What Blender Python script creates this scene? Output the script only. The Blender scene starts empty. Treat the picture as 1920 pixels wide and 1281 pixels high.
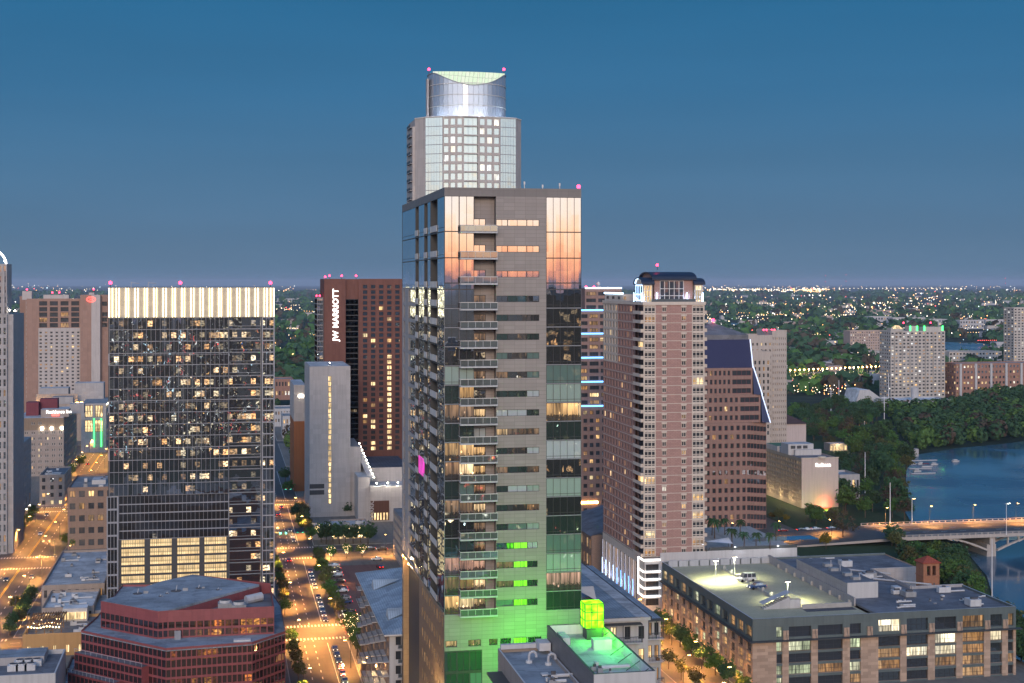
import bpy, math, random
from mathutils import Vector
R = random.Random(7)
H, F, CX, HY = 115.0, 2700.0, 960.0, 530.0
YAW = math.atan(545 / 2700)
SA, CA = math.sin(YAW), math.cos(YAW)
SC = bpy.context.scene
COL = SC.collection
# ---------------------------------------------------------------- surveying helpers (grid metres; streets run along +y)
def ray(px):
    c = (px - CX) / F
    return SA + c * CA, CA - c * SA
def uf(px, v):
    a, b = ray(px); return a / b * v
def vs(px, u):
    a, b = ray(px); return b / a * u
def dep(u, v): return u * SA + v * CA
def zp(py, u, v): return H + (HY - py) * dep(u, v) / F
def gp(px, py, z=0.0):
    t = (H - z) * F / (py - HY); a, b = ray(px); return a * t, b * t
def pix(u, v, z):
    t = max(dep(u, v), .1); c = (u * CA - v * SA) / t
    return CX + c * F, HY - (z - H) / t * F
# ---------------------------------------------------------------- node helper and materials
MATS = {}
class NT:
    def __init__(s, name):
        s.m = bpy.data.materials.new(name); s.m.use_nodes = True
        s.t = s.m.node_tree; s.t.nodes.clear()
        s.out = s.n('ShaderNodeOutputMaterial')
        MATS[name] = s.m
    def n(s, typ, ins=None, **kw):
        x = s.t.nodes.new(typ)
        for k, v in kw.items(): setattr(x, k, v)
        for k, v in (ins or {}).items():
            sock = x.inputs[k]
            if isinstance(v, tuple) and len(v) == 2 and hasattr(v[0], 'outputs'):
                s.t.links.new(v[0].outputs[v[1]], sock)
            elif hasattr(v, 'outputs'): s.t.links.new(v.outputs[0], sock)
            else: sock.default_value = v
        return x
    def math(s, op, a, b=0.0, c=None):
        d = {0: a, 1: b}
        if c is not None: d[2] = c
        return s.n('ShaderNodeMath', d, operation=op)
    def surf(s, sh): s.t.links.new(sh.outputs[0], s.out.inputs['Surface'])
    def ramp(s, fac, stops, interp='LINEAR'):
        r = s.n('ShaderNodeValToRGB', {0: fac}); cr = r.color_ramp; cr.interpolation = interp
        while len(cr.elements) < len(stops): cr.elements.new(.5)
        for e, (p, c) in zip(cr.elements, stops): e.position = p; e.color = (*c, 1)
        return r
    def mixc(s, fac, a, b, mode='MIX'):
        x = s.n('ShaderNodeMix', data_type='RGBA', blend_type=mode)
        for i, v in ((0, fac), (6, a), (7, b)):
            if isinstance(v, tuple) and len(v) == 2 and hasattr(v[0], 'outputs'): s.t.links.new(v[0].outputs[v[1]], x.inputs[i])
            elif hasattr(v, 'outputs'): s.t.links.new(v.outputs[0], x.inputs[i])
            else: x.inputs[i].default_value = v if i == 0 else (*v[:3], 1)
        return (x, 2)
    def wall_uv(s, sx=1., sz=1., org=(0., 0.)):
        """world position unrolled along any upright wall: (distance along it, height)"""
        p = s.n('ShaderNodeNewGeometry'); q = s.n('ShaderNodeSeparateXYZ', {0: (p, 0)}); n = s.n('ShaderNodeSeparateXYZ', {0: (p, 3)})
        a = s.math('SUBTRACT', s.math('MULTIPLY', (q, 1), (n, 0)), s.math('MULTIPLY', (q, 0), (n, 1)))
        return s.n('ShaderNodeCombineXYZ', {0: s.math('MULTIPLY', s.math('SUBTRACT', a, org[0]), sx), 1: s.math('MULTIPLY', s.math('SUBTRACT', (q, 2), org[1]), sz)}), p
def M_wall(name, col, rough=.8, var=.18, scale=.25, brick=None, mortar=None, spec=.3, dirt=.25, metal=0., msize=.02, off=.5, bc=.1):
    t = NT(name)
    uv, g = t.wall_uv()
    nz = t.n('ShaderNodeTexNoise', {'Vector': (g, 0), 'Scale': scale, 'Detail': 4.0, 'Roughness': .6})
    st = t.n('ShaderNodeTexNoise', {'Vector': t.n('ShaderNodeMapping', {0: (g, 0), 3: (1.2, 1.2, .06)}), 'Scale': 1.0, 'Detail': 2.0})
    c0 = tuple(c * (1 - var) for c in col); c1 = tuple(min(1, c * (1 + var)) for c in col)
    c = t.mixc((nz, 0), c0, c1)
    if brick:
        mo = mortar or tuple(x * .6 for x in col)
        b = t.n('ShaderNodeTexBrick', {'Vector': uv, 'Scale': 1.0, 'Mortar Size': msize, 'Brick Width': brick[0], 'Row Height': brick[1],
            'Color1': (*[x * (1 - bc) for x in col], 1), 'Color2': (*[min(1, x * (1 + bc)) for x in col], 1), 'Mortar': (*mo, 1)})
        b.offset = off
        c = t.mixc(.7, c, (b, 0))
    c = t.mixc(t.math('MULTIPLY', t.n('ShaderNodeMapRange', {0: (st, 0), 1: .45, 2: .75, 3: 0., 4: 1.}), dirt), c, tuple(x * .45 for x in col))
    bs = t.n('ShaderNodeBsdfPrincipled', {'Base Color': c, 'Roughness': rough, 'Metallic': metal, 'Specular IOR Level': spec})
    t.surf(bs); return t.m
def M_emit(name, col, st):
    t = NT(name); t.surf(t.n('ShaderNodeEmission', {'Color': (*col, 1), 'Strength': st})); return t.m
def glass_core(t, tint, refl, rough, warp, cell=(1.5, 3.6), body=.03, org=(0., 0.)):
    """dark coated glass: mirror layer over a dark body, every pane very slightly out of plane"""
    uv, g = t.wall_uv(1 / cell[0], 1 / cell[1], org)
    fl = t.n('ShaderNodeVectorMath', {0: uv}, operation='FLOOR')
    wn = t.n('ShaderNodeTexWhiteNoise', {0: fl}, noise_dimensions='3D')
    d = t.n('ShaderNodeVectorMath', {0: (wn, 1), 1: (.5, .5, .5)}, operation='SUBTRACT')
    nz = t.n('ShaderNodeTexNoise', {'Vector': (g, 0), 'Scale': .55, 'Detail': 1.0})
    d2 = t.n('ShaderNodeVectorMath', {0: (nz, 1), 1: (.5, .5, .5)}, operation='SUBTRACT')
    s = t.n('ShaderNodeVectorMath', {0: d, 1: d2}, operation='ADD')
    s = t.n('ShaderNodeVectorMath', {0: s, 3: warp}, operation='SCALE')
    nn = t.n('ShaderNodeVectorMath', {0: (g, 1), 1: s}, operation='ADD')
    nn = t.n('ShaderNodeVectorMath', {0: nn}, operation='NORMALIZE')
    gl = t.n('ShaderNodeBsdfGlossy', {'Color': (*tint, 1), 'Roughness': rough, 'Normal': nn})
    bd = t.n('ShaderNodeBsdfPrincipled', {'Base Color': (body * tint[0], body * tint[1], body * tint[2], 1), 'Roughness': .4, 'Specular IOR Level': .2})
    lw = t.n('ShaderNodeLayerWeight', {0: .35})
    fac = t.n('ShaderNodeMapRange', {0: (lw, 1), 1: 0., 2: 1., 3: refl, 4: min(1, refl + .35)})
    return t.n('ShaderNodeMixShader', {0: fac, 1: bd, 2: gl}), fl, uv, g, wn
def M_glass(name, tint=(.8, .9, 1), refl=.3, rough=.015, warp=.01, cell=(1.5, 3.6), body=.03, lit=0., litcol=((1, .62, .25), (1, .9, .7)), st=1.5, cluster=1, band=(.12, .72), org=(0., 0.)):
    t = NT(name)
    sh, fl, uv, g, wn = glass_core(t, tint, refl, rough, warp, cell, body, org)
    if lit > 0:
        cl = t.n('ShaderNodeVectorMath', {0: t.n('ShaderNodeVectorMath', {0: fl, 1: (1 / cluster, 1, 1)}, operation='MULTIPLY')}, operation='FLOOR')
        w2 = t.n('ShaderNodeTexWhiteNoise', {0: t.n('ShaderNodeVectorMath', {0: cl, 1: (7.3, 3.1, 0)}, operation='ADD')}, noise_dimensions='3D')
        w3 = t.n('ShaderNodeSeparateColor', {0: (wn, 1)})
        fr = t.n('ShaderNodeSeparateXYZ', {0: t.n('ShaderNodeVectorMath', {0: uv}, operation='FRACTION')})
        on = t.math('LESS_THAN', (w2, 0), lit)
        m1 = t.math('MULTIPLY', t.math('GREATER_THAN', (fr, 1), band[0]), t.math('LESS_THAN', (fr, 1), band[1]))
        m2 = t.math('GREATER_THAN', (w3, 0), .35)
        nz = t.n('ShaderNodeTexNoise', {'Vector': t.n('ShaderNodeMapping', {0: (g, 0), 3: (1, 1, 1.6)}), 'Scale': 1.1, 'Detail': 3.0})
        k = t.n('ShaderNodeMapRange', {0: (nz, 0), 1: .38, 2: .68, 3: .05, 4: 1.2})
        e = t.math('MULTIPLY', t.math('MULTIPLY', on, m1), t.math('MULTIPLY', m2, k))
        e = t.math('MULTIPLY', e, t.math('MULTIPLY', t.math('ADD', t.math('POWER', (w3, 1), 2.2), .08), st))
        c = t.mixc((w3, 2), litcol[0], litcol[1])
        em = t.n('ShaderNodeEmission', {'Color': c, 'Strength': e})
        sh = t.n('ShaderNodeAddShader', {0: sh, 1: em})
    t.surf(sh); return t.m
def M_lit(name, c0, c1, st, refl=.12, cell=(3.1, 3.3), org=(0., 0.), furn=False, even=False):
    """a lit room behind glass: uneven lamp light, curtains, dark furniture low down"""
    t = NT(name)
    sh, fl, uv, g, wn = glass_core(t, (.8, .9, 1), refl, .02, .008, cell, org=org)
    w = t.n('ShaderNodeSeparateColor', {0: (wn, 1)}); fr = t.n('ShaderNodeSeparateXYZ', {0: t.n('ShaderNodeVectorMath', {0: uv}, operation='FRACTION')})
    n1 = t.n('ShaderNodeTexNoise', {'Vector': t.n('ShaderNodeMapping', {0: uv, 3: (5.5, .7, 1)}), 'Scale': 1., 'Detail': 2.0, 'Roughness': .5})
    k = t.n('ShaderNodeMapRange', {0: (n1, 0), 1: .36, 2: .62, 3: .55 if even else .25, 4: 1.1})
    if furn:
        n2 = t.n('ShaderNodeTexNoise', {'Vector': t.n('ShaderNodeMapping', {0: uv, 3: (9, 5, 1)}), 'Scale': 1., 'Detail': 2.0})
        low = t.math('GREATER_THAN', t.math('ADD', (fr, 1), t.math('MULTIPLY', (n2, 0), -.55)), .1)
        k = t.math('MULTIPLY', k, t.math('ADD', t.math('MULTIPLY', low, .85), .15))
        k = t.math('MULTIPLY', k, t.n('ShaderNodeMapRange', {0: (fr, 1), 1: .15, 2: .9, 3: .5, 4: 1.25}))
        hot = t.n('ShaderNodeTexVoronoi', {'Vector': t.n('ShaderNodeMapping', {0: uv, 3: (2.3, 1.9, 1)}), 'Scale': 1.})
        k = t.math('ADD', k, t.n('ShaderNodeMapRange', {0: (hot, 0), 1: .16, 2: .06, 3: 0., 4: 2.2}))
    if even: k = t.math('MULTIPLY', k, t.n('ShaderNodeMapRange', {0: (fr, 1), 1: 0., 2: 1., 3: .7, 4: 1.15}))
    e = t.math('MULTIPLY', k, t.math('MULTIPLY', t.math('ADD', t.math('MULTIPLY', (w, 0), .2 if even else .9), .7 if even else .35), st))
    em = t.n('ShaderNodeEmission', {'Color': t.mixc((w, 1), c0, c1), 'Strength': e})
    t.surf(t.n('ShaderNodeAddShader', {0: sh, 1: em})); return t.m
# ---------------------------------------------------------------- mesh builder
class MB:
    def __init__(s): s.v = []; s.f = []; s.mi = []; s.mats = []
    def mid(s, m):
        if m not in s.mats: s.mats.append(m)
        return s.mats.index(m)
    def face(s, pts, m):
        b = len(s.v); s.v += [tuple(p) for p in pts]; s.f.append(tuple(range(b, b + len(pts)))); s.mi.append(s.mid(m))
    def box(s, x0, x1, y0, y1, z0, z1, m, top=None, bottom=True):
        if x0 > x1: x0, x1 = x1, x0
        if y0 > y1: y0, y1 = y1, y0
        p = [(x0, y0, z0), (x1, y0, z0), (x1, y1, z0), (x0, y1, z0), (x0, y0, z1), (x1, y0, z1), (x1, y1, z1), (x0, y1, z1)]
        for q in ((0, 1, 5, 4), (1, 2, 6, 5), (2, 3, 7, 6), (3, 0, 4, 7)): s.face([p[i] for i in q], m)
        s.face([p[i] for i in (4, 5, 6, 7)], top or m)
        if bottom: s.face([p[i] for i in (3, 2, 1, 0)], m)
    def prism(s, poly, z0, z1, m, top=None, bottom=False):
        n = len(poly)
        for i in range(n):
            a, b = poly[i], poly[(i + 1) % n]
            s.face([(*a, z0), (*b, z0), (*b, z1), (*a, z1)], m)
        s.face([(*p, z1) for p in poly], top or m)
        if bottom: s.face([(*p, z0) for p in reversed(poly)], m)
    def cyl(s, x, y, r, z0, z1, m, n=10, r2=None, top=None, cap=True):
        r2 = r if r2 is None else r2
        A = [(x + r * math.cos(6.28319 * i / n), y + r * math.sin(6.28319 * i / n), z0) for i in range(n)]
        B = [(x + r2 * math.cos(6.28319 * i / n), y + r2 * math.sin(6.28319 * i / n), z1) for i in range(n)]
        for i in range(n): s.face([A[i], A[(i + 1) % n], B[(i + 1) % n], B[i]], m)
        if cap: s.face(B, top or m)
    def tube(s, p, q, r, m, n=6, r2=None):
        p, q = Vector(p), Vector(q); d = (q - p).normalized(); r2 = r if r2 is None else r2
        a = d.orthogonal().normalized(); b = d.cross(a)
        A = [p + (a * math.cos(6.28319 * i / n) + b * math.sin(6.28319 * i / n)) * r for i in range(n)]
        B = [q + (a * math.cos(6.28319 * i / n) + b * math.sin(6.28319 * i / n)) * r2 for i in range(n)]
        for i in range(n): s.face([A[i], A[(i + 1) % n], B[(i + 1) % n], B[i]], m)
        s.face(B, m); s.face(A[::-1], m)
    def ball(s, c, r, m, n=6, k=4):
        rings = [[(c[0] + r * math.sin(math.pi * j / k) * math.cos(6.28319 * i / n), c[1] + r * math.sin(math.pi * j / k) * math.sin(6.28319 * i / n), c[2] + r * math.cos(math.pi * j / k)) for i in range(n)] for j in range(k + 1)]
        for j in range(k):
            for i in range(n): s.face([rings[j + 1][i], rings[j + 1][(i + 1) % n], rings[j][(i + 1) % n], rings[j][i]], m)
    def mesh(s, name, off=(0, 0, 0)):
        me = bpy.data.meshes.new(name)
        ox, oy, oz = off
        me.from_pydata([(x - ox, y - oy, z - oz) for x, y, z in s.v], [], s.f)
        for m in s.mats: me.materials.append(MATS[m])
        me.polygons.foreach_set('material_index', s.mi); me.update()
        return me
    def build(s, name, parent=None, off=None, loc=None):
        off = off if off is not None else (tuple(parent.location) if parent and parent.parent is None else (0, 0, 0))
        o = bpy.data.objects.new(name, s.mesh(name, off)); COL.objects.link(o)
        if parent: o.parent = parent
        if loc: o.location = loc
        return o
def tag(o, label=None, cat=None, group=None, kind=None):
    if label: o['label'] = label
    if cat: o['category'] = cat
    if group: o['group'] = group
    if kind: o['kind'] = kind
    return o
def thing(name, label, cat, loc=(0, 0, 0), group=None, rz=0):
    o = bpy.data.objects.new(name, None); COL.objects.link(o)
    o.location = loc; o.rotation_euler = (0, 0, rz)
    return tag(o, label, cat, group)
KIDS = {}
def copy_tree(o, loc=None, rz=None, label=None, parent=None):
    c = o.copy(); COL.objects.link(c)
    if parent: c.parent = parent
    if loc: c.location = loc
    if rz is not None: c.rotation_euler = (0, 0, rz)
    if label: c['label'] = label
    for ch in o.children: copy_tree(ch, parent=c)
    return c
# ---------------------------------------------------------------- buildings
WINMESH = {}
def win_local(w, h, g, fr, nx, nz, fw, hb=None):
    """quads of one window: pane(s) at y=0, frame and bars 5 cm proud; looked at from -y"""
    q = [([(-w / 2, 0, 0), (w / 2, 0, 0), (w / 2, 0, h), (-w / 2, 0, h)], g)]
    if fr:
        y = -.05
        def r(x0, x1, z0, z1): q.append(([(x0, y, z0), (x1, y, z0), (x1, y, z1), (x0, y, z1)], fr))
        r(-w / 2, -w / 2 + fw, 0, h); r(w / 2 - fw, w / 2, 0, h); r(-w / 2 + fw, w / 2 - fw, 0, fw); r(-w / 2 + fw, w / 2 - fw, h - fw, h)
        zs = [fw] + [h * i / nz for i in range(1, nz)] + [h - fw]
        if hb: zs = [fw] + [h * b for b in hb] + [h - fw]
        b = fw * .5
        for z in zs[1:-1]: r(-w / 2 + fw, w / 2 - fw, z - b, z + b)
        for i in range(1, nx):
            x = -w / 2 + w * i / nx
            for a, c in zip(zs[:-1], zs[1:]): r(x - b, x + b, a + (b if a != zs[0] else 0), c - (b if c != zs[-1] else 0))
    return q
class Bd:
    def __init__(s, name, label, cat, u, v, group=None):
        s.root = thing(name, label, cat, (u, v, 0), group); s.mb = MB(); s.wins = []; s.cap = {}
    def style(s, g='glass_dark', lit=(), fr='frame_dark', nx=1, nz=1, fw=.1, name='window', hb=None, fn=None):
        return dict(g=g, lit=lit, fr=fr, nx=nx, nz=nz, fw=fw, name=name, hb=hb, fn=fn)
    def win(s, O, d, w, h, st, i=0, j=0):
        g = st['g']; r = R.random()
        if st['fn']: g = st['fn'](i, j) or g
        else:
            for m, p in st['lit']:
                if r < p: g = m; break
                r -= p
        s.wins.append((O, d, round(w, 3), round(h, 3), g, st))
    def facade(s, O, d, s0, s1, z0, z1, xs, zs, mat, st, rec=.35, spand=None, skip=None):
        """wall skin from O along unit d between s0..s1 and z0..z1 with openings xs x zs, reveals rec deep, a window in every opening"""
        n = (d[1], -d[0]); P = lambda a, z, k=0.: (O[0] + d[0] * a - n[0] * k, O[1] + d[1] * a - n[1] * k, z)
        mb = s.mb; cur = s0
        def q(a, b, c, e, m=mat):
            if b - a > 1e-4 and e - c > 1e-4: mb.face([P(a, c), P(b, c), P(b, e), P(a, e)], m)
        for i, (a, b) in enumerate(xs):
            q(cur, a, z0, z1); cur = b
            cz = z0
            for j, (c, e) in enumerate(zs):
                if skip and skip(i, j): continue
                q(a, b, cz, c, spand or mat); cz = e
                mb.face([P(a, c), P(a, c, rec), P(a, e, rec), P(a, e)], mat); mb.face([P(b, c, rec), P(b, c), P(b, e), P(b, e, rec)], mat)
                mb.face([P(a, c), P(b, c), P(b, c, rec), P(a, c, rec)], mat); mb.face([P(a, e, rec), P(b, e, rec), P(b, e), P(a, e)], mat)
                s.win(P((a + b) / 2, c, rec), d, b - a, e - c, st, i, j)
            q(a, b, cz, z1, spand or mat)
        q(cur, s1, z0, z1)
    def block(s, u0, u1, v0, v1, z0, z1, mat, F_=None, L=None, Rt=None, Bk=None, roof='roof_grey', par=1.0, pm=None, rec=.35, thick=.4, spand=None, roofpart=True):
        zt = z1 + par
        for key, sp, O, d, ln in (('F', F_, (u0, v0), (1, 0), u1 - u0), ('L', L, (u0, v1), (0, -1), v1 - v0), ('R', Rt, (u1, v0), (0, 1), v1 - v0), ('B', Bk, (u1, v1), (-1, 0), u1 - u0)):
            xs, zs, st = sp[:3] if sp else ((), (), None)
            s.facade(O, d, 0, ln, z0, zt, xs, zs, mat, st, rec=rec, spand=spand, skip=sp[3] if sp and len(sp) > 3 else None)
        if par > 0:
            k = thick; pm = pm or mat
            a = [(u0, v0), (u1, v0), (u1, v1), (u0, v1)]; b = [(u0 + k, v0 + k), (u1 - k, v0 + k), (u1 - k, v1 - k), (u0 + k, v1 - k)]
            for i in range(4):
                j = (i + 1) % 4
                s.mb.face([(*a[i], zt), (*a[j], zt), (*b[j], zt), (*b[i], zt)], pm)
                s.mb.face([(*b[j], z1), (*b[i], z1), (*b[i], zt), (*b[j], zt)], mat)
        else: k = 0
        if roofpart:
            m = MB(); m.box(u0 + k, u1 - k, v0 + k, v1 - k, z1 - .3, z1, roof); s.part('roof', m)
    def part(s, name, mb, parent=None, label=None):
        o = mb.build(name, parent or s.root, off=tuple(s.root.location))
        if label: o['label'] = label
        return o
    def units(s, u0, u1, v0, v1, z, n, mats=('unit_grey', 'unit_light'), size=(1.5, 4, .8, 2.2), seed=1):
        r = random.Random(seed)
        for i in range(n):
            m = MB(); w, d, h = r.uniform(*size[:2]), r.uniform(*size[:2]), r.uniform(*size[2:])
            x, y = r.uniform(u0, max(u0, u1 - w)), r.uniform(v0, max(v0, v1 - d)); mt = r.choice(mats)
            m.box(x, x + w, y, y + d, z + .15, z + h, mt)
            k = r.random()
            if k < .4: m.cyl(x + w / 2, y + d / 2, min(w, d) * .36, z + h, z + h + .3, 'unit_dark', 10)
            elif k < .7: m.box(x + w * .2, x + w * .8, y + d * .2, y + d * .45, z + h, z + h + .5, 'unit_dark')
            if r.random() < .35: m.tube((x + w, y + d / 2, z + .4), (x + w + r.uniform(1, 5), y + d / 2, z + .4), .25, 'unit_light')
            s.part('rooftop_unit', m)
    def beacon(s, u, v, z, st='beacon', r=.55):
        m = MB(); m.tube((u, v, z - 1.5), (u, v, z), .12, 'metal_dark', 5); m.ball((u, v, z + r * .7), r, st, 8, 5); s.part('beacon', m)
    def strip(s, name, p, q, r, m, n=6):
        mb = MB(); mb.tube(p, q, r, m, n); return s.part(name, mb)
    def finish(s, cap=100, wall='wall'):
        if s.mb.f: s.part(wall, s.mb)
        groups = {}
        for w in s.wins: groups.setdefault(w[5]['name'], []).append(w)
        for nm, ws in groups.items():
            def score(w):
                (x, y, z), d, ww, h = w[:4]; px, py = pix(x, y, z + h / 2); n = (d[1], -d[0]); t = dep(x, y)
                fac = -(n[0] * x + n[1] * y) / math.hypot(x, y)
                if fac <= 0.01: return -1
                a = ww * h * fac / t / t
                return a if -20 < px < 1940 and -20 < py < 1300 else a * .001
            ws.sort(key=score, reverse=True)
            for (O, d, w, h, g, st) in ws[:cap]:
                key = (w, h, g, st['fr'], st['nx'], st['nz'], st['fw'], nm, str(st['hb']))
                if key not in WINMESH:
                    m = MB()
                    for q, mt in win_local(w, h, g, st['fr'], st['nx'], st['nz'], st['fw'], st['hb']): m.face(q, mt)
                    WINMESH[key] = m.mesh(nm)
                o = bpy.data.objects.new(nm, WINMESH[key]); COL.objects.link(o); o.parent = s.root
                L = s.root.location; o.location = (O[0] - L[0], O[1] - L[1], O[2] - L[2]); o.rotation_euler = (0, 0, math.atan2(d[1], d[0]))
            rest = [w for w in ws[cap:] if score(w) > 0]
            if rest:
                m = MB()
                for (O, d, w, h, g, st) in rest:
                    for q, mt in win_local(w, h, g, st['fr'], st['nx'], st['nz'], st['fw'], st['hb']):
                        m.face([(O[0] + d[0] * x - d[1] * y, O[1] + d[1] * x + d[0] * y, O[2] + z) for x, y, z in q], mt)
                s.part(nm, m)['kind'] = 'stuff'
        return s
def bays(L, n, frac=.6, a=0., b=None):
    b = L if b is None else b; w = (b - a) / n
    return [(a + w * (i + .5 - frac / 2), a + w * (i + .5 + frac / 2)) for i in range(n)]
def floors(z0, z1, n, lo=.3, hi=.8):
    h = (z1 - z0) / n
    return [(z0 + h * (i + lo), z0 + h * (i + hi)) for i in range(n)]
# ---------------------------------------------------------------- shared materials
M_wall('frame_dark', (.05, .05, .055), .5); M_wall('frame_white', (.62, .6, .58), .5); M_wall('frame_grey', (.27, .285, .32), .4, spec=.5)
M_wall('metal_dark', (.06, .065, .07), .5); M_wall('metal_light', (.45, .46, .48), .4, spec=.5)
M_wall('unit_grey', (.3, .31, .32), .6, .3, .8); M_wall('unit_light', (.55, .56, .57), .6, .2, .8); M_wall('unit_dark', (.09, .09, .1), .7, .3, .8)
def M_roof(name, col, ribs=0., axis=0):
    t = NT(name); g = t.n('ShaderNodeNewGeometry')
    n1 = t.n('ShaderNodeTexNoise', {'Vector': (g, 0), 'Scale': .12, 'Detail': 6.0, 'Roughness': .65})
    n2 = t.n('ShaderNodeTexNoise', {'Vector': t.n('ShaderNodeMapping', {0: (g, 0), 3: (.15, 1, 1)}), 'Scale': .8, 'Detail': 4.0})
    c = t.mixc(t.n('ShaderNodeMapRange', {0: (n1, 0), 1: .35, 2: .65}), tuple(x * .68 for x in col), tuple(min(1, x * 1.2) for x in col))
    c = t.mixc(t.n('ShaderNodeMapRange', {0: (n2, 0), 1: .55, 2: .75, 3: 0., 4: .5}), c, tuple(x * .4 for x in col))
    n3 = t.n('ShaderNodeTexNoise', {'Vector': (g, 0), 'Scale': .21, 'Detail': 3.0, 'Distortion': .8}); n4 = t.n('ShaderNodeTexNoise', {'Vector': (g, 0), 'Scale': 1.1, 'Detail': 5.0, 'Roughness': .75})
    c = t.mixc(t.n('ShaderNodeMapRange', {0: (n3, 0), 1: .57, 2: .6, 3: 0., 4: .42}), c, tuple(x * .45 for x in col))
    c = t.mixc(t.n('ShaderNodeMapRange', {0: (n4, 0), 1: .6, 2: .68, 3: 0., 4: .4}), c, tuple(min(1, x * 1.5) for x in col))
    if ribs:
        q = t.n('ShaderNodeSeparateXYZ', {0: (g, 0)})
        w = t.math('LESS_THAN', t.math('FRACT', t.math('DIVIDE', (q, axis), ribs)), .14)
        c = t.mixc(w, c, tuple(x * .55 for x in col))
    else:
        vr = t.n('ShaderNodeTexBrick', {'Vector': (g, 0), 'Scale': 1., 'Brick Width': 7., 'Row Height': 2.2, 'Mortar Size': .05, 'Color1': (1, 1, 1, 1), 'Color2': (.9, .9, .9, 1), 'Mortar': (.6, .6, .6, 1)})
        c = t.mixc(.6, c, (vr, 0), 'MULTIPLY')
    t.surf(t.n('ShaderNodeBsdfPrincipled', {'Base Color': c, 'Roughness': .75, 'Specular IOR Level': .25}))
M_roof('roof_grey', (.3, .31, .32)); M_roof('roof_light', (.52, .53, .54)); M_roof('roof_dark', (.18, .185, .205)); M_roof('roof_white', (.68, .69, .7))
M_glass('glass_dark', (.75, .85, 1), .12, body=.04, warp=.012); M_glass('glass_mid', (.7, .85, .95), .3, body=.05, warp=.01)
M_lit('lit_warm', (1, .56, .2), (1, .78, .42), 1.5); M_lit('lit_dim', (.9, .42, .12), (1, .6, .28), .55); M_lit('lit_white', (1, .86, .62), (.9, .95, 1), 1.6)
M_lit('lit_gold', (1, .66, .3), (1, .74, .38), 1.9, .05)
M_emit('beacon', (1, .035, .09), 9); M_emit('beacon_soft', (1, .06, .1), 5)
M_emit('neon_blue', (.12, .42, 1), 5); M_emit('neon_ice', (.5, .72, 1), 5); M_emit('neon_white', (1, .94, .9), 4); M_emit('neon_line', (.62, .72, 1), 1.8)
M_emit('led_warm', (1, .86, .52), 6); M_emit('lamp_sodium', (1, .55, .16), 30); M_emit('lamp_white', (1, .9, .72), 30); M_emit('sign_white', (1, .97, .92), 3.5)
M_emit('sign_red', (1, .12, .1), 3.5); M_emit('head_light', (1, .93, .8), 4); M_emit('tail_light', (1, .03, .02), 9); M_emit('signal_green', (.05, 1, .62), 16)
# ================================================================ camera, sky, ground
cam = bpy.data.cameras.new('camera'); co = bpy.data.objects.new('camera', cam); COL.objects.link(co); SC.camera = co
cam.sensor_width = 36; cam.lens = 36 * F / 1920; cam.shift_y = -(640.5 - HY) / 1920
cam.clip_start = 1; cam.clip_end = 200000
co.location = (0, 0, H); co.rotation_euler = (math.radians(90), 0, -YAW)
SC.view_settings.view_transform = 'Standard'; SC.view_settings.look = 'None'; SC.view_settings.exposure = 0.16; SC.view_settings.gamma = 1
SC.cycles.use_denoising = True; SC.cycles.denoiser = 'OPENIMAGEDENOISE'; SC.cycles.max_bounces = 6; SC.cycles.diffuse_bounces = 3; SC.cycles.glossy_bounces = 4
SC.cycles.sample_clamp_indirect = 4; SC.cycles.sample_clamp_direct = 0; SC.cycles.caustics_reflective = False; SC.cycles.caustics_refractive = False
W = bpy.data.worlds.new('World'); SC.world = W; W.use_nodes = True
t = NT.__new__(NT); t.t = W.node_tree; t.t.nodes.clear(); t.m = W
tc = t.n('ShaderNodeTexCoord'); q = t.n('ShaderNodeSeparateXYZ', {0: (tc, 0)})
hl = t.math('SQRT', t.math('ADD', t.math('MULTIPLY', (q, 0), (q, 0)), t.math('MULTIPLY', (q, 1), (q, 1))))
dt = t.math('DIVIDE', t.math('ADD', t.math('MULTIPLY', (q, 0), -SA), t.math('MULTIPLY', (q, 1), -CA)), t.math('MAXIMUM', hl, .001))   # +1 towards the sunset
el = t.math('SQRT', t.math('MAXIMUM', (q, 2), 0.))    # sqrt spreads the low sky
def S(deg): return math.sqrt(math.sin(math.radians(deg)))
east = t.ramp(el, [(0, (.095, .172, .262)), (S(1.2), (.085, .168, .268)), (S(4), (.056, .156, .28)), (S(7.5), (.028, .138, .282)), (S(11.5), (.013, .12, .262)), (S(30), (.018, .105, .28)), (1, (.04, .12, .30))])
west = t.ramp(el, [(0, (.70, .25, .15)), (S(.5), (.88, .32, .17)), (S(1.06), (1, .44, .22)), (S(1.9), (1, .61, .38)), (S(2.75), (.90, .72, .6)), (S(4), (.8, .72, .68)), (S(10), (.66, .68, .73)), (S(30), (.26, .38, .58)), (1, (.04, .12, .30))])
ns = t.n('ShaderNodeTexSky'); ns.sky_type = 'NISHITA'; ns.sun_disc = False
ns.sun_elevation = math.radians(0.5); ns.sun_rotation = math.radians(180) + YAW
f = t.n('ShaderNodeMapRange', {0: dt, 1: .0, 2: .95, 3: 0., 4: 1.}, interpolation_type='SMOOTHSTEP')
wk = t.mixc(1., west, (2.3, 2.3, 2.3), 'MULTIPLY')
mx = t.mixc(f, east, wk); sn = t.n('ShaderNodeTexNoise', {'Vector': t.n('ShaderNodeMapping', {0: (tc, 0), 3: (1.5, 1.5, 14)}), 'Scale': 2.2, 'Detail': 4.0}); sv = t.n('ShaderNodeMapRange', {0: (sn, 0), 1: .35, 2: .7, 3: .975, 4: 1.045}); mx = (t.n('ShaderNodeVectorMath', {0: mx, 3: sv}, operation='SCALE'), 0)
b1 = t.n('ShaderNodeBackground', {0: mx, 1: 1.0}); b2 = t.n('ShaderNodeBackground', {0: ns, 1: .008})
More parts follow.
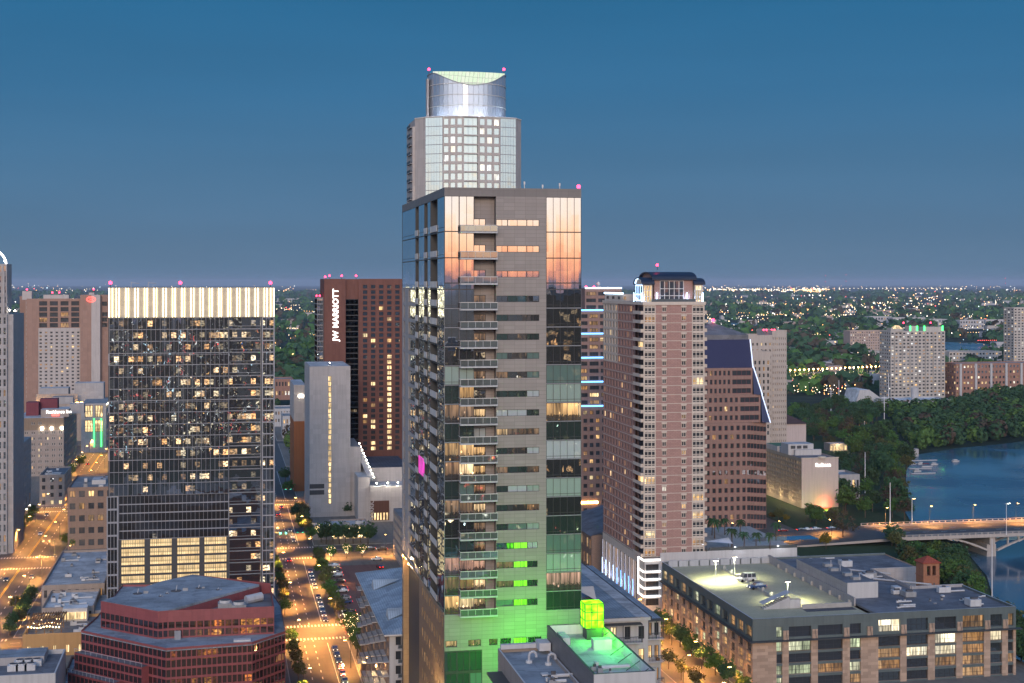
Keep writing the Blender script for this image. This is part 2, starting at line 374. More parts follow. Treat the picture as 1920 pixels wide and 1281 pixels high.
ow = t.n('ShaderNodeOutputWorld'); ad = t.n('ShaderNodeAddShader', {0: b1, 1: b2}); t.t.links.new(ad.outputs[0], ow.inputs[0])

sun = bpy.data.lights.new('sunset_glow', 'SUN'); so = bpy.data.objects.new('sunset_glow', sun); COL.objects.link(so)
sun.energy = 1.3; sun.angle = math.radians(14); sun.color = (1, .72, .5)
so.rotation_euler = Vector((SA, CA, -math.tan(math.radians(16)))).to_track_quat('-Z', 'Y').to_euler()
sun.specular_factor = 0
# ---- ground
t = NT('far_land'); g = t.n('ShaderNodeNewGeometry')
n1 = t.n('ShaderNodeTexNoise', {'Vector': (g, 0), 'Scale': .0016, 'Detail': 8.0, 'Roughness': .7}); n2 = t.n('ShaderNodeTexNoise', {'Vector': (g, 0), 'Scale': .03, 'Detail': 5.0, 'Roughness': .7})
c = t.ramp((n1, 0), [(.3, (.026, .044, .034)), (.5, (.04, .06, .042)), (.62, (.07, .075, .06)), (.8, (.14, .13, .12))])
c = t.mixc(t.n('ShaderNodeMapRange', {0: (n2, 0), 1: .35, 2: .65, 3: 0., 4: .8}), c, (.012, .022, .014))
t.surf(t.n('ShaderNodeBsdfPrincipled', {'Base Color': c, 'Roughness': .95, 'Specular IOR Level': .1}))
m = MB(); m.box(-55000, 55000, -55000, 55000, -9, -7, 'far_land'); tag(m.build('ground'), kind='structure')
def M_ground(name, col, rough=.8, scale=.3, patch=.5, spec=.3):
    t = NT(name); g = t.n('ShaderNodeNewGeometry')
    n1 = t.n('ShaderNodeTexNoise', {'Vector': (g, 0), 'Scale': scale, 'Detail': 6.0, 'Roughness': .7}); n2 = t.n('ShaderNodeTexNoise', {'Vector': t.n('ShaderNodeMapping', {0: (g, 0), 3: (.6, .04, 1)}), 'Scale': 1., 'Detail': 3.0})
    c = t.mixc((n1, 0), tuple(x * (1 - patch) for x in col), tuple(x * (1 + patch) for x in col))
    c = t.mixc(t.n('ShaderNodeMapRange', {0: (n2, 0), 1: .5, 2: .75, 3: 0., 4: .5}), c, tuple(x * .5 for x in col))
    t.surf(t.n('ShaderNodeBsdfPrincipled', {'Base Color': c, 'Roughness': rough, 'Specular IOR Level': spec}))
M_ground('asphalt', (.09, .085, .08), .6, .25); M_ground('pavement', (.2, .18, .155), .85, .5, .3); M_ground('kerb_stone', (.4, .39, .37)); M_ground('grass', (.03, .055, .02), .95, .4); M_ground('earth', (.1, .08, .055), .95, .3)
M_ground('concrete', (.4, .39, .37), .8, .2, .25); M_ground('brick_paving', (.2, .11, .09), .8, .6, .3); M_wall('paint_white', (.75, .75, .72), .7); M_wall('paint_yellow', (.6, .42, .06), .7)
US = [(-330, -91.5), (-66, 19.5), (39.5, 128), (143.5, 300)]          # block edges across the streets
VS_ = [(150, 466), (488, 604), (633, 752), (770, 892), (910, 1040), (1058, 1290)]
m = MB(); m.box(-330, 238, 150, 603.99, .01, .03, 'asphalt'); m.box(-330, 292, 604, 632, .01, .03, 'asphalt'); m.box(-330, 262, 632.01, 1290, .01, .03, 'asphalt'); tag(m.build('road'), kind='structure')
for i, (a, b) in enumerate(US):
    for j, (c, d) in enumerate(VS_):
        if i == 3 and j >= 2 or i == 2 and j == 3: continue
        if i == 2 and j == 2: d = 892
        if i == 3: b = 238
        m = MB(); m.box(a, b, c, d, .0305, .18, 'kerb_stone'); m.box(a + .3, b - .3, c + .3, d - .3, .1801, .186, 'pavement'); tag(m.build('pavement'), kind='structure')
def dash(m, x0, x1, y, L=3, gap=6, w=.14, mt='paint_white', z=.034, ax=0):
    s = x0
    while s < x1:
        e = min(s + L, x1)
        if ax == 0: m.face([(s, y - w, z), (e, y - w, z), (e, y + w, z), (s, y + w, z)], mt)
        else: m.face([(y - w, s, z), (y + w, s, z), (y + w, e, z), (y - w, e, z)], mt)
        s += L + gap
m = MB()
for (c, d) in VS_:
    for uc in (-84, -75): dash(m, c, d, uc, ax=1)
    dash(m, c, d, -79.6, L=200, ax=1, mt='paint_yellow'); dash(m, c, d, -79.1, L=200, ax=1, mt='paint_yellow')
    for uc in (25.9, 28.9): dash(m, c, d, uc, L=2.5, gap=5, ax=1)
    dash(m, c + 4, d - 4, 33.2, L=200, w=.1, ax=1)
    dash(m, c, d, 135.7, L=200, ax=1, mt='paint_yellow')
for (a, b) in US:
    b = min(b, 238)
    for (vc) in (477, 618.5, 761, 901): dash(m, a, b, vc, L=200, mt='paint_yellow'); dash(m, a, b, vc - 4.5); dash(m, a, b, vc + 4.5)
for uc, w in ((-79, 11), (29.5, 9.2), (135.7, 7)):      # zebra crossings
    for vc in (466.8, 484.6, 604.8, 629.2, 752.8, 766.4):
        x = uc - w
        while x < uc + w: m.face([(x, vc, .035), (x + .5, vc, .035), (x + .5, vc + 2.6, .035), (x, vc + 2.6, .035)], 'paint_white'); x += 1.15
tag(m.build('road_markings'), kind='structure')
# ---- river
t = NT('river_water'); g = t.n('ShaderNodeNewGeometry')
n1 = t.n('ShaderNodeTexNoise', {'Vector': t.n('ShaderNodeMapping', {0: (g, 0), 3: (1, .5, 1)}), 'Scale': .35, 'Detail': 4.0}); n2 = t.n('ShaderNodeTexNoise', {'Vector': (g, 0), 'Scale': .012, 'Detail': 3.0})
bp = t.n('ShaderNodeBump', {'Height': (n1, 0), 'Strength': t.n('ShaderNodeMapRange', {0: (n2, 0), 1: .4, 2: .62, 3: .05, 4: .22}), 'Distance': .35})
t.surf(t.n('ShaderNodeBsdfPrincipled', {'Base Color': (.045, .125, .185, 1), 'Roughness': t.n('ShaderNodeMapRange', {0: (n2, 0), 1: .42, 2: .6, 3: .1, 4: .36}), 'IOR': 1.33, 'Specular IOR Level': .9, 'Normal': bp}))
WL = -6.9
SHORE = [gp(*p, WL) for p in ((1893, 1260), (1872, 1150), (1850, 1080), (1800, 1020), (1712, 985), (1694, 955), (1700, 880), (1722, 852), (1800, 840), (1870, 834), (1960, 822))]
poly = SHORE + [(SHORE[-1][0] + 900, SHORE[-1][1]), (1500, 400), (SHORE[0][0] + 100, SHORE[0][1] - 30)]
m = MB(); m.face([(*p, WL) for p in poly], 'river_water'); tag(m.build('river_water'), kind='structure')
m = MB(); m.face([(*gp(*p, WL), WL) for p in ((1700, 662), (1835, 662), (1960, 668), (1960, 650), (1830, 643), (1760, 641), (1690, 645))], 'river_water')
m.face([(*gp(*p, WL), WL) for p in ((1335, 607), (1420, 611), (1425, 607.5), (1340, 604.5))], 'river_water'); tag(m.build('river_water'), kind='structure')
TOP = [(-2600, 60), (236, 60), (240, 380)] + [(u - 13, v) for u, v in SHORE[:8]]
TOP = TOP + [(TOP[-1][0] + 20, TOP[-1][1] + 120), (TOP[-1][0] - 60, 1320), (-2600, 1320)]
LOW = [(-2600, 60), (250, 60), (254, 380)] + [(u - 1, v) for u, v in SHORE[:8]]
LOW = LOW + [(LOW[-1][0] + 30, LOW[-1][1] + 130), (LOW[-1][0] - 50, 1345), (-2600, 1345)]
m = MB(); m.face([(*p, 0) for p in TOP], 'grass')
for i in range(1, len(TOP) - 1): m.face([(*LOW[i], -7), (*LOW[i + 1], -7), (*TOP[i + 1], 0), (*TOP[i], 0)], 'grass')
tag(m.build('terrain'), kind='structure')
# ---- evening haze
t = NT('haze'); t.t.links.new(t.n('ShaderNodeVolumePrincipled', {'Color': (.62, .78, 1, 1), 'Density': 3.2e-5, 'Anisotropy': 0.}).outputs[0], t.out.inputs['Volume'])
m = MB(); m.box(-60000, 60000, -60000, 60000, -10, 215, 'haze'); tag(m.build('haze'), kind='stuff')
# ================================================================ left glass office tower with lit crown
v0 = 497.2; u0, u1 = uf(203, v0), uf(515, v0); v1 = v0 + 44
fh = 3.97; zt = 113.3; zc = 26 * fh
M_glass('tower_glass', (.75, .86, 1), .34, warp=.02, cell=(1.55, fh), body=.025, lit=.42, st=2.5, litcol=((1, .5, .18), (1, .86, .58)), org=(u0 + .35, 0), band=(.28, .74))
M_glass('tower_glass_low', (.5, .55, .65), .12, warp=.02, cell=(1.55, fh), body=.02, lit=.03, st=.6, org=(u0 + .35, 0))
M_wall('crown_panel', (.50, .44, .34), .6, .1, brick=(3.1, 1.6), msize=.015, off=0.)
B = Bd('office_tower', 'dark glass office tower with a glowing cream crown of vertical light strips', 'office tower', (u0 + u1) / 2, v0)
X = lambda px: uf(px, v0) - u0
G_ = B.style('tower_glass', fr='frame_grey', nx=26, fw=.085, name='glazing_band'); G2 = B.style('tower_glass', fr='frame_grey', nx=3, fw=.1, name='glazing_band')
GA = B.style('tower_glass', fr='frame_grey', nx=26, fw=.085, name='glazing_band', hb=(.86,)); GM = B.style('tower_glass', fr='frame_grey', nx=1, fw=.11, name='glazing_band', hb=(.25,))
GL = B.style('tower_glass_low', fr='frame_grey', nx=26, fw=.085, name='glazing_band'); M_lit('lit_garage', (1, .68, .32), (1, .73, .38), 1.35, .04, (1.0, 3.02), (0, 0), even=True)
GP = B.style('lit_garage', fr='frame_dark', nx=10, fw=.08, name='garage_bay', hb=(.5,))
zl = zp(941, u0, v0)
for k in range(6, 26):
    z0, z1 = k * fh, (k + 1) * fh
    if z0 > zl - 1: B.facade((u0, v0), (1, 0), 0, X(429), z0, z1, [(.35, X(429) - .1)], [(z0 + .03, z1 - .03)], 'frame_grey' if k % 4 == 2 else 'metal_dark', GA if k % 4 == 2 else G_, rec=.03)
    B.facade((u0, v0 + .9), (1, 0), X(429), X(491), z0, z1, [(X(429) + .05, X(491) - .35)], [(z0 + .05, z1 - .05)], 'metal_dark', GM, rec=.05)
    B.facade((u0, v0), (1, 0), X(491), X(515), z0, z1, [(X(491) + .25, X(515) - .3)], [(z0 + .1, z1 - .1)], 'frame_grey', G2, rec=.08)
B.mb.face([(u0 + X(491), v0 + .9, 24), (u0 + X(491), v0, 24), (u0 + X(491), v0, zc), (u0 + X(491), v0 + .9, zc)], 'frame_grey')
kz = [k for k in range(6, 26) if k * fh > zl - 1][0] * fh
zg = zp(1014, u0, v0)
for i in range(5):
    a = zg + (kz - zg) * i / 5; b = zg + (kz - zg) * (i + 1) / 5
    B.facade((u0, v0 + .5), (1, 0), X(222), X(429), a, b, [(X(222) + .1, X(429) - .1)], [(a + .1, b - .1)], 'frame_grey', GL, rec=.06)
B.mb.face([(u0, v0, kz), (u0, v0 + .5, kz), (u0 + X(429), v0 + .5, kz), (u0 + X(429), v0, kz)], 'frame_grey')
GS = B.style('tower_glass_low', fr='frame_grey', nx=3, fw=.16, name='glazing_band')
for i in range(10):
    a = kz * i / 10; b = kz * (i + 1) / 10
    B.facade((u0 - .5, v0 - .2), (1, 0), 0, X(222) + .5, a, b, [(.2, X(222) + .2)], [(a + .15, b - .15)], 'frame_grey', GS, rec=.06)
B.mb.face([(u0 + X(222), v0 - .2, 0), (u0 + X(222), v0 + .5, 0), (u0 + X(222), v0 + .5, kz), (u0 + X(222), v0 - .2, kz)], 'frame_grey')
fg = 3.02; n = int(zg // fg)
xs = [(X(227), X(271)), (X(281), X(322)), (X(332), X(374)), (X(383), X(425))]
B.facade((u0, v0 + .5), (1, 0), X(222), X(429), zg - n * fg, zg, xs, [(zg - fg * (i + 1) + .45, zg - fg * i - .12) for i in range(n)][::-1], 'metal_dark', GP, rec=.5)
for k in range(0, 6):
    z0, z1 = k * fh, (k + 1) * fh
    B.facade((u0, v0 + .9), (1, 0), X(429), X(491), z0, z1, [(X(429) + .05, X(491) - .35)], [(z0 + .05, z1 - .05)], 'metal_dark', GM, rec=.05)
    B.facade((u0, v0), (1, 0), X(491), X(515), z0, z1, [(X(491) + .25, X(515) - .3)], [(z0 + .1, z1 - .1)], 'frame_grey', G2, rec=.08)
m = MB()
for (a, b) in (((u0, v1), (u0, v0)), ((u1, v0), (u1, v1)), ((u1, v1), (u0, v1))): m.face([(*a, 0), (*b, 0), (*b, zc), (*a, zc)], 'tower_glass')
B.part('side_glazing', m)
m = MB(); m.box(u0, u1, v0, v1, zc + .05, zt, 'crown_panel', top='roof_grey'); B.part('crown', m)
ns = 18; w = (u1 - u0) / ns
for i in range(ns + 1):
    for s in (-1, 1):
        x = u0 + w * i + s * .42 if 0 < i < ns else (u0 + .25 + (s + 1) * .55 if i == 0 else u1 - .25 - (s + 1) * .55)
        m = MB(); m.box(x - .09, x + .09, v0 - .28, v0 - .05, zc + .2, zt - .15, 'led_warm'); B.part('light_strip', m)
    x = min(max(u0 + w * i, u0 + .1), u1 - .1)
    m = MB(); m.box(x - .07, x + .07, v0 - .5, v0 - .02, zc + .1, zt, 'frame_grey'); B.part('crown_fin', m)
for px in (207, 338, 507): B.beacon(uf(px, v0 + 3), v0 + 3, zt + 1.2, r=.6)
for px in (246, 278):
    m = MB(); x = uf(px, v0 + 5); m.tube((x, v0 + 5, zt), (x, v0 + 5, zt + 2), .1, 'metal_light'); m.tube((x, v0 + 5, zt + 1.7), (x + 2.6, v0 + 5, zt + 1.4), .1, 'metal_light'); B.part('roof_davit', m)
B.finish()
# ================================================================ stepped red building in front of it
M_wall('red_granite', (.27, .075, .08), .55, .12, brick=(1.6, 1.2), msize=.012, off=0., spec=.5)
M_glass('red_glass', (.75, .55, .55), .17, warp=.02, cell=(1.7, 2.4), body=.03)
M_glass('red_glass_reflection', (.85, .55, .45), .2, warp=.02, cell=(1.7, 2.4), body=.04, lit=.4, st=.9, litcol=((1, .22, .04), (1, .42, .08)), cluster=4, band=(.02, .98))  # orange street reflection on the front panes, put in as emission
M_roof('roof_blue', (.3, .34, .38))
zT, zR = 22., 29.
TP = [gp(152, 1186, zT), gp(311, 1219.6, zT), gp(473, 1208, zT), gp(535, 1187.5, zT), gp(525.6, 1137, zT), gp(500, 1100, zT), gp(230, 1100, zT), gp(182, 1160, zT)]
UP = [gp(189, 1129, zR), gp(296, 1148.5, zR), gp(315, 1147, zR), gp(514, 1139, zR), gp(507, 1096, zR), gp(361, 1079, zR), gp(303, 1092, zR)]
B = Bd('office_building', 'low dark red stepped office building with grey blue roofs below the glass tower', 'office building', TP[1][0], TP[1][1])
RG = B.style('red_glass', fr='red_granite', nx=1, fw=.09); RL = B.style('red_glass_reflection', fr='red_granite', nx=1, fw=.09)
def edge(B, p, q, z0, z1, n, rows, mat, st, sill=.16, rec=.12, top=0.):
    L = math.hypot(q[0] - p[0], q[1] - p[1]); d = ((q[0] - p[0]) / L, (q[1] - p[1]) / L); h = (z1 - top - z0) / rows
    B.facade(p, d, 0, L, z0, z1, [(L * (i + .04) / n, L * (i + .96) / n) for i in range(n)], [(z0 + h * j + h * sill, z0 + h * (j + 1) - .06) for j in range(rows)], mat, st, rec=rec)
def out(P, k):      # push a plan outline outwards
    cx, cy = sum(p[0] for p in P) / len(P), sum(p[1] for p in P) / len(P)
    return [(cx + (x - cx) * k, cy + (y - cy) * k) for x, y in P]
edge(B, TP[0], TP[1], 4.8, zT + .6, 20, 7, 'red_granite', RG, top=.6); edge(B, TP[1], TP[2], 4.8, zT + .6, 17, 7, 'red_granite', RL, top=.6)
edge(B, TP[2], TP[3], 4.8, zT + .6, 9, 7, 'red_granite', RG, top=.6); edge(B, TP[3], TP[4], 4.8, zT + .6, 10, 7, 'red_granite', RG, top=.6)
for i in range(4, 8): p, q = TP[i], TP[(i + 1) % 8]; B.mb.face([(*p, 4.8), (*q, 4.8), (*q, zT + .6), (*p, zT + .6)], 'red_granite')
B.mb.prism(out(TP, 1.02), 0, 4.8, 'red_granite')
m = MB(); m.prism(TP, zT - .3, zT, 'roof_blue'); B.part('terrace', m)
edge(B, UP[0], UP[1], zT, zR + .3, 12, 2, 'red_granite', RG, top=2.9); edge(B, UP[1], UP[2], zT, zR + .3, 2, 2, 'red_granite', RG, top=2.9); edge(B, UP[2], UP[3], zT, zR + .3, 15, 2, 'red_granite', RL, top=2.9)
edge(B, UP[3], UP[4], zT, zR + .3, 8, 2, 'red_granite', RG, top=2.9)
for i in range(4, 7): p, q = UP[i], UP[(i + 1) % 7]; B.mb.face([(*p, zT), (*q, zT), (*q, zR + .3), (*p, zR + .3)], 'red_granite')
nt = gp(487, 1098, zR); RP = [UP[0], UP[1], UP[2], nt, UP[5], UP[6]]
m = MB(); m.prism(out(RP, .995), zR - .3, zR + .32, 'roof_blue'); B.part('roof', m)
m = MB(); p, q = UP[2], nt; m.face([(*p, zR - 3), (*q, zR - 3), (*q, zR - .3), (*p, zR - .3)], 'red_granite'); m.face([(*p, zR - 2.5) for p in (UP[2], UP[3], UP[4], nt)], 'roof_dark'); B.part('mechanical_well', m)
for pa in ((422, 1133), (448, 1136)):
    x, y = gp(*pa, zR - 1); m = MB(); m.box(x - 1.9, x + 1.9, y - 1.7, y + 1.7, zR - 2.5, zR - .5, 'unit_grey'); m.cyl(x, y, 1.5, zR - .5, zR + .2, 'unit_light', 14, top='unit_dark'); B.part('cooling_tower', m)
x, y = gp(475, 1122, zR - 1); m = MB(); m.tube((x - 2, y + 1, zR - 1.6), (x + 2.4, y + 3, zR - 1.2), 1.2, 'metal_light', 10); B.part('duct', m)
for k, (i0, z, f0, f1) in enumerate(((0, zT - 4.8, 1.0, .62), (0, zT - 9.6, 1., .4))):     # planted setback balconies along the left front
    p, q = TP[0], TP[1]; ox, oy = -.7 * (k + 1) * 2.2, -.7 * (k + 1) * 2.2
    e = (p[0] + (q[0] - p[0]) * (.8 - .25 * k), p[1] + (q[1] - p[1]) * (.8 - .25 * k)); pp = (p[0] + ox, p[1] + oy); ee = (e[0] + ox, e[1] + oy)
    m = MB(); zb_ = 4.8 if k else zT - 9.6; m.face([(*pp, z), (*ee, z), (*e, z), (*p, z)], 'roof_dark'); m.face([(*ee, zb_), (*e, zb_), (*e, z), (*ee, z)], 'red_granite'); m.face([(*p, zb_), (*pp, zb_), (*pp, z), (*p, z)], 'red_granite'); B.part('balcony', m)
    edge(B, pp, ee, zb_, z - .05, 16 - 5 * k, 2 if k == 0 else 3, 'red_granite', RG, top=.4)
    m = MB(); m.tube((*pp, z + 1), (*ee, z + 1), .06, 'metal_light', 4)
    for i in range(13): a = (pp[0] + (ee[0] - pp[0]) * i / 12, pp[1] + (ee[1] - pp[1]) * i / 12); m.tube((*a, z), (*a, z + 1), .05, 'metal_light', 4)
    B.part('railing', m)
for pa, s in (((258, 1113), 2.6), ((330, 1108), 3.0), ((372, 1103), 1.6), ((300, 1118), .8), ((312, 1113), .7), ((408, 1106), 1.)):
    x, y = gp(*pa, zR + .4); m = MB(); m.cyl(x, y, s * .5, zR + .32, zR + .5, 'unit_dark', 8); m.tube((x, y, zR + .4), (x + .3, y, zR + .5 + s * .5), .09, 'unit_light', 5); m.box(x + s * .6, x + s * 1.1, y, y + .6, zR + .32, zR + .32 + s * .25, 'unit_grey'); B.part('roof_vent', m)
x, y = gp(454, 1202, zT); m = MB(); m.box(x - 2.2, x + 2.2, y - .9, y + .9, zT, zT + .5, 'unit_light'); B.part('skylight', m)
m = MB(); x, y = gp(333, 1192, zT + 1); m.box(x - .8, x + .8, y - .25, y, zT, zT + 2.3, 'frame_grey'); B.part('door', m)
B.finish()
# ================================================================ far left stone tower and its lit podium
M_wall('pale_stone', (.37, .36, .365), .7, .1, brick=(3, 1.9), msize=.02, off=0.); M_wall('tan_stone', (.36, .30, .26), .8, .12, brick=(2, 1), msize=.02)
B = Bd('bank_tower', 'pale stone tower cut off at the left edge with a bright arc on top', 'tower', uf(-40, 640), 640)
a, b, c, d = uf(-110, 640), uf(13, 640), uf(30, 641), uf(31, 642); vb1, vb2 = vs(22, b), vs(45, d - 1.2)
zz = zp(495, b, 640); zz2 = zp(590, b, 640)
ST = B.style('glass_mid', lit=(('lit_dim', .08),), fr='frame_grey', nx=1, nz=2, fw=.1)
def vface(B, p, d, L, z0, z1, n, rows, mat, st, fr=.5, fz=(.2, .85), rec=.3): B.facade(p, d, 0, L, z0, z1, bays(L, n, fr), floors(z0, z1, rows, *fz), mat, st, rec=rec)
vface(B, (a, 640), (1, 0), b - a, 0, zz, 14, 28, 'pale_stone', ST); B.mb.face([(b, 640, 0), (b, vb1, 0), (b, vb1, zz), (b, 640, zz)], 'pale_stone')
B.mb.face([(a, 640, zz), (b, 640, zz), (b, vb1, zz), (a, vb1, zz)], 'roof_grey')
B.mb.box(b - 3, d - 1.2, 641.2, vb2, 0, zz2, 'pale_stone', top='roof_grey')
m = MB()
for i in range(5): x = b - 1.2 - i * 2.2; m.box(x - .35, x + .35, 639.2, 640, zz2, zz - 3, 'pale_stone')
B.part('pilasters', m)
m = MB(); n = 14
for i in range(n):
    a0, a1 = math.pi / 2 * i / n, math.pi / 2 * (i + 1) / n; xx = lambda q: uf(0, 645) - 9 + 11.5 * math.cos(q); zq = lambda q: zz - .2 + 8 * math.sin(q)
    m.tube((xx(a0), 645, zq(a0)), (xx(a1), 645, zq(a1)), .45, 'neon_white', 6)
B.part('crown_arc', m)
B.beacon(uf(9, 641), 641, zz + .9, 'lamp_white', .35); B.beacon(uf(28, 642), 642, zz2 + 1.3, 'lamp_white', .35); B.beacon(uf(18, 642), 642, zz2 + 1.6, 'lamp_white', .35)
B.finish()
u = -91.8; zb = zp(866, u, 640)
B = Bd('parking_garage', 'beige stone garage block with a row of glowing arches along the orange street', 'garage', u - 20, 640)
AL = B.style('glass_dark', lit=(('lit_dim', .1),), fr='frame_grey', nx=2, fw=.1); AR = B.style('lit_gold', fr='tan_stone', nx=1, fw=.1, name='arch_window')
va, vb = 640, 742
B.facade((u, va), (0, 1), 0, vb - va, 6.5, zb, bays(vb - va, 22, .3), floors(8, zb - 2, 7, .3, .75), 'pale_stone', AL)
B.facade((u, va), (0, 1), 0, vb - va, 0, 6.5, bays(vb - va, 16, .5), [(.5, 5.2)], 'tan_stone', AR, rec=.6)
B.facade((uf(-60, va), va), (1, 0), 0, u - uf(-60, va), 0, zb, bays(u - uf(-60, va), 6, .3), floors(6, zb - 2, 8, .3, .75), 'pale_stone', AL)
m = MB(); m.box(uf(-60, va), u - .05, va + .05, vb, zb - .3, zb - .05, 'roof_grey'); B.part('roof', m)
x = u - 10; m = MB(); m.cyl(x, va + 16, 5.2, zb, zb + 3, 'metal_light', 16); m.cyl(x, va + 16, 5.2, zb + 3, zb + 5.2, 'metal_light', 16, r2=1.2); B.part('dome', m)
for i in range(8):
    y = va + 8 + i * 12.4; m = MB(); m.box(u, u + .35, y - .4, y + .4, 6.5, 12.5, 'tan_stone'); m.box(u + .1, u + .5, y - .2, y + .2, 6.2, 6.5, 'lamp_white'); B.part('wall_lamp', m)
B.finish()
# ================================================================ hotel with the glowing red oval, far left
vh = 1205.; zt = zp(553, uf(100, vh), vh)
M_wall('hilton_brown', (.33, .21, .165), .8, .08, brick=(3.3, 3.3), msize=.015, off=0.); M_wall('hilton_pale', (.46, .42, .40), .8, .08)
B = Bd('hotel_tower', 'broad brown hotel slab with a glowing red oval sign behind the left rooftops', 'hotel', uf(110, vh), vh)
x = lambda px: uf(px, vh)
zl = lambda py: zp(py, x(110), vh)
HS = B.style('glass_dark', lit=(('lit_warm', .1), ('lit_dim', .1)), fr='hilton_pale', nx=1, fw=.3); HB = B.style('glass_dark', lit=(('lit_dim', .12),), fr='frame_dark', nx=1, fw=.15)
O = (x(50), vh); Lx = lambda px: x(px) - x(50)
zt2 = zl(560)
B.facade(O, (1, 0), 0, Lx(151), zl(615), zt2, [(Lx(p), Lx(p + 15)) for p in (73.5, 93.5, 113.5, 133.5)], [(zl(q + 8), zl(q)) for q in (606, 596, 586, 576, 565)], 'hilton_brown', HB, rec=.9)
B.facade(O, (1, 0), 0, Lx(72), 0, zl(615), [], [], 'hilton_brown', None); B.facade(O, (1, 0), Lx(155), Lx(156), 0, zl(615), [], [], 'hilton_brown', None)
B.facade(O, (1, 0), Lx(72), Lx(155), 0, zl(615), [(Lx(73.5 + 10.05 * i), Lx(73.5 + 10.05 * i + 5.6)) for i in range(8)], [(zl(728 - 6.65 * j + 4.2), zl(728 - 6.65 * j)) for j in range(17)], 'hilton_pale', HS, rec=.35)
zs2 = zl(553)
B.mb.box(x(151), x(188), vh - 3, vh + 26, 0, zs2, 'hilton_brown', top='roof_grey'); B.mb.box(x(172), x(188.5), vh - 3.6, vh - 3.01, 0, zs2 - .1, 'hilton_pale')
B.facade((x(188), vh + 2), (1, 0), 0, x(204) - x(188), 0, zs2, [(x(191) - x(188), x(201) - x(188))], [(zl(q + 8), zl(q)) for q in (606, 596, 586, 566)], 'hilton_brown', HB, rec=.9)
B.mb.box(x(50), x(204), vh + 2.95, vh + 26, 0, zl(561), 'hilton_brown', top='roof_grey')
B.facade((x(50), vh + 30), (0, -1), 0, 30, 0, zt2, bays(30, 5, .7), floors(10, zt2, 27, .25, .8), 'hilton_brown', HB)
B.mb.box(x(27), x(39), vh + 31, vh + 45, 0, zl(556), 'hilton_brown', top='roof_grey'); B.mb.box(x(39), x(50) - .1, vh + 29, vh + 44, 0, zl(561), 'hilton_pale', top='roof_grey')
HT = B.style('glass_dark', fr='hilton_brown', nx=4, fw=.2); B.facade((x(39.5), vh + 28.95), (1, 0), 0, x(50) - x(39.5) - .2, 0, zl(561), [(.3, x(50) - x(39.5) - .6)], floors(20, zl(565), 22, .2, .85), 'hilton_brown', HT)
m = MB(); c0 = (x(171.5), vh - 3.75, zl(561.5)); n = 26
for k, (ra, rb) in enumerate(((7.5, 4.6), (6.0, 3.4))):
    for i in range(n):
        a0, a1 = 6.28319 * i / n, 6.28319 * (i + 1) / n; q = lambda a: (c0[0] + ra * .47 * math.cos(a), c0[1], c0[2] + rb * .47 * math.sin(a)); m.tube(q(a0), q(a1), .17, 'sign_red', 5)
for dx in (-.8, .8): m.tube((c0[0] + dx, c0[1], c0[2] - 1.1), (c0[0] + dx, c0[1], c0[2] + 1.1), .2, 'sign_red', 5)
m.tube((c0[0] - .8, c0[1], c0[2]), (c0[0] + .8, c0[1], c0[2]), .2, 'sign_red', 5); B.part('sign', m)
for px, py, w in ((48, 546, 9), (170, 549, 5), (103, 553, 24)): m = MB(); zq = zl(py); m.box(x(px - w), x(px + w), vh + 8, vh + 18, zt2 - 1, zq, 'hilton_pale', top='roof_grey'); B.part('penthouse', m)
for px, py in ((48, 544), (96, 550), (109, 550), (174, 544)): B.beacon(x(px), vh + 8, zl(py), r=.7)
B.finish()
def lightbar(B, p, q, m='led_warm', r=.25, name='light_strip'): return B.strip(name, p, q, r, m)
# convention hall roofs with warm up-lit wall
vc = 1085.; x = lambda px: uf(px, vc); zl = lambda py: zp(py, x(120), vc)
B = Bd('convention_hall', 'low flat convention hall with peach lit roof wall in front of the brown hotel', 'hall', x(120), vc)
B.block(x(56), x(200), vc, vc + 60, 0, zl(760), 'tan_stone', roof='roof_grey')
for a, b, p in ((64, 120, 733), (132, 188, 724)): m = MB(); m.box(x(a), x(b), vc + 30, vc + 44, zl(760), zl(p), 'pale_stone', top='roof_light'); B.part('plant_room', m)
m = MB(); m.box(x(60), x(140), vc + 22, vc + 23, zl(760), zl(743), 'tan_stone'); m.box(x(97), x(136), vc + 3, vc + 14, zl(760), zl(745), 'pale_stone'); B.part('roof_wall', m)
for px in (64, 72, 80, 88, 140, 148): m = MB(); m.box(x(px) - 1, x(px) + 1, vc + 19, vc + 19.4, zl(760), zl(760) + .5, 'lamp_sodium'); B.part('up_light', m)
B.finish()
# residence style hotel with white sign
v0 = 893.; ur = -91.9; ul = uf(30, v0); zt = zp(783, ur, v0)
M_wall('taupe_stucco', (.34, .29, .26), .85, .1, brick=(6, 3), msize=.01, off=0.); M_wall('brown_stucco', (.25, .19, .14), .85, .1)
B = Bd('inn_building', 'taupe mid-rise inn with white lettered roof sign and paired windows', 'hotel', (ul + ur) / 2, v0)
IS = B.style('glass_dark', lit=(('lit_warm', .08),), fr='frame_white', nx=1, fw=.14)
L = ur - ul; xs = []
for c in bays(L, 7, .5): w = (c[1] - c[0]); xs += [(c[0], c[0] + w * .4), (c[0] + w * .6, c[1])]
zf = zp(806, ur, v0)
B.facade((ul, v0), (1, 0), 0, L, 0, zf, xs, floors(0, zf, 8, .3, .8), 'taupe_stucco', IS); B.facade((ul, v0), (1, 0), 0, L, zf, zt, xs[4:8], [(zf + 3.2, zf + 5)], 'brown_stucco', IS)
B.facade((ur, v0), (0, 1), 0, 78, 0, zt, bays(78, 10, .55), floors(0, zt, 10, .3, .8), 'taupe_stucco', IS)
m = MB(); m.box(ul, ur, v0 + .4, v0 + 78, zt - .3, zt - .01, 'roof_light'); B.part('roof', m)
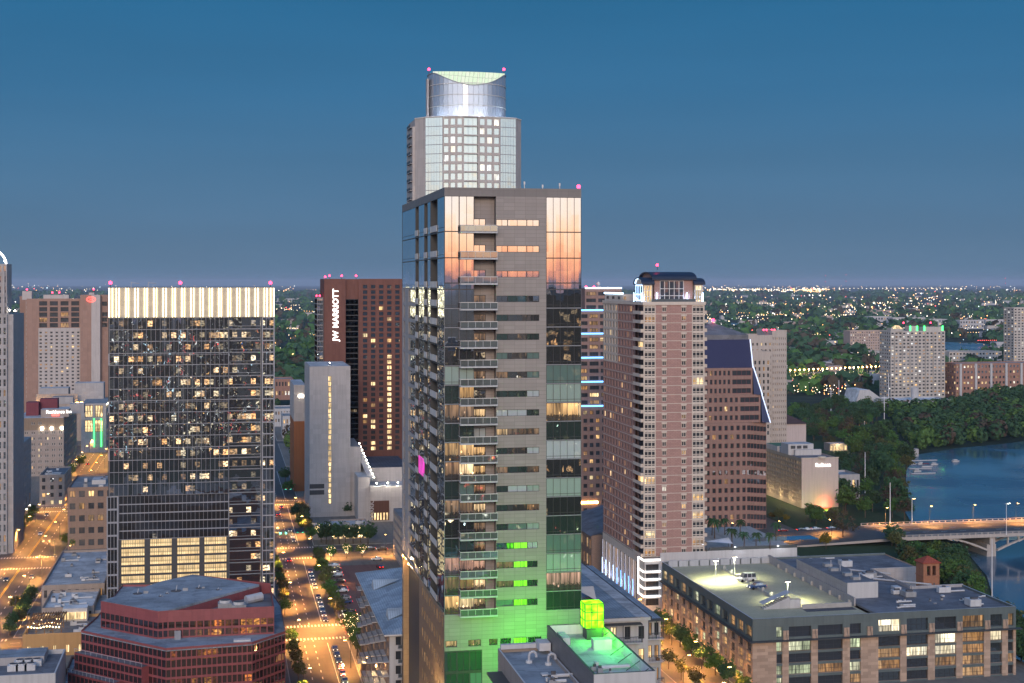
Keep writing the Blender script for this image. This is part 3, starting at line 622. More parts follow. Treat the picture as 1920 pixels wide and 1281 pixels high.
for a, b, dv, h, mt in ((42, 66, 16, 8, 'roof_red'), (66, 100, 22, 9.5, 'roof_red'), (75, 128, 4, 4.6, 'taupe_stucco'), (122, 150, 26, 6, 'pale_stone')):
    if 'roof_red' not in MATS: M_wall('roof_red', (.18, .045, .06), .7)
    m = MB(); m.box(uf(a, v0), uf(b, v0), v0 + dv, v0 + dv + 9, zt, zt + h, mt, top='roof_light' if mt != 'roof_red' else mt); B.part('penthouse', m)
for px in (79, 97, 116): m = MB(); xx = uf(px, v0); m.box(xx - .7, xx + .7, v0 - .6, v0 - .1, zf + .3, zf + 1.8, 'lamp_white'); B.part('wall_lamp', m)
def text(B, body, size, loc, rz, mat, spin=0, ext=.08, bold=.012, name='lettering', sp=1.):
    """one part per word, set along the reading direction"""
    from mathutils import Euler
    rot = Euler((0, 0, math.radians(rz))).to_matrix() @ Euler((math.radians(90), 0, 0)).to_matrix() @ Euler((0, 0, math.radians(spin))).to_matrix(); adv = 0.
    for word in body.split():
        cu = bpy.data.curves.new(name, 'FONT'); cu.body = word; cu.size = size; cu.extrude = ext; cu.offset = bold; cu.space_character = sp; cu.resolution_u = 3
        tmp = bpy.data.objects.new(name, cu); COL.objects.link(tmp); bpy.context.view_layer.update()
        me = bpy.data.meshes.new_from_object(tmp.evaluated_get(bpy.context.evaluated_depsgraph_get())); bpy.data.objects.remove(tmp)
        me.materials.clear(); me.materials.append(MATS[mat]); o = bpy.data.objects.new(name, me); COL.objects.link(o)
        L = B.root.location; o.parent = B.root; o.location = Vector((loc[0] - L[0], loc[1] - L[1], loc[2] - L[2])) + rot @ Vector((adv, 0, 0)); o.rotation_euler = rot.to_euler()
        adv += max(v.co.x for v in me.vertices) + size * .34
def glow(name, loc, col, power, r=.3, parent=None, spot=None, aim=None):
    l = bpy.data.lights.new(name, 'SPOT' if spot else 'POINT'); l.color = col; l.energy = power; l.shadow_soft_size = r; l.specular_factor = .15
    o = bpy.data.objects.new(name, l); COL.objects.link(o)
    if spot: l.spot_size = math.radians(spot); l.spot_blend = .6; o.rotation_euler = Vector(aim).to_track_quat('-Z', 'Y').to_euler()
    if parent: L = parent.location; o.parent = parent; o.location = (loc[0] - L[0], loc[1] - L[1], loc[2] - L[2])
    else: o.location = loc
    return o
text(B, 'Residence Inn', 2.6, (uf(86, v0 + 3), v0 + 3.8, zt + 2.3), 0, 'sign_white', bold=.03)
m = MB(); m.box(uf(97, v0 + 3), uf(111, v0 + 3), v0 + 3.6, v0 + 3.9, zt + .7, zt + 1.7, 'sign_red'); B.part('sign_panel', m)
B.finish()
# green lit glass corner building
vg = 1010.; x = lambda px: uf(px, vg); zg_ = zp(757, x(160), vg)
B = Bd('corner_building', 'corner building with amber lit bays and vertical green light tubes', 'office building', x(160), vg)
GS = B.style('lit_gold', fr='frame_dark', nx=3, nz=2, fw=.3)
B.facade((x(152), vg), (1, 0), 0, x(199) - x(152), 0, zg_, [(x(p) - x(152), x(p + 15) - x(152)) for p in (159, 178)], [(14, 22), (24, 32)], 'pale_stone', GS)
B.facade((x(199), vg), (0, 1), 0, 40, 0, zg_, bays(40, 5, .6), floors(0, zg_, 6), 'pale_stone', B.style('glass_dark', lit=(('lit_warm', .3),)))
B.mb.face([(x(152), vg, zg_), (x(199), vg, zg_), (x(199), vg + 40, zg_), (x(152), vg + 40, zg_)], 'roof_grey')
M_emit('neon_green', (.05, 1, .15), 5)
for px in (176.5, 190): lightbar(B, (x(px), vg - .4, 4), (x(px), vg - .4, 23), 'neon_green', .3, 'light_tube')
lightbar(B, (x(199) + .3, vg + 2, zg_ - 1), (x(199) + .3, vg + 38, zg_ - 1), 'led_warm', .4)
B.finish()
# ---- lower left roofs along the orange street
def simple(name, label, cat, pxl, pxr, v, zt, dpt, mat, nF, rows, st=None, frac=.6, right=None, left=None, roof='roof_grey', par=.8, nu=4, fz=(.25, .8), seed=1, usz=(1.2, 3, .8, 2), z0=0, spand=None):
    B = Bd(name, label, cat, uf((pxl + pxr) / 2, v), v); a, b = uf(pxl, v), uf(pxr, v)
    st = st or B.style('glass_dark', lit=(('lit_warm', .1), ('lit_dim', .12)), fr='frame_dark', nx=2, fw=.12)
    sp = lambda L, n: (bays(L, n, frac), floors(z0, zt, rows, *fz), st) if n else None
    B.block(a, b, v, v + dpt, z0, zt, mat, sp(b - a, nF), sp(dpt, left), sp(dpt, right), roof=roof, par=par, spand=spand)
    if nu: B.units(a + 1.5, b - 4, v + 2, v + dpt - 5, zt, nu, seed=seed, size=usz)
    B.finish(); return B, a, b
M_wall('brick_tan', (.31, .22, .17), .85, .12, brick=(1, .4), msize=.04); M_wall('brick_dark', (.17, .085, .065), .85, .15, brick=(1, .4), msize=.04); M_wall('white_stucco', (.5, .5, .5), .85, .06); M_wall('orange_stucco', (.5, .3, .13), .85, .12)
v = 644.; B, a, b = simple('garage_building', 'brown four storey block with square openings beside the orange street', 'building', 127, 215, v, zp(918, uf(127, v), v), 42, 'brick_tan', 5, 5, None, .62, roof='roof_grey', nu=9, fz=(.35, .85), seed=3)
m = MB(); m.box(uf(170, v + 8), uf(196, v + 8), v + 14, v + 26, 23, 28, 'white_stucco', top='roof_light'); B.part('penthouse', m)
v = 772.; simple('corner_shop', 'small dark roofed corner building at the bend of the orange street', 'building', 74, 121, v, 15.5, 34, 'tan_stone', 3, 4, None, .4, right=6, roof='roof_dark', nu=5, seed=4)
v = 520.; B, a, b = simple('warehouse', 'flat pale roofed warehouse left of the glass tower with scattered vents', 'warehouse', 78, 196, v, 9.5, 66, 'tan_stone', 8, 2, None, .4, right=8, roof='roof_light', nu=14, seed=5, usz=(.8, 2.4, .5, 1.4))
v = 490.; B, a, b = simple('restaurant', 'white roofed restaurant with an open kitchen terrace below the warehouse', 'restaurant', 78, 176, v, 8.2, 27, 'tan_stone', 5, 2, None, .5, roof='roof_white', nu=12, seed=6, usz=(.8, 2.2, .5, 1.5))
m = MB(); m.box(uf(176, v), uf(202, v), v + 2, v + 26, .2, 7, 'pale_stone', top='roof_blue'); B.part('side_wing', m)
# roof terrace in front with pergola
v = 462.; zf = 6.2; B = Bd('terrace_bar', 'bar with a glowing wooden pergola on its roof terrace and an orange street wall', 'bar', uf(90, v), v)
a, b = uf(42, v), uf(186, v)
B.block(a, b, v, v + 25, 0, zf, 'orange_stucco', (bays(b - a, 6, .3), [(1, 3.4)], B.style('lit_warm', fr='frame_dark', nx=2)), roof='roof_dark', par=.9)
M_wall('timber', (.22, .12, .06), .8, .2, 1.)
m = MB(); pa, pb = a + 1, uf(112, v)
for i in range(14): x = pa + (pb - pa) * i / 13; m.box(x - .12, x + .12, v + 4, v + 19, zf + 3.2, zf + 3.5, 'timber')
for y in (v + 4.2, v + 11, v + 18.6): m.box(pa - .3, pb + .3, y - .15, y + .15, zf + 2.9, zf + 3.19, 'timber'); [m.box(pa + (pb - pa) * i / 4 - .12, pa + (pb - pa) * i / 4 + .12, y - .12, y + .12, zf, zf + 2.89, 'timber') for i in range(5)]
B.part('pergola', m)
for j, y in enumerate((v + 2, v + 7, v + 13)):
    for i in range(11):
        x = pa + (pb - pa) * (i + .5) / 11; m = MB(); m.ball((x, y, zf + 2.5 + .2 * math.cos(i)), .16, 'lamp_bulb' if 'lamp_bulb' in MATS else (M_emit('lamp_bulb', (1, .7, .35), 25) and 'lamp_bulb'), 6, 4); B.part('bulb', m)
for i in range(9):
    x, y = R.uniform(pa + 1, pb - 1), R.uniform(v + 4, v + 20); m = MB(); m.cyl(x, y, .5, zf + .7, zf + .78, 'timber', 8); m.tube((x, y, zf), (x, y, zf + .7), .07, 'metal_dark', 4); B.part('table', m)
m = MB(); m.box(uf(118, v + 20), uf(164, v + 20), v + 19, v + 24.5, zf, zf + 4.2, 'white_stucco', top='roof_white'); m.box(uf(120, v + 20), uf(162, v + 20), v + 18.6, v + 18.95, zf + .8, zf + 3, 'lit_gold'); B.part('kitchen', m)
B.units(uf(116, v), b - 3, v + 3, v + 15, zf, 8, seed=9, size=(.8, 2, .6, 1.6)); B.finish()
# barrel roofed hall and the white box at the bottom left
v = 402.; a, b = uf(-30, v), uf(112, v); B = Bd('market_hall', 'long hall with a ribbed blue barrel roof at the lower left', 'hall', uf(40, v), v)
M_roof('roof_ribbed', (.34, .42, .48), ribs=.9, axis=0)
B.mb.box(a, b, v, v + 16, 0, 7, 'brick_dark'); m = MB(); n = 10
for i in range(n):
    q = lambda k: (v + 8 - 8.3 * math.cos(math.pi * k / n), 7 + 4.2 * math.sin(math.pi * k / n)); (y0, z0), (y1, z1) = q(i), q(i + 1); m.face([(a, y0, z0), (b, y0, z0), (b, y1, z1), (a, y1, z1)], 'roof_ribbed')
m.face([(b, v + 8 - 8.3 * math.cos(math.pi * k / n), 7 + 4.2 * math.sin(math.pi * k / n)) for k in range(n + 1)], 'brick_dark'); B.part('roof', m); B.finish()
v = 372.; B, a, b = simple('white_building', 'white walled box with slot windows and roof fans at the bottom left corner', 'building', -40, 104, v, 17.2, 24, 'white_stucco', 13, 2, None, .35, roof='roof_dark', par=1.1, nu=0, fz=(.1, .75))
for i in range(6):
    x, y = uf(28 + i * 8, v + 12), v + 9 + (i % 2) * 4; m = MB(); m.box(x - 1.3, x + 1.3, y - 1.3, y + 1.3, 17.2, 18.6, 'unit_light'); m.cyl(x, y, 1, 18.6, 18.9, 'unit_light', 10, top='unit_dark'); B.part('roof_fan', m)
m = MB(); m.box(uf(-40, v), uf(70, v), v + 14, v + 23, 17.2, 19.2, 'pale_stone', top='roof_blue'); B.part('plant_room', m)
v = 392.; simple('back_shed', 'low blue roofed shed between the white box and the red building', 'shed', 106, 136, v, 7, 38, 'brick_dark', 2, 1, None, .3, roof='roof_blue', nu=4, seed=12)
# ================================================================ central glass and panel tower
v0, u0 = 242.4, 37.2; u1 = uf(1090, v0); v1 = vs(754, u0)
X = lambda px: uf(px, v0) - u0
Z = lambda py: zp(py, u0 + 12, v0)
M_wall('tower_panel', (.275, .248, .238), .55, .06, brick=(1.9, .66), msize=.03, off=0., mortar=(.17, .15, .14), dirt=.12, spec=.4)
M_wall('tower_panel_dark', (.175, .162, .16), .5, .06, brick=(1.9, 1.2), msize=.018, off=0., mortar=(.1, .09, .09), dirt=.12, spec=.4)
M_glass('sky_glass', (.97, .97, .97), .48, .008, .006, (1.35, 3.25), body=.035)
M_glass('sky_glass_blue', (.8, .92, 1.), .5, .008, .016, (1.5, 3.25), body=.03)
def M_blind(name, col, refl=.22):
    t = NT(name); sh, fl, uv, g, wn = glass_core(t, (.85, 1, .95), refl, .02, .006)
    q = t.n('ShaderNodeSeparateXYZ', {0: uv}); w = t.n('ShaderNodeTexWave', {'Vector': uv, 'Scale': 2.2, 'Distortion': 1.5})
    c = t.mixc((w, 1), tuple(x * .75 for x in col), col); b = t.n('ShaderNodeBsdfPrincipled', {'Base Color': c, 'Roughness': .7})
    t.surf(t.n('ShaderNodeMixShader', {0: .62, 1: sh, 2: b}))
M_blind('blind_pale', (.42, .55, .5)); M_blind('blind_teal', (.14, .24, .22)); M_blind('blind_white', (.6, .68, .72)); M_glass('glass_teal', (.5, .8, .75), .3, .01, .01, (1.35, 3.25), body=.05)
RO = dict(cell=(2.6, 3.25), org=(u0, Z(1148)), furn=True)
M_lit('room_warm', (1, .55, .2), (1, .7, .38), 1.1, .12, **RO); M_lit('room_pink', (1, .5, .32), (1, .62, .45), .75, .14, **RO); M_lit('room_dim', (.9, .45, .18), (.8, .5, .3), .3, .2, **RO); M_lit('green_reflection', (.22, 1, .02), (.28, 1, .03), 2.0, .03, even=True)  # green panes: mirror image of the light box put in as emission
M_lit('lit_pink', (1, .05, .6), (1, .1, .7), 1.3, .1)
CODE = dict(m='sky_glass', t='glass_teal', c='blind_pale', k='blind_teal', w='blind_white', l='room_warm', p='room_pink', d='room_dim', g='green_reflection')
B = Bd('residential_tower', 'tall glass and grey panel tower with sunset mirrored upper windows and green lit foot', 'tower', (u0 + u1) / 2, v0)
seams = [369, 435, 484, 531] + [543 + 35.6 * k for k in range(18)]        # slab lines in the photograph, top down
FA = 'mmmmmmmmctdtldtdmtpdlk'; FA2 = 'mmmmmmmmcldtllkdmtpdlk'; FD = 'mmmmmmmmkcltwmcmtkcptk'; FB = 'mmmmdddmdmlwlldlddpllk'
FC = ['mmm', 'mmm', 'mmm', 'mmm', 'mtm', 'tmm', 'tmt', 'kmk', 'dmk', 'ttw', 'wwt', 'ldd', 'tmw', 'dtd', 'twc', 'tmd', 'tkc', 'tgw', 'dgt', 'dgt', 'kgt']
def fix(ch): return lambda i, j: CODE[ch]
for k in range(len(seams) - 1):
    ya, yb = seams[k], seams[k + 1]; za, zb = Z(yb), Z(ya); thin = yb - ya < 15
    for (pa, pb, code, nx, two) in ((833, 861, FA, 2, 0), (861, 889, FA2, 2, 0), (1024, 1090, FD, 5, 0)):
        st = B.style('sky_glass', fr='frame_dark', nx=nx, fw=.07, name='glazing_panel', hb=None if thin or k < 4 else (.15,), fn=fix(code[min(k, len(code) - 1)]))
        B.facade((u0, v0), (1, 0), X(pa), X(pb), za, zb, [(X(pa) + (.05 if pa == 833 else .01), X(pb) - .02)], [(za + (.09 if k > 3 else .03), zb - .01)], 'frame_grey' if k > 3 else 'metal_dark', st, rec=.06 if k > 3 else .02)
    # panel wall with strip window
    if thin: B.facade((u0, v0), (1, 0), X(930), X(1024), za, zb, [], [], 'tower_panel', None); continue
    c3 = FC[min(k, len(FC) - 1)]; wy = yb - 24 if k > 3 else yb - 23
    w0, w1 = Z(wy + 12), Z(wy)
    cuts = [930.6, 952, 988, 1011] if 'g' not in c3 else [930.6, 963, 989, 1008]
    cur = 930
    for i in range(3):
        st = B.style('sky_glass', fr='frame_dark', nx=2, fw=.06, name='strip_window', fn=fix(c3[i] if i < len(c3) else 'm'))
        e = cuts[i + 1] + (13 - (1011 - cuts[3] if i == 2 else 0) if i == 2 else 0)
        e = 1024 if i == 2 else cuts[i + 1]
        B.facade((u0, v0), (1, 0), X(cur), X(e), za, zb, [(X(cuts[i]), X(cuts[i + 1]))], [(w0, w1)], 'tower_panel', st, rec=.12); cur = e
# balcony recess
rv = v0 + 1.7; zt, zb0 = Z(369), Z(1148)
for k in range(len(seams) - 1):
    ya, yb = seams[k], seams[k + 1]
    if yb - ya < 15: B.facade((u0, rv), (1, 0), X(889), X(930), Z(yb), Z(ya), [], [], 'tower_panel', None); continue
    st = B.style('sky_glass', fr='frame_dark', nx=2, fw=.09, fn=fix(FB[min(k, len(FB) - 1)]))
    B.facade((u0, rv), (1, 0), X(889), X(930), Z(yb), Z(ya), [(X(889) + .1, X(914))], [(Z(yb) + .1, Z(yb - 25))], 'tower_panel', st, rec=.1)
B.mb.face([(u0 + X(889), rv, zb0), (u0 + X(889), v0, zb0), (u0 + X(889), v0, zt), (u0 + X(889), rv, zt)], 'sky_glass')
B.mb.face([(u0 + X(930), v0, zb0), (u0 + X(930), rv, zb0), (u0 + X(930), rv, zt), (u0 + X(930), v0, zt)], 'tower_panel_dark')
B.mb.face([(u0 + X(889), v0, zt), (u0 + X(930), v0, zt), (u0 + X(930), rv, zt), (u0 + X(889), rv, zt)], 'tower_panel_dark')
B.facade((u0, v0), (1, 0), 0, u1 - u0, Z(369), Z(353), [], [], 'tower_panel_dark', None)
M_glass('rail_glass', (.8, .9, .9), .25, .02, .004, body=.12)
for k in range(1, len(seams)):
    yb = seams[k]
    if yb == 543: continue
    z = Z(yb); m = MB(); a, b = u0 + X(861), u0 + X(930.6); f = v0 - 1.35
    m.box(a, b, f, v0 - .03, z - .28, z - .02, 'metal_light'); m.box(u0 + X(889) + .02, u0 + X(930) - .02, v0 - .02, rv - .02, z - .26, z - .03, 'metal_light')
    o = B.part('balcony', m)
    m = MB(); m.box(a, b, f, f + .07, z + 1.02, z + 1.12, 'frame_white'); m.box(a, a + .07, f + .08, v0 - .05, z + 1.02, z + 1.1, 'frame_white'); m.box(a + .02, b - .02, f + .02, f + .05, z + .06, z + .98, 'rail_glass')
    for i in range(6): x = a + (b - a) * i / 5; m.box(min(x, b - .06), min(x, b - .06) + .06, f - .01, f + .015, z, z + 1.0, 'metal_light')
    r = m.build('railing', o, off=tuple(B.root.location))
    if k > 3:
        m = MB(); rr = R.uniform(0, 3)
        for i in range(R.randint(1, 3)): x = a + 1.2 + rr * .5 + i * .95; m.box(x, x + .55, v0 - .9, v0 - .4, z + .05, z + .5, R.choice(('frame_white', 'metal_dark', 'timber'))); m.box(x, x + .55, v0 - .42, v0 - .36, z + .5, z + .95, 'metal_dark')
        m.build('balcony_seat', o, off=tuple(B.root.location))
# lower front: ribbed wall, then dark glass
zl = Z(1215)
st = B.style('glass_teal', fr='frame_dark', nx=2, fw=.1, fn=lambda i, j: ('room_warm', 'room_dim', 'room_dim', 'glass_teal', 'green_reflection', 'glass_teal')[i])
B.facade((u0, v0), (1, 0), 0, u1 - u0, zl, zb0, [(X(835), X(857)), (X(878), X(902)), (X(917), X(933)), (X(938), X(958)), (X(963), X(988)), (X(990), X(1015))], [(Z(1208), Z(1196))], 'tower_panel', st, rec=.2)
st = B.style('glass_teal', lit=(('room_dim', .12), ('blind_teal', .3)), fr='frame_dark', nx=2, fw=.1, name='glazing_panel')
B.facade((u0, v0), (1, 0), 0, X(904), zl - 48, zl, bays(X(904), 3, .98), floors(zl - 48, zl, 13, .04, .96), 'frame_dark', st, rec=.06)
B.facade((u0, v0), (1, 0), X(904), u1 - u0, 0, zl, [], [], 'tower_panel', None); B.facade((u0, v0), (1, 0), 0, X(904), 0, zl - 48, [], [], 'tower_panel', None)
# left side
S = lambda px: v1 - vs(px, u0); O = (u0, v1); D = (0, -1); zt, zp0 = Z(369), 58.6
fl = [Z(y) for y in seams[::-1] if y != 531 and Z(y) > zp0]; fl = [zp0] + [f for f in fl if f > zp0 + 1]
SG = B.style('sky_glass_blue', fr='frame_dark', nx=2, fw=.06, name='glazing_panel', hb=(.12,)); SD = B.style('glass_dark', lit=(('room_dim', .12),), fr='frame_dark', nx=2, fw=.1, name='balcony_door')
WG2 = B.style('sky_glass_blue', fr='frame_dark', nx=2, fw=.08, fn=lambda i, j: None if i else 'glass_dark')
ftop = [z for z in fl if z > Z(544)]
rails = []
for k in range(len(fl) - 1):
    a, b = fl[k], fl[k + 1]; high = a > Z(544)
    cols = [(754, 779, 'g' if high else 'w'), (779, 784.5, 's'), (784.5, 795.5, 'g'), (795.5, 801, 's'), (801, 807, 'g'), (807, 819.5, 'S'), (819.5, 833, 'g')]
    for (p, q, kd) in cols:
        s0, s1 = S(p), S(q)
        if kd == 'g': B.facade(O, D, s0, s1, a, b, [(s0 + .03, s1 - .03)], [(a + .04, b - .02)], 'metal_dark', SG, rec=.04)
        elif kd == 'w': B.facade(O, D, s0, s1, a, b, [(s0 + 2.5, s0 + 4.5), (S(766), s1 - .1)], [(a + .5, b - .2)], 'pale_stone', WG2, rec=.2)
        else:
            B.facade(O, D, s0, s1, a, b, [(s0 + .08, s1 - .08)], [(a + .2, b - .05)], 'metal_dark', SD, rec=1.6); rails.append((v1 - s1, v1 - s0, a + .25))
for (y0, y1, z) in rails:
    m = MB(); m.box(u0 - .12, u0 - .04, y0 + .05, y1 - .05, z + .05, z + 1.15, 'frame_white'); B.part('railing', m)
B.facade(O, D, 0, v1 - v0, Z(369), Z(353), [], [], 'tower_panel_dark', None)
st = B.style('lit_pink', fr='frame_dark', nx=1); k = [i for i, z in enumerate(fl) if z < Z(884)][-1]
va_, vb_ = vs(796, u0), vs(785, u0); m = MB(); m.box(u0 - .03, u0 - .015, va_, vb_, zp(896, u0, va_) , zp(863, u0, va_), 'lit_pink'); B.part('window', m, label='bright pink lit window')
M_wall('podium_panel', (.34, .25, .16), .35, .12, brick=(1.9, 1.1), msize=.03, off=0., spec=.6, metal=.3)
PW = B.style('glass_dark', lit=(('lit_warm', .15), ('lit_dim', .2)), fr='podium_panel', nx=1, fw=.1)
B.facade(O, D, S(786), v1 - v0, 0, zp0, bays(0, 9, .4, S(790), v1 - v0 - .6), floors(20, zp0, 10, .3, .75), 'podium_panel', PW, rec=.3)
B.facade((u0 + 1.2, v1), D, 0, S(786), 0, zp0 - 1, [], [], 'metal_dark', None); B.mb.box(u0 + .02, u0 + 1.15, v1 - 2, v1 - .02, 0, zp0 - .1, 'podium_panel')
B.mb.box(u0 - .25, u0 - .01, v0 + .3, v1 - .2, zp0 - .15, zp0 + .2, 'podium_panel')
for v in (v1 - 3, v1 - 12): m = MB(); m.box(u0 - .3, u0 - .05, v - .3, v + .3, zp0 - .5, zp0 - .2, 'lamp_sodium'); B.part('wall_lamp', m); glow('wall_glow', (u0 - 1.2, v, zp0 - 1), (1, .55, .2), 900, .2, B.root)
for v, z in ((252, 30), (262, 30), (272, 30), (285, 32), (250, 44)): glow('facade_glow', (u0 - 3.2, v, z), (1, .62, .25), 1500, .3, B.root)
# right, back, roof
B.mb.face([(u1, v0, 0), (u1, v1, 0), (u1, v1, Z(353)), (u1, v0, Z(353))], 'tower_panel'); B.mb.face([(u1, v1, 0), (u0 + 1.2, v1, 0), (u0 + 1.2, v1, Z(353)), (u1, v1, Z(353))], 'tower_panel')
m = MB(); m.box(u0 + .3, u1 - .3, v0 + .3, v1 - .3, Z(353) - 1.3, Z(353) - .9, 'roof_grey'); B.part('roof', m)
B.mb.face([(u0, v0, Z(353)), (u1, v0, Z(353)), (u1, v0 + .31, Z(353)), (u0, v0 + .31, Z(353))], 'metal_light'); B.mb.face([(u0, v0 + .31, Z(353)), (u0 + .31, v0 + .31, Z(353)), (u0 + .31, v1, Z(353)), (u0, v1, Z(353))], 'metal_light')
B.beacon(uf(1085, v0 + 1), v0 + 1, Z(350.5), r=.36)
for px, h in ((984, 1.3), (1018, .8), (1050, 1.1)): x = uf(px, v0 + 2); m = MB(); m.tube((x, v0 + 2, Z(355)), (x - .15, v0 + 2, Z(353) + h), .07, 'frame_white', 5); m.box(x - .2, x + .05, v0 + 1.9, v0 + 2, Z(353) + h - .5, Z(353) + h, 'frame_white'); B.part('antenna', m)
B.finish(cap=100)
# ================================================================ round crowned tower behind it
v0 = 552.; x = lambda px: uf(px, v0); Z = lambda py: zp(py, x(873), v0)
M_wall('austonian_stone', (.44, .41, .39), .7, .06, brick=(2, 3.56), msize=.01, off=0.)
M_glass('pale_glass', (.8, .95, .96), .38, .04, .022, (1.8, 3.56), body=.36); M_glass('crown_glass', (.8, .88, 1), .3, .12, .01, (1.5, 5), body=.42)
t = NT('crown_light'); uv, g = t.wall_uv(1, 1)
b = t.n('ShaderNodeTexBrick', {'Vector': t.n('ShaderNodeMapping', {0: uv, 2: (0, 0, .12)}), 'Scale': 1., 'Brick Width': 1.4, 'Row Height': 2.6, 'Mortar Size': .07, 'Color1': (.8, 1, .72, 1), 'Color2': (.95, 1, .82, 1), 'Mortar': (.42, .5, .4, 1)}); b.offset = 0
t.surf(t.n('ShaderNodeEmission', {'Color': (b, 0), 'Strength': .88}))
B = Bd('round_crowned_tower', 'tallest pale tower with round glass top and a glowing crescent, behind the central tower', 'skyscraper', x(873), v0)
zt = Z(219); zm = Z(293); fh = 3.56; nfl = 16
PL = [(uf(p, v0 + k), v0 + k) for p, k in ((778, 12), (797, 6.5), (830, 2.4), (868, 0), (898, 0), (938, 1.5), (968, 3.6), (977, 8))]
GP_ = B.style('pale_glass', fr='frame_grey', nx=6, fw=.08, name='glazing_panel'); GW = B.style('pale_glass', lit=(('lit_white', .12),), fr='austonian_stone', nx=1, fw=.1); GB = B.style('pale_glass', fr='frame_grey', nx=3, fw=.1, name='balcony_glazing')
for i in range(7):
    p, q = PL[i], PL[i + 1]; L = math.hypot(q[0] - p[0], q[1] - p[1]); d = ((q[0] - p[0]) / L, (q[1] - p[1]) / L)
    zs = [(zt - fh * (k + 1) + .45, zt - fh * k - .55) for k in range(nfl)][::-1]
    if i in (0, 6): B.facade(p, d, 0, L, 20, zt, [], [], 'austonian_stone', None)
    elif i in (1, 5): B.facade(p, d, 0, L, 20, zt, [(.1, L - .1)], [(a - .4, b + .5) for a, b in zs], 'frame_grey', GP_, rec=.08)
    elif i == 3: B.facade(p, d, 0, L, 20, zt, [(.4, L - .4)], [(a - .2, b + .3) for a, b in zs], 'austonian_stone', GB, rec=1.)
    else: B.facade(p, d, 0, L, 20, zt, bays(L, 3, .72), zs, 'austonian_stone', GW, rec=.25)
xl = uf(770, v0 + 13); B.mb.box(xl + .6, PL[0][0], v0 + 12.05, v0 + 30, 20, zt - 3, 'austonian_stone')
for k in range(nfl): m = MB(); z = zt - 3 - fh * k; m.box(xl - .2, xl + .55, v0 + 13, v0 + 24, z - .3, z, 'pale_stone'); m.box(xl - .2, xl - .1, v0 + 13, v0 + 24, z + .02, z + 1, 'metal_dark'); B.part('balcony', m)
p, q = PL[-1], PL[0]; B.mb.face([(*p, 20), (p[0], v0 + 32, 20), (p[0], v0 + 32, zt), (*p, zt)], 'austonian_stone'); B.mb.face([(q[0], v0 + 32, 20), (*q, 20), (*q, zt), (q[0], v0 + 32, zt)], 'austonian_stone')
for k in range(nfl): m = MB(); z = zt - 3 - fh * k; m.box(p[0] + .02, p[0] + .6, v0 + 11, v0 + 22, z - .25, z, 'pale_stone'); B.part('balcony', m)
m = MB(); m.face([(*a, zt + .01) for a in PL] + [(p[0], v0 + 32, zt + .01), (q[0], v0 + 32, zt + .01)], 'roof_light'); B.part('roof', m)
m = MB()
for i in range(7): m.tube((*PL[i], zt + .15), (*PL[i + 1], zt + .15), .28, 'frame_white', 5)
B.part('cornice', m)
cv = v0 + 18.5; cu = uf(875, cv); r = (uf(947, cv) - uf(803, cv)) / 2 * .995; zc0, zc1 = zt, zp(140, cu, cv - r * .3); n = 48
def zr(a):
    s = math.cos(a); return zc1 - (5.6 * max(0, 1 - (s / .9) ** 2) if math.sin(a) < 0 else 0)
m = MB(); mm = MB()
for i in range(n):
    a, b = 6.28319 * i / n, 6.28319 * (i + 1) / n; P_ = lambda q, z, k=1.: (cu + r * k * math.cos(q), cv + r * k * math.sin(q), z)
    m.face([P_(a, zc0), P_(b, zc0), P_(b, zr(b)), P_(a, zr(a))], 'crown_glass')
for i in range(16):
    s0, s1 = -.93 + 1.86 * i / 16, -.93 + 1.86 * (i + 1) / 16; yq = lambda s: cv - r * (.5 - .16 * s * s)
    mm.face([(cu + r * s0, yq(s0), zc1 - 8), (cu + r * s1, yq(s1), zc1 - 8), (cu + r * s1, yq(s1), zc1 + .7), (cu + r * s0, yq(s0), zc1 + .7)], 'crown_light')
B.part('round_glazing', m); B.part('glowing_crescent', mm)
m = MB()
for f in (.03, .27, .5, .74):
    z = zc0 + (zc1 - zc0) * f
    for i in range(n): a, b = 6.28319 * i / n, 6.28319 * (i + 1) / n; m.tube((cu + r * 1.01 * math.cos(a), cv + r * 1.01 * math.sin(a), z), (cu + r * 1.01 * math.cos(b), cv + r * 1.01 * math.sin(b), z), .16, 'frame_white', 4)
for i in range(n):
    a, b = 6.28319 * i / n, 6.28319 * (i + 1) / n; m.tube((cu + r * 1.01 * math.cos(a), cv + r * 1.01 * math.sin(a), zr(a)), (cu + r * 1.01 * math.cos(b), cv + r * 1.01 * math.sin(b), zr(b)), .2, 'frame_grey', 4)
    m.tube((cu + r * 1.003 * math.cos(a), cv + r * 1.003 * math.sin(a), zc0), (cu + r * 1.003 * math.cos(a), cv + r * 1.003 * math.sin(a), zr(a)), .06, 'frame_grey', 3)
B.part('ring_frame', m)
m = MB(); m.box(cu - r - 1.1, cu - r - .3, cv - 4, cv - 1, zc0, zc1 - 2, 'pale_stone'); B.part('service_riser', m)
for px in (803, 877, 943): B.beacon(uf(px, cv), cv + (10 if px == 877 else -2), zp(138, uf(px, cv), cv) + 1, r=.55)
for a in (-2.4, -1.9, -1.35, -.8): glow('crown_uplight', (cu + (r + 3.2) * math.cos(a), cv + (r + 2.6) * math.sin(a), zc0 + .8), (.75, .84, 1), 1100, .4, B.root)
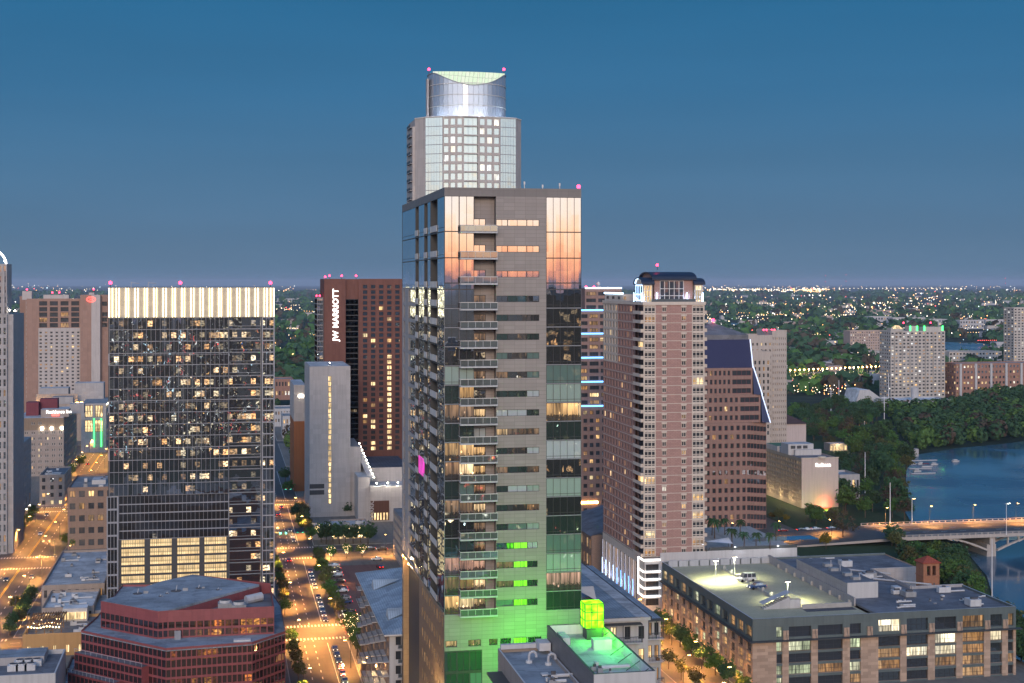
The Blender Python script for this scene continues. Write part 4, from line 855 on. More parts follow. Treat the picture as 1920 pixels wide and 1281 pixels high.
# stone podium of the same tower
pu, pv0, pv1 = 71., 556., 604.
PS = B.style('glass_dark', lit=(('lit_warm', .2), ('lit_dim', .2)), fr='frame_dark', nx=2, fw=.12, name='podium_window')
B.facade((pu, pv1), (0, -1), 0, pv1 - pv0 + 10, 0, 20, bays(pv1 - pv0 + 10, 12, .6), floors(.5, 19, 5, .15, .85), 'pale_stone', PS, rec=.4)
B.mb.face([(pu, 546, 20.01), (pu + 45, 546, 20.01), (pu + 45, 604, 20.01), (pu, 604, 20.01)], 'roof_grey'); B.mb.face([(pu, 546, 0), (pu + 45, 546, 0), (pu + 45, 546, 20), (pu, 546, 20)], 'pale_stone')
B.finish()
# ================================================================ brown hotel with the vertical sign
M_wall('hotel_brown', (.17, .075, .058), .75, .08, brick=(1.2, 2.85), msize=.008, off=0.); M_wall('hotel_grey', (.45, .43, .42), .75, .05, brick=(4, 2.4), msize=.01, off=0.)
M_glass('blue_glass', (.55, .75, 1), .3, .02, .03, (1.6, 2.85), body=.06, lit=.06, st=1.2)
v0 = 765.; x = lambda px: uf(px, v0); Z = lambda py: zp(py, x(660), v0); zt = Z(523)
B = Bd('brown_hotel', 'dark brown hotel tower carrying a vertical white lettered sign', 'hotel', x(680), v0)
HG = B.style('blue_glass', lit=(('lit_dim', .06),), fr='hotel_brown', nx=1, fw=.12); GB = B.style('blue_glass', fr='frame_dark', nx=3, fw=.1, name='glazing_band')
B.facade((x(607), v0 - 2), (1, 0), 0, x(647.5) - x(607), 0, zt, [], [], 'hotel_brown', None)
fr_ = [(Z(845 - 10.12 * j + 0), Z(845 - 10.12 * j - 7.2)) for j in range(31)]
hot = B.style('lit_gold', fr='hotel_brown', nx=1, fw=.12, fn=lambda i, j: 'lit_gold' if (i == 3 and j < 18) or (i == 1 and j in (0, 1, 4, 5, 12)) else ('lit_warm' if (i, j) in ((2, 26), (3, 24), (0, 21), (1, 20), (3, 20), (0, 6)) else ('lit_dim' if R.random() < .12 and j < 10 else None)) or ('blue_glass' if j > 16 else 'glass_dark'))
B.facade((x(672), v0 - 1), (1, 0), 0, x(775) - x(672), 0, zt, [(x(680 + 15.1 * i) - x(672), x(680 + 15.1 * i + 8.6) - x(672)) for i in range(6)], fr_, 'hotel_brown', hot, rec=.3)
B.facade((x(647.5), v0), (1, 0), 0, x(672) - x(647.5), 0, Z(561), [(.1, x(672) - x(647.5) - .1)], floors(Z(855), Z(561), 29, .06, .94), 'frame_dark', GB, rec=.1)
B.mb.box(x(647.5) + .02, x(672) - .02, v0 + .3, v0 + 20, Z(561), Z(526), 'metal_dark')
B.mb.box(x(607) + .1, x(775), v0 + .1, v0 + 30, 0, zt - .1, 'hotel_brown', top='roof_dark')
B.mb.box(x(607), x(607) + .09, v0 - 2, v0 + 20, 0, zt, 'hotel_brown'); B.mb.face([(x(672), v0 - 1, 0), (x(672), v0 + .3, 0), (x(672), v0 + .3, zt), (x(672), v0 - 1, zt)][::-1], 'hotel_brown')
BL = B.style('blue_glass', fr='frame_grey', nx=3, fw=.1, name='glazing_band')
B.facade((x(595.5), v0 + 4), (1, 0), 0, x(607) - x(595.5), 0, Z(558), [(.1, x(607) - x(595.5) - .1)], floors(Z(760), Z(560), 20, .05, .95), 'frame_grey', BL, rec=.1)
B.mb.box(x(595.5) + .05, x(607), v0 + 4.3, v0 + 26, 0, Z(558) - .05, 'hotel_brown'); B.facade((x(595.5), v0 + 24), (0, -1), 0, 20, 0, Z(558), [(.1, 19.9)], floors(Z(760), Z(560), 20, .05, .95), 'frame_grey', BL, rec=.05)
text(B, 'JW MARRIOTT', 4.1, (x(633.5), v0 - 2.2, Z(639)), 0, 'sign_white', spin=90, bold=.07, sp=1.03)
for px, py in ((610, 522), (618, 520), (641, 520), (668, 520)): B.beacon(x(px), v0 + 1, Z(py) + .4, r=.55)
for px in (595, 601): B.beacon(x(px), v0 + 6, Z(556), r=.5)
B.finish()
# white slab and podium in front
v0 = 710.; x = lambda px: uf(px, v0); Z = lambda py: zp(py, x(620), v0); ul = x(580.5); vb = vs(571, ul)
B = Bd('hotel_slab', 'pale grey windowless hotel slab with one lit window column', 'hotel wing', x(618), v0)
SL = B.style('lit_gold', fr='frame_dark', nx=1, fw=.12); zt = Z(687)
B.facade((ul, v0), (1, 0), 0, x(657) - ul, 0, zt, [(x(615.5) - ul, x(621.5) - ul)], [(Z(945 - 10 * j) + .1, Z(945 - 10 * j - 9.4)) for j in range(24)], 'hotel_grey', SL, rec=.3)
B.mb.face([(ul, vb, 0), (ul, v0, 0), (ul, v0, zt), (ul, vb, zt)], 'hotel_grey'); B.mb.face([(x(657), v0, 0), (x(657), vb, 0), (x(657), vb, zt), (x(657), v0, zt)], 'hotel_grey')
B.mb.face([(ul, v0, zt), (x(657), v0, zt), (x(657), vb, zt), (ul, vb, zt)], 'hotel_grey')
m = MB(); m.box(ul + .6, x(657) - .6, v0 + .6, vb - .6, zt + .01, zt + .05, 'roof_light'); B.part('roof', m)
for py in (911, 922.5): m = MB(); m.box(ul + .05, x(608), v0 - .06, v0 - .01, Z(py + 4.5), Z(py - 4), 'metal_dark'); B.part('louvre', m)
B.mb.box(x(657) + .02, x(677), v0 + 1, vb - 4, 0, Z(839), 'hotel_grey'); B.beacon(x(620), v0 + 6, zt + 1.2, 'lamp_white', .25)
B.finish()
v0 = 690.; x = lambda px: uf(px, v0); Z = lambda py: zp(py, x(710), v0)
B = Bd('hotel_podium', 'white hotel podium with a sloping lit canopy and brown lettered panel', 'hotel podium', x(715), v0)
M_roof('solar_roof', (.07, .09, .13), ribs=1.6, axis=0)
a, b = x(694), x(775); B.mb.box(a, b, v0, v0 + 16, 0, Z(912), 'hotel_grey', top='roof_light'); B.mb.box(x(690), b, v0 + 16.02, v0 + 62, 0, Z(885), 'hotel_grey', top='solar_roof')
B.mb.box(x(672), a - .02, v0 + 2, v0 + 60, 0, Z(895), 'hotel_grey', top='roof_light')
m = MB(); m.face([(x(676), v0 + 40, Z(850)), (x(690), v0 + 40, Z(850)), (x(704), v0 + 3, Z(898)), (x(692), v0 + 3, Z(898))], 'hotel_grey'); m.face([(x(676), v0 + 40, Z(850) - .5), (x(692), v0 + 3, Z(898) - .5), (x(692), v0 + 3, Z(898)), (x(676), v0 + 40, Z(850))], 'hotel_grey'); B.part('canopy', m)
for i in range(11): f = i / 10; m = MB(); m.ball((x(690) + (x(704) - x(690)) * f - .4, v0 + 40 - 37 * f, Z(850) + (Z(898) - Z(850)) * f + .5), .3, 'lamp_white', 6, 4); B.part('canopy_light', m)
for px in (706, 727, 746): m = MB(); m.ball((x(px), v0 - .3, Z(906)), .35, 'lamp_white', 6, 4); B.part('wall_light', m); glow('wall_glow', (x(px), v0 - 1.2, Z(905)), (1, .9, .75), 700, .3, B.root)
M_wall('sign_brown', (.11, .05, .035), .6, .1); m = MB(); m.box(x(694) + .2, x(729.5), v0 - .5, v0 - .02, 1, Z(939), 'sign_brown'); B.part('sign_panel', m)
text(B, 'JW MARRIOTT', 2.9, (x(700.5), v0 - .6, Z(996)), 0, 'hotel_grey', spin=90, bold=.04)
m = MB()
for i in range(6): m.box(x(696 + i * 5.6), x(699 + i * 5.6), v0 - .56, v0 - .51, 1.2, 4.6, 'lit_gold')
B.part('entrance_glazing', m); B.finish()
# white and brick building left of the slab
v0 = 800.; x = lambda px: uf(px, v0); Z = lambda py: zp(py, x(560), v0); ub = x(551)
B = Bd('brick_block', 'block with white upper storeys over orange brick, beside the pale slab', 'building', x(560), v0)
B.mb.box(ub, x(573), v0, v0 + 46, Z(790), Z(722), 'hotel_grey', top='roof_light'); B.mb.box(ub + .02, x(573), v0 + .02, v0 + 46, 0, Z(790) - .02, 'orange_brick' if 'orange_brick' in MATS else (M_wall('orange_brick', (.3, .12, .05), .8, .1) and 'orange_brick'))
for i in range(3): m = MB(); m.box(x(560 + i * 3.4), x(562 + i * 3.4), v0 - .3, v0 - .02, Z(745), Z(740), 'lamp_white'); B.part('sign_light', m)
B.finish()
# ================================================================ blue roofed apartments beside the street
M_roof('roof_metal', (.30, .37, .43), ribs=.6, axis=0)
z0, u0 = 29., 40.4; va, vb = 352., 426.; ur = 64.
B = Bd('apartment_block', 'apartment block with grey blue metal roof and balconies facing the car lined street', 'apartment building', u0, va)
AS = B.style('glass_dark', lit=(('lit_warm', .12), ('lit_dim', .1)), fr='frame_white', nx=2, fw=.1)
B.facade((u0, vb), (0, -1), 0, vb - va, 0, z0, bays(vb - va, 11, .5), floors(.5, z0, 8, .12, .75), 'brick_tan', AS, rec=.4)
B.facade((u0, va), (1, 0), 0, ur - u0, 0, z0, bays(ur - u0, 4, .5), floors(.5, z0, 8, .12, .75), 'white_stucco', AS, rec=.4)
B.mb.face([(ur, va, 0), (ur, vb, 0), (ur, vb, z0), (ur, va, z0)], 'white_stucco'); B.mb.face([(ur, vb, 0), (u0, vb, 0), (u0, vb, z0), (ur, vb, z0)], 'white_stucco')
m = MB(); e = 1.5; rg = [(u0 - e, va - e, z0), (ur + e, va - e, z0), (ur + e, vb + e, z0), (u0 - e, vb + e, z0)]; r0, r1 = ((u0 + ur) / 2 + 2, va + 9, z0 + 3.4), ((u0 + ur) / 2 + 2, vb - 9, z0 + 3.4)
for q in ([rg[0], rg[1], r0], [rg[1], rg[2], r1, r0], [rg[2], rg[3], r1], [rg[3], rg[0], r0, r1]): m.face(q, 'roof_metal')
m.box(u0 - e, ur + e, va - e, vb + e, z0 - .35, z0 - .01, 'frame_white'); B.part('roof', m)
for v in (va + 14, va + 50):
    m = MB(); m.face([(u0 + 1, v - 3, z0 + .7), (u0 + 1, v + 3, z0 + .7), (u0 + 1, v, z0 + 3)], 'white_stucco'); m.face([(u0 + 1, v - 3, z0 + .7), (u0 + 1, v, z0 + 3), (u0 + 9, v, z0 + 3)], 'roof_metal'); m.face([(u0 + 1, v + 3, z0 + .7), (u0 + 9, v, z0 + 3), (u0 + 1, v, z0 + 3)], 'roof_metal'); B.part('dormer', m)
for i, (a, b) in enumerate(bays(vb - va, 11, .8)):
    for j in range(1, 8):
        if (i + j) % 3 == 2: continue
        z = .5 + (z0 - .5) * j / 8; m = MB(); m.box(u0 - 1.5, u0 - .02, vb - b, vb - a, z - .2, z, 'metal_light'); m.box(u0 - 1.5, u0 - 1.43, vb - b, vb - a, z + .9, z + 1, 'metal_dark')
        for q in range(7): y = vb - b + (b - a) * q / 6; m.box(u0 - 1.49, u0 - 1.44, y - .04, y + .04, z, z + .9, 'metal_dark')
        B.part('balcony', m)
for j in range(2, 8):
    z = .5 + (z0 - .5) * j / 8; m = MB(); m.box(u0 + 2, u0 + 7, va - 1.4, va - .02, z - .2, z, 'metal_light'); m.box(u0 + 2, u0 + 7, va - 1.4, va - 1.32, z + .9, z + 1, 'metal_dark'); m.box(u0 + 2, u0 + 7, va - 1.38, va - 1.34, z + .1, z + .85, 'rail_glass'); B.part('balcony', m)
for v, z in ((va + 10, 20), (va + 30, 13), (va + 55, 9)): m = MB(); m.box(u0 - .25, u0 - .02, v - .25, v + .25, z, z + .5, 'lamp_sodium'); B.part('wall_lamp', m); glow('wall_glow', (u0 - 1, v, z - .3), (1, .6, .25), 500, .2, B.root)
B.finish()
# corner restaurant on the plaza
v0 = 646.; x = lambda px: uf(px, v0)
B = Bd('corner_restaurant', 'one storey restaurant behind lit trees at the foot of the pale slab', 'restaurant', x(640), v0)
RS = B.style('lit_gold', fr='frame_dark', nx=3, fw=.12)
B.block(x(622), x(692), v0, v0 + 18, 0, 5.6, 'tan_stone', (bays(x(692) - x(622), 6, .7), [(.4, 4)], RS), roof='roof_light', par=.7)
B.mb.box(x(587), x(622) - .02, v0 + 1, v0 + 17, 0, 5.0, 'pale_stone', top='roof_blue'); B.units(x(626), x(684), v0 + 3, v0 + 12, 5.6, 7, seed=21, size=(1, 2.6, .6, 1.6)); B.finish()
# ================================================================ brick condominium tower with vaulted crown
M_wall('condo_brick', (.38, .235, .205), .85, .07, brick=(1.2, .5), msize=.05, dirt=.12); M_wall('cream_stone', (.58, .51, .44), .8, .06); M_wall('vault_blue', (.018, .026, .05), .45, .1, spec=.4)
v0 = 485.; u0 = uf(1206.5, v0); u1 = uf(1321, v0); v1 = vs(1131, u0); X = lambda px: uf(px, v0) - u0; Z = lambda py: zp(py, u0 + 8, v0); S = lambda px: v1 - vs(px, u0)
B = Bd('condo_tower', 'pink brick condominium tower with blue vaulted roofs and white neon podium corner', 'tower', u0, v0)
zt = Z(572); zb = Z(1043); nf = 28; fh = (zt - zb) / nf
lit_ = (('lit_warm', .05), ('lit_dim', .06), ('lit_white', .02))
CB = B.style('glass_dark', lit=(('lit_warm', .1), ('lit_dim', .08)), fr='cream_stone', nx=3, fw=.26, name='bay_window', hb=(.27, .78)); CW = B.style('glass_dark', lit=lit_, fr='cream_stone', nx=2, fw=.18)
CS = B.style('glass_dark', lit=(('lit_warm', .07), ('lit_dim', .07)), fr='frame_dark', nx=1, fw=.1)
bandm = MB()
for k in range(nf):
    a, b = zb + fh * k, zb + fh * (k + 1)
    B.facade((u0, v0), (1, 0), 0, X(1229.5), a, b, [(.25, X(1229.5) - .1)], [(a + .12, b - .32)], 'cream_stone', CB, rec=.12)
    B.facade((u0, v0), (1, 0), X(1229.5), X(1297.5), a, b, [(X(1241.5), X(1249.5)), (X(1278), X(1286.5))], [(a + .75, b - .75)], 'condo_brick', CW, rec=.2)
    B.facade((u0, v0), (1, 0), X(1297.5), u1 - u0, a, b, [(X(1297.5) + .1, u1 - u0 - .25)], [(a + .12, b - .32)], 'cream_stone', CB, rec=.12)
    bandm.box(u0 + X(1229.5), u0 + X(1297.5), v0 - .06, v0, a - .1, a + .1, 'cream_stone')
    for (p, q) in ((1240.5, 1250.5), (1277, 1287.5)): bandm.box(u0 + X(p), u0 + X(q), v0 - .05, v0, b - .74, b - .2, 'cream_stone')
    # left side: brick bays, cream stair part at the far end and corner balconies
    B.facade((u0, v1), (0, -1), 0, S(1158), a, b, bays(0, 5, .5, .5, S(1158)), [(a + .5, b - .5)], 'condo_brick' if k < 21 else 'cream_stone', CS, rec=.3)
    B.facade((u0, v1), (0, -1), S(1158), S(1191), a, b, bays(0, 6, .45, S(1158), S(1191)), [(a + .6, b - .55)], 'condo_brick', CS, rec=.3)
    B.facade((u0 + .9, v1), (0, -1), S(1191), v1 - v0, a, b, [(S(1191) + .5, v1 - v0 - .6)], [(a + .2, b - .5)], 'condo_brick', CS, rec=.2)
    bandm.box(u0 - .07, u0, v0 + v1 - v0 - S(1191), v1, a - .09, a + .09, 'cream_stone')
    for (bx0, bx1, by0, by1) in ((u0 - .9, u0 + .88, v0 + .4, v1 - S(1191)), (u1 + .02, u1 + 1.3, v0 + 1, v0 + 6)):
        m = MB(); m.box(bx0, bx1, by0, by1, a - .15, a + .05, 'cream_stone'); xo = bx0 if bx0 < u0 else bx1 - .1; m.box(xo, xo + .1, by0, by1, a + .06, a + 1.05, 'cream_stone'); m.box(bx0 + .11, bx1 - .12, by0, by0 + .08, a + .06, a + 1.05, 'cream_stone'); B.part('balcony', m)
B.part('floor_bands', bandm)
B.mb.face([(u1, v0, zb), (u1, v1, zb), (u1, v1, zt), (u1, v0, zt)], 'condo_brick'); B.mb.face([(u1, v1, 0), (u0, v1, 0), (u0, v1, zt), (u1, v1, zt)], 'condo_brick')
m = MB(); m.box(u0 - .35, u1 + .35, v0 - .35, v1, zt, zt + 1.1, 'cream_stone', top='roof_grey'); B.part('cornice', m)
# crown
zr = zt + 1.1
def vault(B, a, b, c, d, z0, z1, h, wallm, over=.8, n=10, name='vaulted_roof'):
    B.mb.box(a, b, c, d, z0, z1, wallm); m = MB(); cy, ry = (c + d) / 2, (d - c) / 2 + over
    pt = lambda k, q=1.: (cy - ry * math.cos(math.pi * k / n), z1 + h * math.sin(math.pi * k / n))
    for k in range(n):
        (y0, q0), (y1, q1) = pt(k), pt(k + 1)
        m.face([(a - over, y0, q0), (b + over, y0, q0), (b + over, y1, q1), (a - over, y1, q1)], 'vault_blue'); m.face([(a - over, y1, q1 - .35), (b + over, y1, q1 - .35), (b + over, y0, q0 - .35), (a - over, y0, q0 - .35)], 'vault_blue')
        m.face([(a - over, y0, q0), (a - over, y1, q1), (a - over, y1, q1 - .35), (a - over, y0, q0 - .35)], 'vault_blue')
    m.face([(a - over, pt(0)[0], z1), (b + over, pt(0)[0], z1), (b + over, pt(0)[0], z1 - .4), (a - over, pt(0)[0], z1 - .4)], 'vault_blue'); B.part(name, m)
    g = MB(); ring = [(a, cy - ry * .93 * math.cos(math.pi * k / n), z1 + h * .93 * math.sin(math.pi * k / n)) for k in range(n + 1)]; g.face(ring, wallm); B.part('gable', g)
ua, ub = u0 + X(1231), u0 + X(1303); za = Z(523)
vault(B, ua, ub, v0 + 2.5, v0 + 17, zr, za, 2.5, 'condo_brick', 1.2)
vault(B, u0 + .3, u0 + X(1225), v0 + 1.2, v0 + 11, zr, Z(532), 2.2, 'cream_stone', .7)
vault(B, u0 + X(1301) + .9, u1 - .2, v0 + 1.2, v0 + 11, zr, Z(532), 2.0, 'cream_stone', .7)
# glazing of the crown
CG = B.style('glass_dark', fr='frame_white', nx=5, fw=.22, name='crown_window', hb=(.3, .62)); CG2 = B.style('glass_dark', lit=(('lit_warm', .3),), fr='frame_white', nx=3, fw=.2, name='crown_window', hb=(.35, .7))
for a, b, vv, h0, h1, st in ((1241, 1286, v0 + 2.44, 567, 526, CG), (1209, 1224, v0 + 1.14, 567, 535, CG2), (1306, 1318, v0 + 1.14, 567, 535, CG2)):
    O = (u0, vv); xa, xb = X(a), X(b)
    B.win((u0 + (xa + xb) / 2, vv, Z(h0)), (1, 0), xb - xa, Z(h1) - Z(h0), st)
AW = B.style('blue_glass', fr='neon_ice', nx=3, fw=.3, name='arched_window', hb=(.4,)); B.win((u0 + .24, v0 + 6.1, zr + .3), (0, -1), 8.4, Z(534) - zr - .4, AW)
m = MB(); n = 10
for k in range(n): q = lambda k: (u0 + .2, v0 + 6.1 - 4.6 * math.cos(math.pi * k / n), Z(532) + 2 * math.sin(math.pi * k / n)); m.tube(q(k), q(k + 1), .22, 'neon_ice', 5)
B.part('neon_arch', m)
for px, vv in ((1200, None), (1235, v0 + 2.2), (1292, v0 + 2.2), (1319.5, v0 + .9), (1205, v0 + .9)):
    uu = u0 + (X(px) if vv else 0); vv = vv or v0 + 12; m = MB(); m.box(uu - .12, uu + .12, vv - .12, vv + .1, zr, zr + 3.2, 'neon_ice'); B.part('up_light', m); glow('crown_glow', (uu, vv - .8, zr + 1.2), (.4, .6, 1), 260, .2, B.root)
B.mb.box(u0 + .5, u0 + 11, vs(1166, u0) + .5, v1 - .5, zr, Z(553), 'cream_stone', top='roof_grey')
m = MB(); m.tube((u0 + .4, vs(1166, u0), Z(553) + .3), (u0 + .4, v1 - .5, Z(553) + .3), .3, 'neon_ice', 6); B.part('neon_edge', m)
SW = B.style('glass_dark', lit=(('lit_dim', .4),), fr='cream_stone', nx=1, fw=.15, name='stair_window')
for i in range(4): B.win((u0 + .46, v1 - 5 - i * 8, zr + .4), (0, -1), 3.4, Z(553) - zr - 1.1, SW)
B.beacon((ua + ub) / 2 - 4, v0 + 9, za + 4.6, r=.5)
m = MB(); m.box(u0 + X(1222), u0 + X(1304), v0 - .2, v0 - .14, zr, zr + 1, 'rail_glass'); B.part('railing', m)
# podium: neon corner and lit fins on the left
cx = u0 + X(1236); PG = B.style('glass_dark', fr='frame_dark', nx=4, fw=.12, name='podium_window')
B.facade((u0, v0 - 1.2), (1, 0), 0, cx - u0, 0, zb - .4, [(.5, cx - u0 - .5)], [(Z(y + 13), Z(y)) for y in (1120, 1104, 1088, 1073, 1056)], 'white_stucco', PG, rec=.4)
for py in (1048, 1069.5, 1084, 1100, 1115.5): m = MB(); z = Z(py); m.tube((u0 - .2, v0 - 1.5, z), (cx, v0 - 1.5, z), .26, 'neon_white', 6); m.tube((u0 - .3, v0 - 1.5, z), (u0 - .3, v0 + 5, z), .26, 'neon_white', 6); B.part('neon_band', m)
m = MB(); m.tube((u0 - .35, v0 + 5.2, Z(1117)), (u0 - .35, v0 + 5.2, Z(1047)), .2, 'neon_white', 6); B.part('neon_post', m)
B.facade((u0 - .2, v1), (0, -1), 0, v1 - v0 + 1.2, 0, zb - .4, bays(0, 9, .55, 1, v1 - v0 - 6), [(2, zb - 3)], 'cream_stone', B.style('glass_dark', lit=(('lit_dim', .2),), fr='frame_white', nx=2, nz=5, fw=.14, name='podium_window'), rec=.5)
B.mb.face([(u0 - .2, v0 - 1.2, zb - .4), (cx, v0 - 1.2, zb - .4), (cx, v0, zb - .4), (u0 - .2, v1, zb - .4)], 'cream_stone')
for i in range(9):
    y = v1 - (1 + (v1 - v0 - 7) * i / 9); m = MB(); m.box(u0 - .6, u0 - .25, y - .2, y + .2, 3, zb - 3, 'fin_white' if 'fin_white' in MATS else (M_wall('fin_white', (.7, .7, .72), .6) and 'fin_white')); m.box(u0 - .68, u0 - .61, y - .1, y + .1, 3, 9, 'neon_blue' if i > 3 else 'neon_ice'); B.part('light_fin', m)
    glow('fin_glow', (u0 - 1.1, y, 5), (.35, .45, 1), 260, .2, B.root)
# podium wing with pool deck
pu1 = uf(1492, v0); B.facade((cx, v0 - 1.2), (1, 0), 0, pu1 - cx, 0, 20.4, bays(pu1 - cx, 16, .5), floors(1, 15.5, 4, .3, .8), 'white_stucco', CS, rec=.3)
m = MB(); m.box(u1 + 1.4, pu1, v0 - 1, v0 + 46, 18, 20.2, 'concrete'); B.part('pool_deck', m)
m = MB(); m.box(u1 + 1.4, pu1, v0 - 1.1, v0 - 1, 20.41, 21.5, 'rail_glass')
for i in range(30): x = u1 + 1.4 + (pu1 - u1 - 1.4) * i / 29; m.box(x - .05, x + .05, v0 - 1.15, v0 - 1.08, 20.41, 21.55, 'metal_dark')
B.part('deck_railing', m)
m = MB(); x = uf(1400, v0 + 20); m.box(x, x + 26, v0 + 14, v0 + 22, 20.2, 20.26, 'pool_water' if 'pool_water' in MATS else (M_glass('pool_water', (.5, .8, 1), .3, .03, .01, body=.12) and 'pool_water')); B.part('pool', m)
B.finish()
# sun sail on the pool deck
x, y = gp(1346, 1022, 22); S_ = thing('sun_sail', 'pale blue fabric canopy on the palm lined pool deck', 'canopy', (x, y, 20.2))
m = MB(); c = [(-5, -2.5, 3.6), (4.5, -3, 2.6), (5, 3, 3.8), (-4, 3.4, 2.5)]; m.face([c[0], c[1], (.3, .2, 2.9)], 'fin_white'); m.face([c[1], c[2], (.3, .2, 2.9)], 'fin_white'); m.face([c[2], c[3], (.3, .2, 2.9)], 'fin_white'); m.face([c[3], c[0], (.3, .2, 2.9)], 'fin_white'); o = m.build('fabric', S_, off=(0, 0, 0))
for q in c: m = MB(); m.tube((q[0], q[1], 0), q, .09, 'metal_dark', 5); m.build('post', S_, off=(0, 0, 0))
# ================================================================ terraced tower with blue neon ledges
M_wall('pink_granite', (.27, .165, .135), .6, .06, brick=(1.6, 1.3), msize=.015, off=0., spec=.5)
v0 = 640.; x = lambda px: uf(px, v0); Z = lambda py: zp(py, x(1110), v0)
B = Bd('terraced_tower', 'brown granite terraced tower with blue neon ledges, half hidden between the two big towers', 'tower', x(1110), v0)
TS = B.style('glass_dark', lit=(('lit_dim', .2), ('lit_warm', .06)), fr='frame_dark', nx=3, fw=.12, name='strip_window'); TW = B.style('glass_dark', lit=(('lit_dim', .22), ('lit_warm', .1)), fr='frame_dark', nx=1, fw=.12)
lv = [(541, 583, 1103, 1172), (583, 627, 1088, 1150), (627, 672, 1086, 1150), (672, 717, 1084, 1150), (717, 762, 1083, 1150), (762, 1010, 1080, 1150)]
for i, (ya, yb, pl, pr) in enumerate(lv):
    off = (5 - i) * 1.2; a, b = x(pl), x(pr); za, z_ = Z(yb), Z(ya); n = 3 if i < 5 else 16
    if i < 5: B.facade((a, v0 + off), (1, 0), 0, b - a, za, z_, [(.6, (b - a) * .3), ((b - a) * .36, (b - a) * .62), ((b - a) * .68, b - a - .4)], floors(za, z_ - 1, n, .25, .8), 'pink_granite', TS, rec=.35)
    else: B.facade((a, v0 + off), (1, 0), 0, b - a, za, z_, bays(b - a, 6, .6), floors(za, z_ - 1, n, .25, .75), 'pink_granite', TW, rec=.35)
    B.mb.face([(a, v0 + off, z_), (b, v0 + off, z_), (b, v0 + 30, z_), (a, v0 + 30, z_)], 'roof_dark'); B.mb.face([(a, v0 + 30, za), (a, v0 + off, za), (a, v0 + off, z_), (a, v0 + 30, z_)], 'pink_granite'); B.mb.face([(b, v0 + off, za), (b, v0 + 30, za), (b, v0 + 30, z_), (b, v0 + off, z_)], 'pink_granite')
    m = MB(); m.tube((a, v0 + off - .35, z_ + .2), (b, v0 + off - .35, z_ + .2), .3, 'neon_blue' if i else 'neon_ice', 6); B.part('neon_ledge', m)
m = MB(); m.box(x(1088), x(1121), v0 - .4, v0 - .02, Z(944), Z(940), 'lamp_sodium'); B.part('light_band', m)
for px in (1107, 1122): B.beacon(x(px), v0 + 8, Z(539.5), r=.5)
m = MB(); m.tube((x(1132), v0 + 10, Z(541)), (x(1132), v0 + 10, Z(533)), .3, 'metal_light', 5); m.ball((x(1132), v0 + 9.6, Z(532)), 1., 'frame_white', 8, 4); B.part('dish_antenna', m)
B.finish()
ua = u0 - .3; va_, vb_ = 556., 603.
B = Bd('arcade_building', 'low arcade with glowing arches under a sloping dark roof behind the brick tower', 'arcade', ua, va_)
B.facade((ua, vb_), (0, -1), 0, vb_ - va_, 0, 14.2, bays(vb_ - va_, 10, .5), [(1.5, 6), (8.4, 12.4)], 'brick_tan', B.style('lit_gold', fr='frame_dark', nx=2, fw=.15, name='arch_window', lit=(('lit_dim', .5), ('glass_dark', .25))), rec=.5)
B.mb.face([(ua, va_, 0), (ua + 18, va_, 0), (ua + 18, va_, 14.2), (ua, va_, 14.2)], 'brick_tan')
m = MB(); m.face([(ua - .6, vb_, 14), (ua - .6, va_ - .4, 14), (ua + 18, va_ - .4, 19), (ua + 18, vb_, 19)], 'roof_dark'); B.part('roof', m); B.finish()
# ================================================================ granite tower with purple glass roof
M_glass('purple_glass', (.36, .28, .42), .12, .1, .02, (2, 2), body=.10)
v0 = 636.; x = lambda px: uf(px, v0); Z = lambda py: zp(py, x(1380), v0)
B = Bd('granite_tower', 'pink granite office tower with sloping purple glass roof and lit white edge', 'office tower', x(1380), v0)
pl = 1296; a = x(pl); fh = Z(700) - Z(716.6)
tiers = [(690, 740, 1411, 3), (740, 792, 1424, 3), (792, 1000, 1437, 12)]
QW = B.style('glass_dark', lit=(('lit_dim', .09), ('lit_warm', .03)), fr='red_granite', nx=1, fw=.1); QS = B.style('glass_dark', lit=(('lit_dim', .05),), fr='red_granite', nx=4, fw=.1, name='strip_window')
M_glass('wedge_glass', (.35, .45, .9), .05, .1, .02, (2, 2), body=.16); M_glass('rose_glass', (1, .85, .8), .42, .02, .02, (1.6, 4), body=.04)
dp = 40
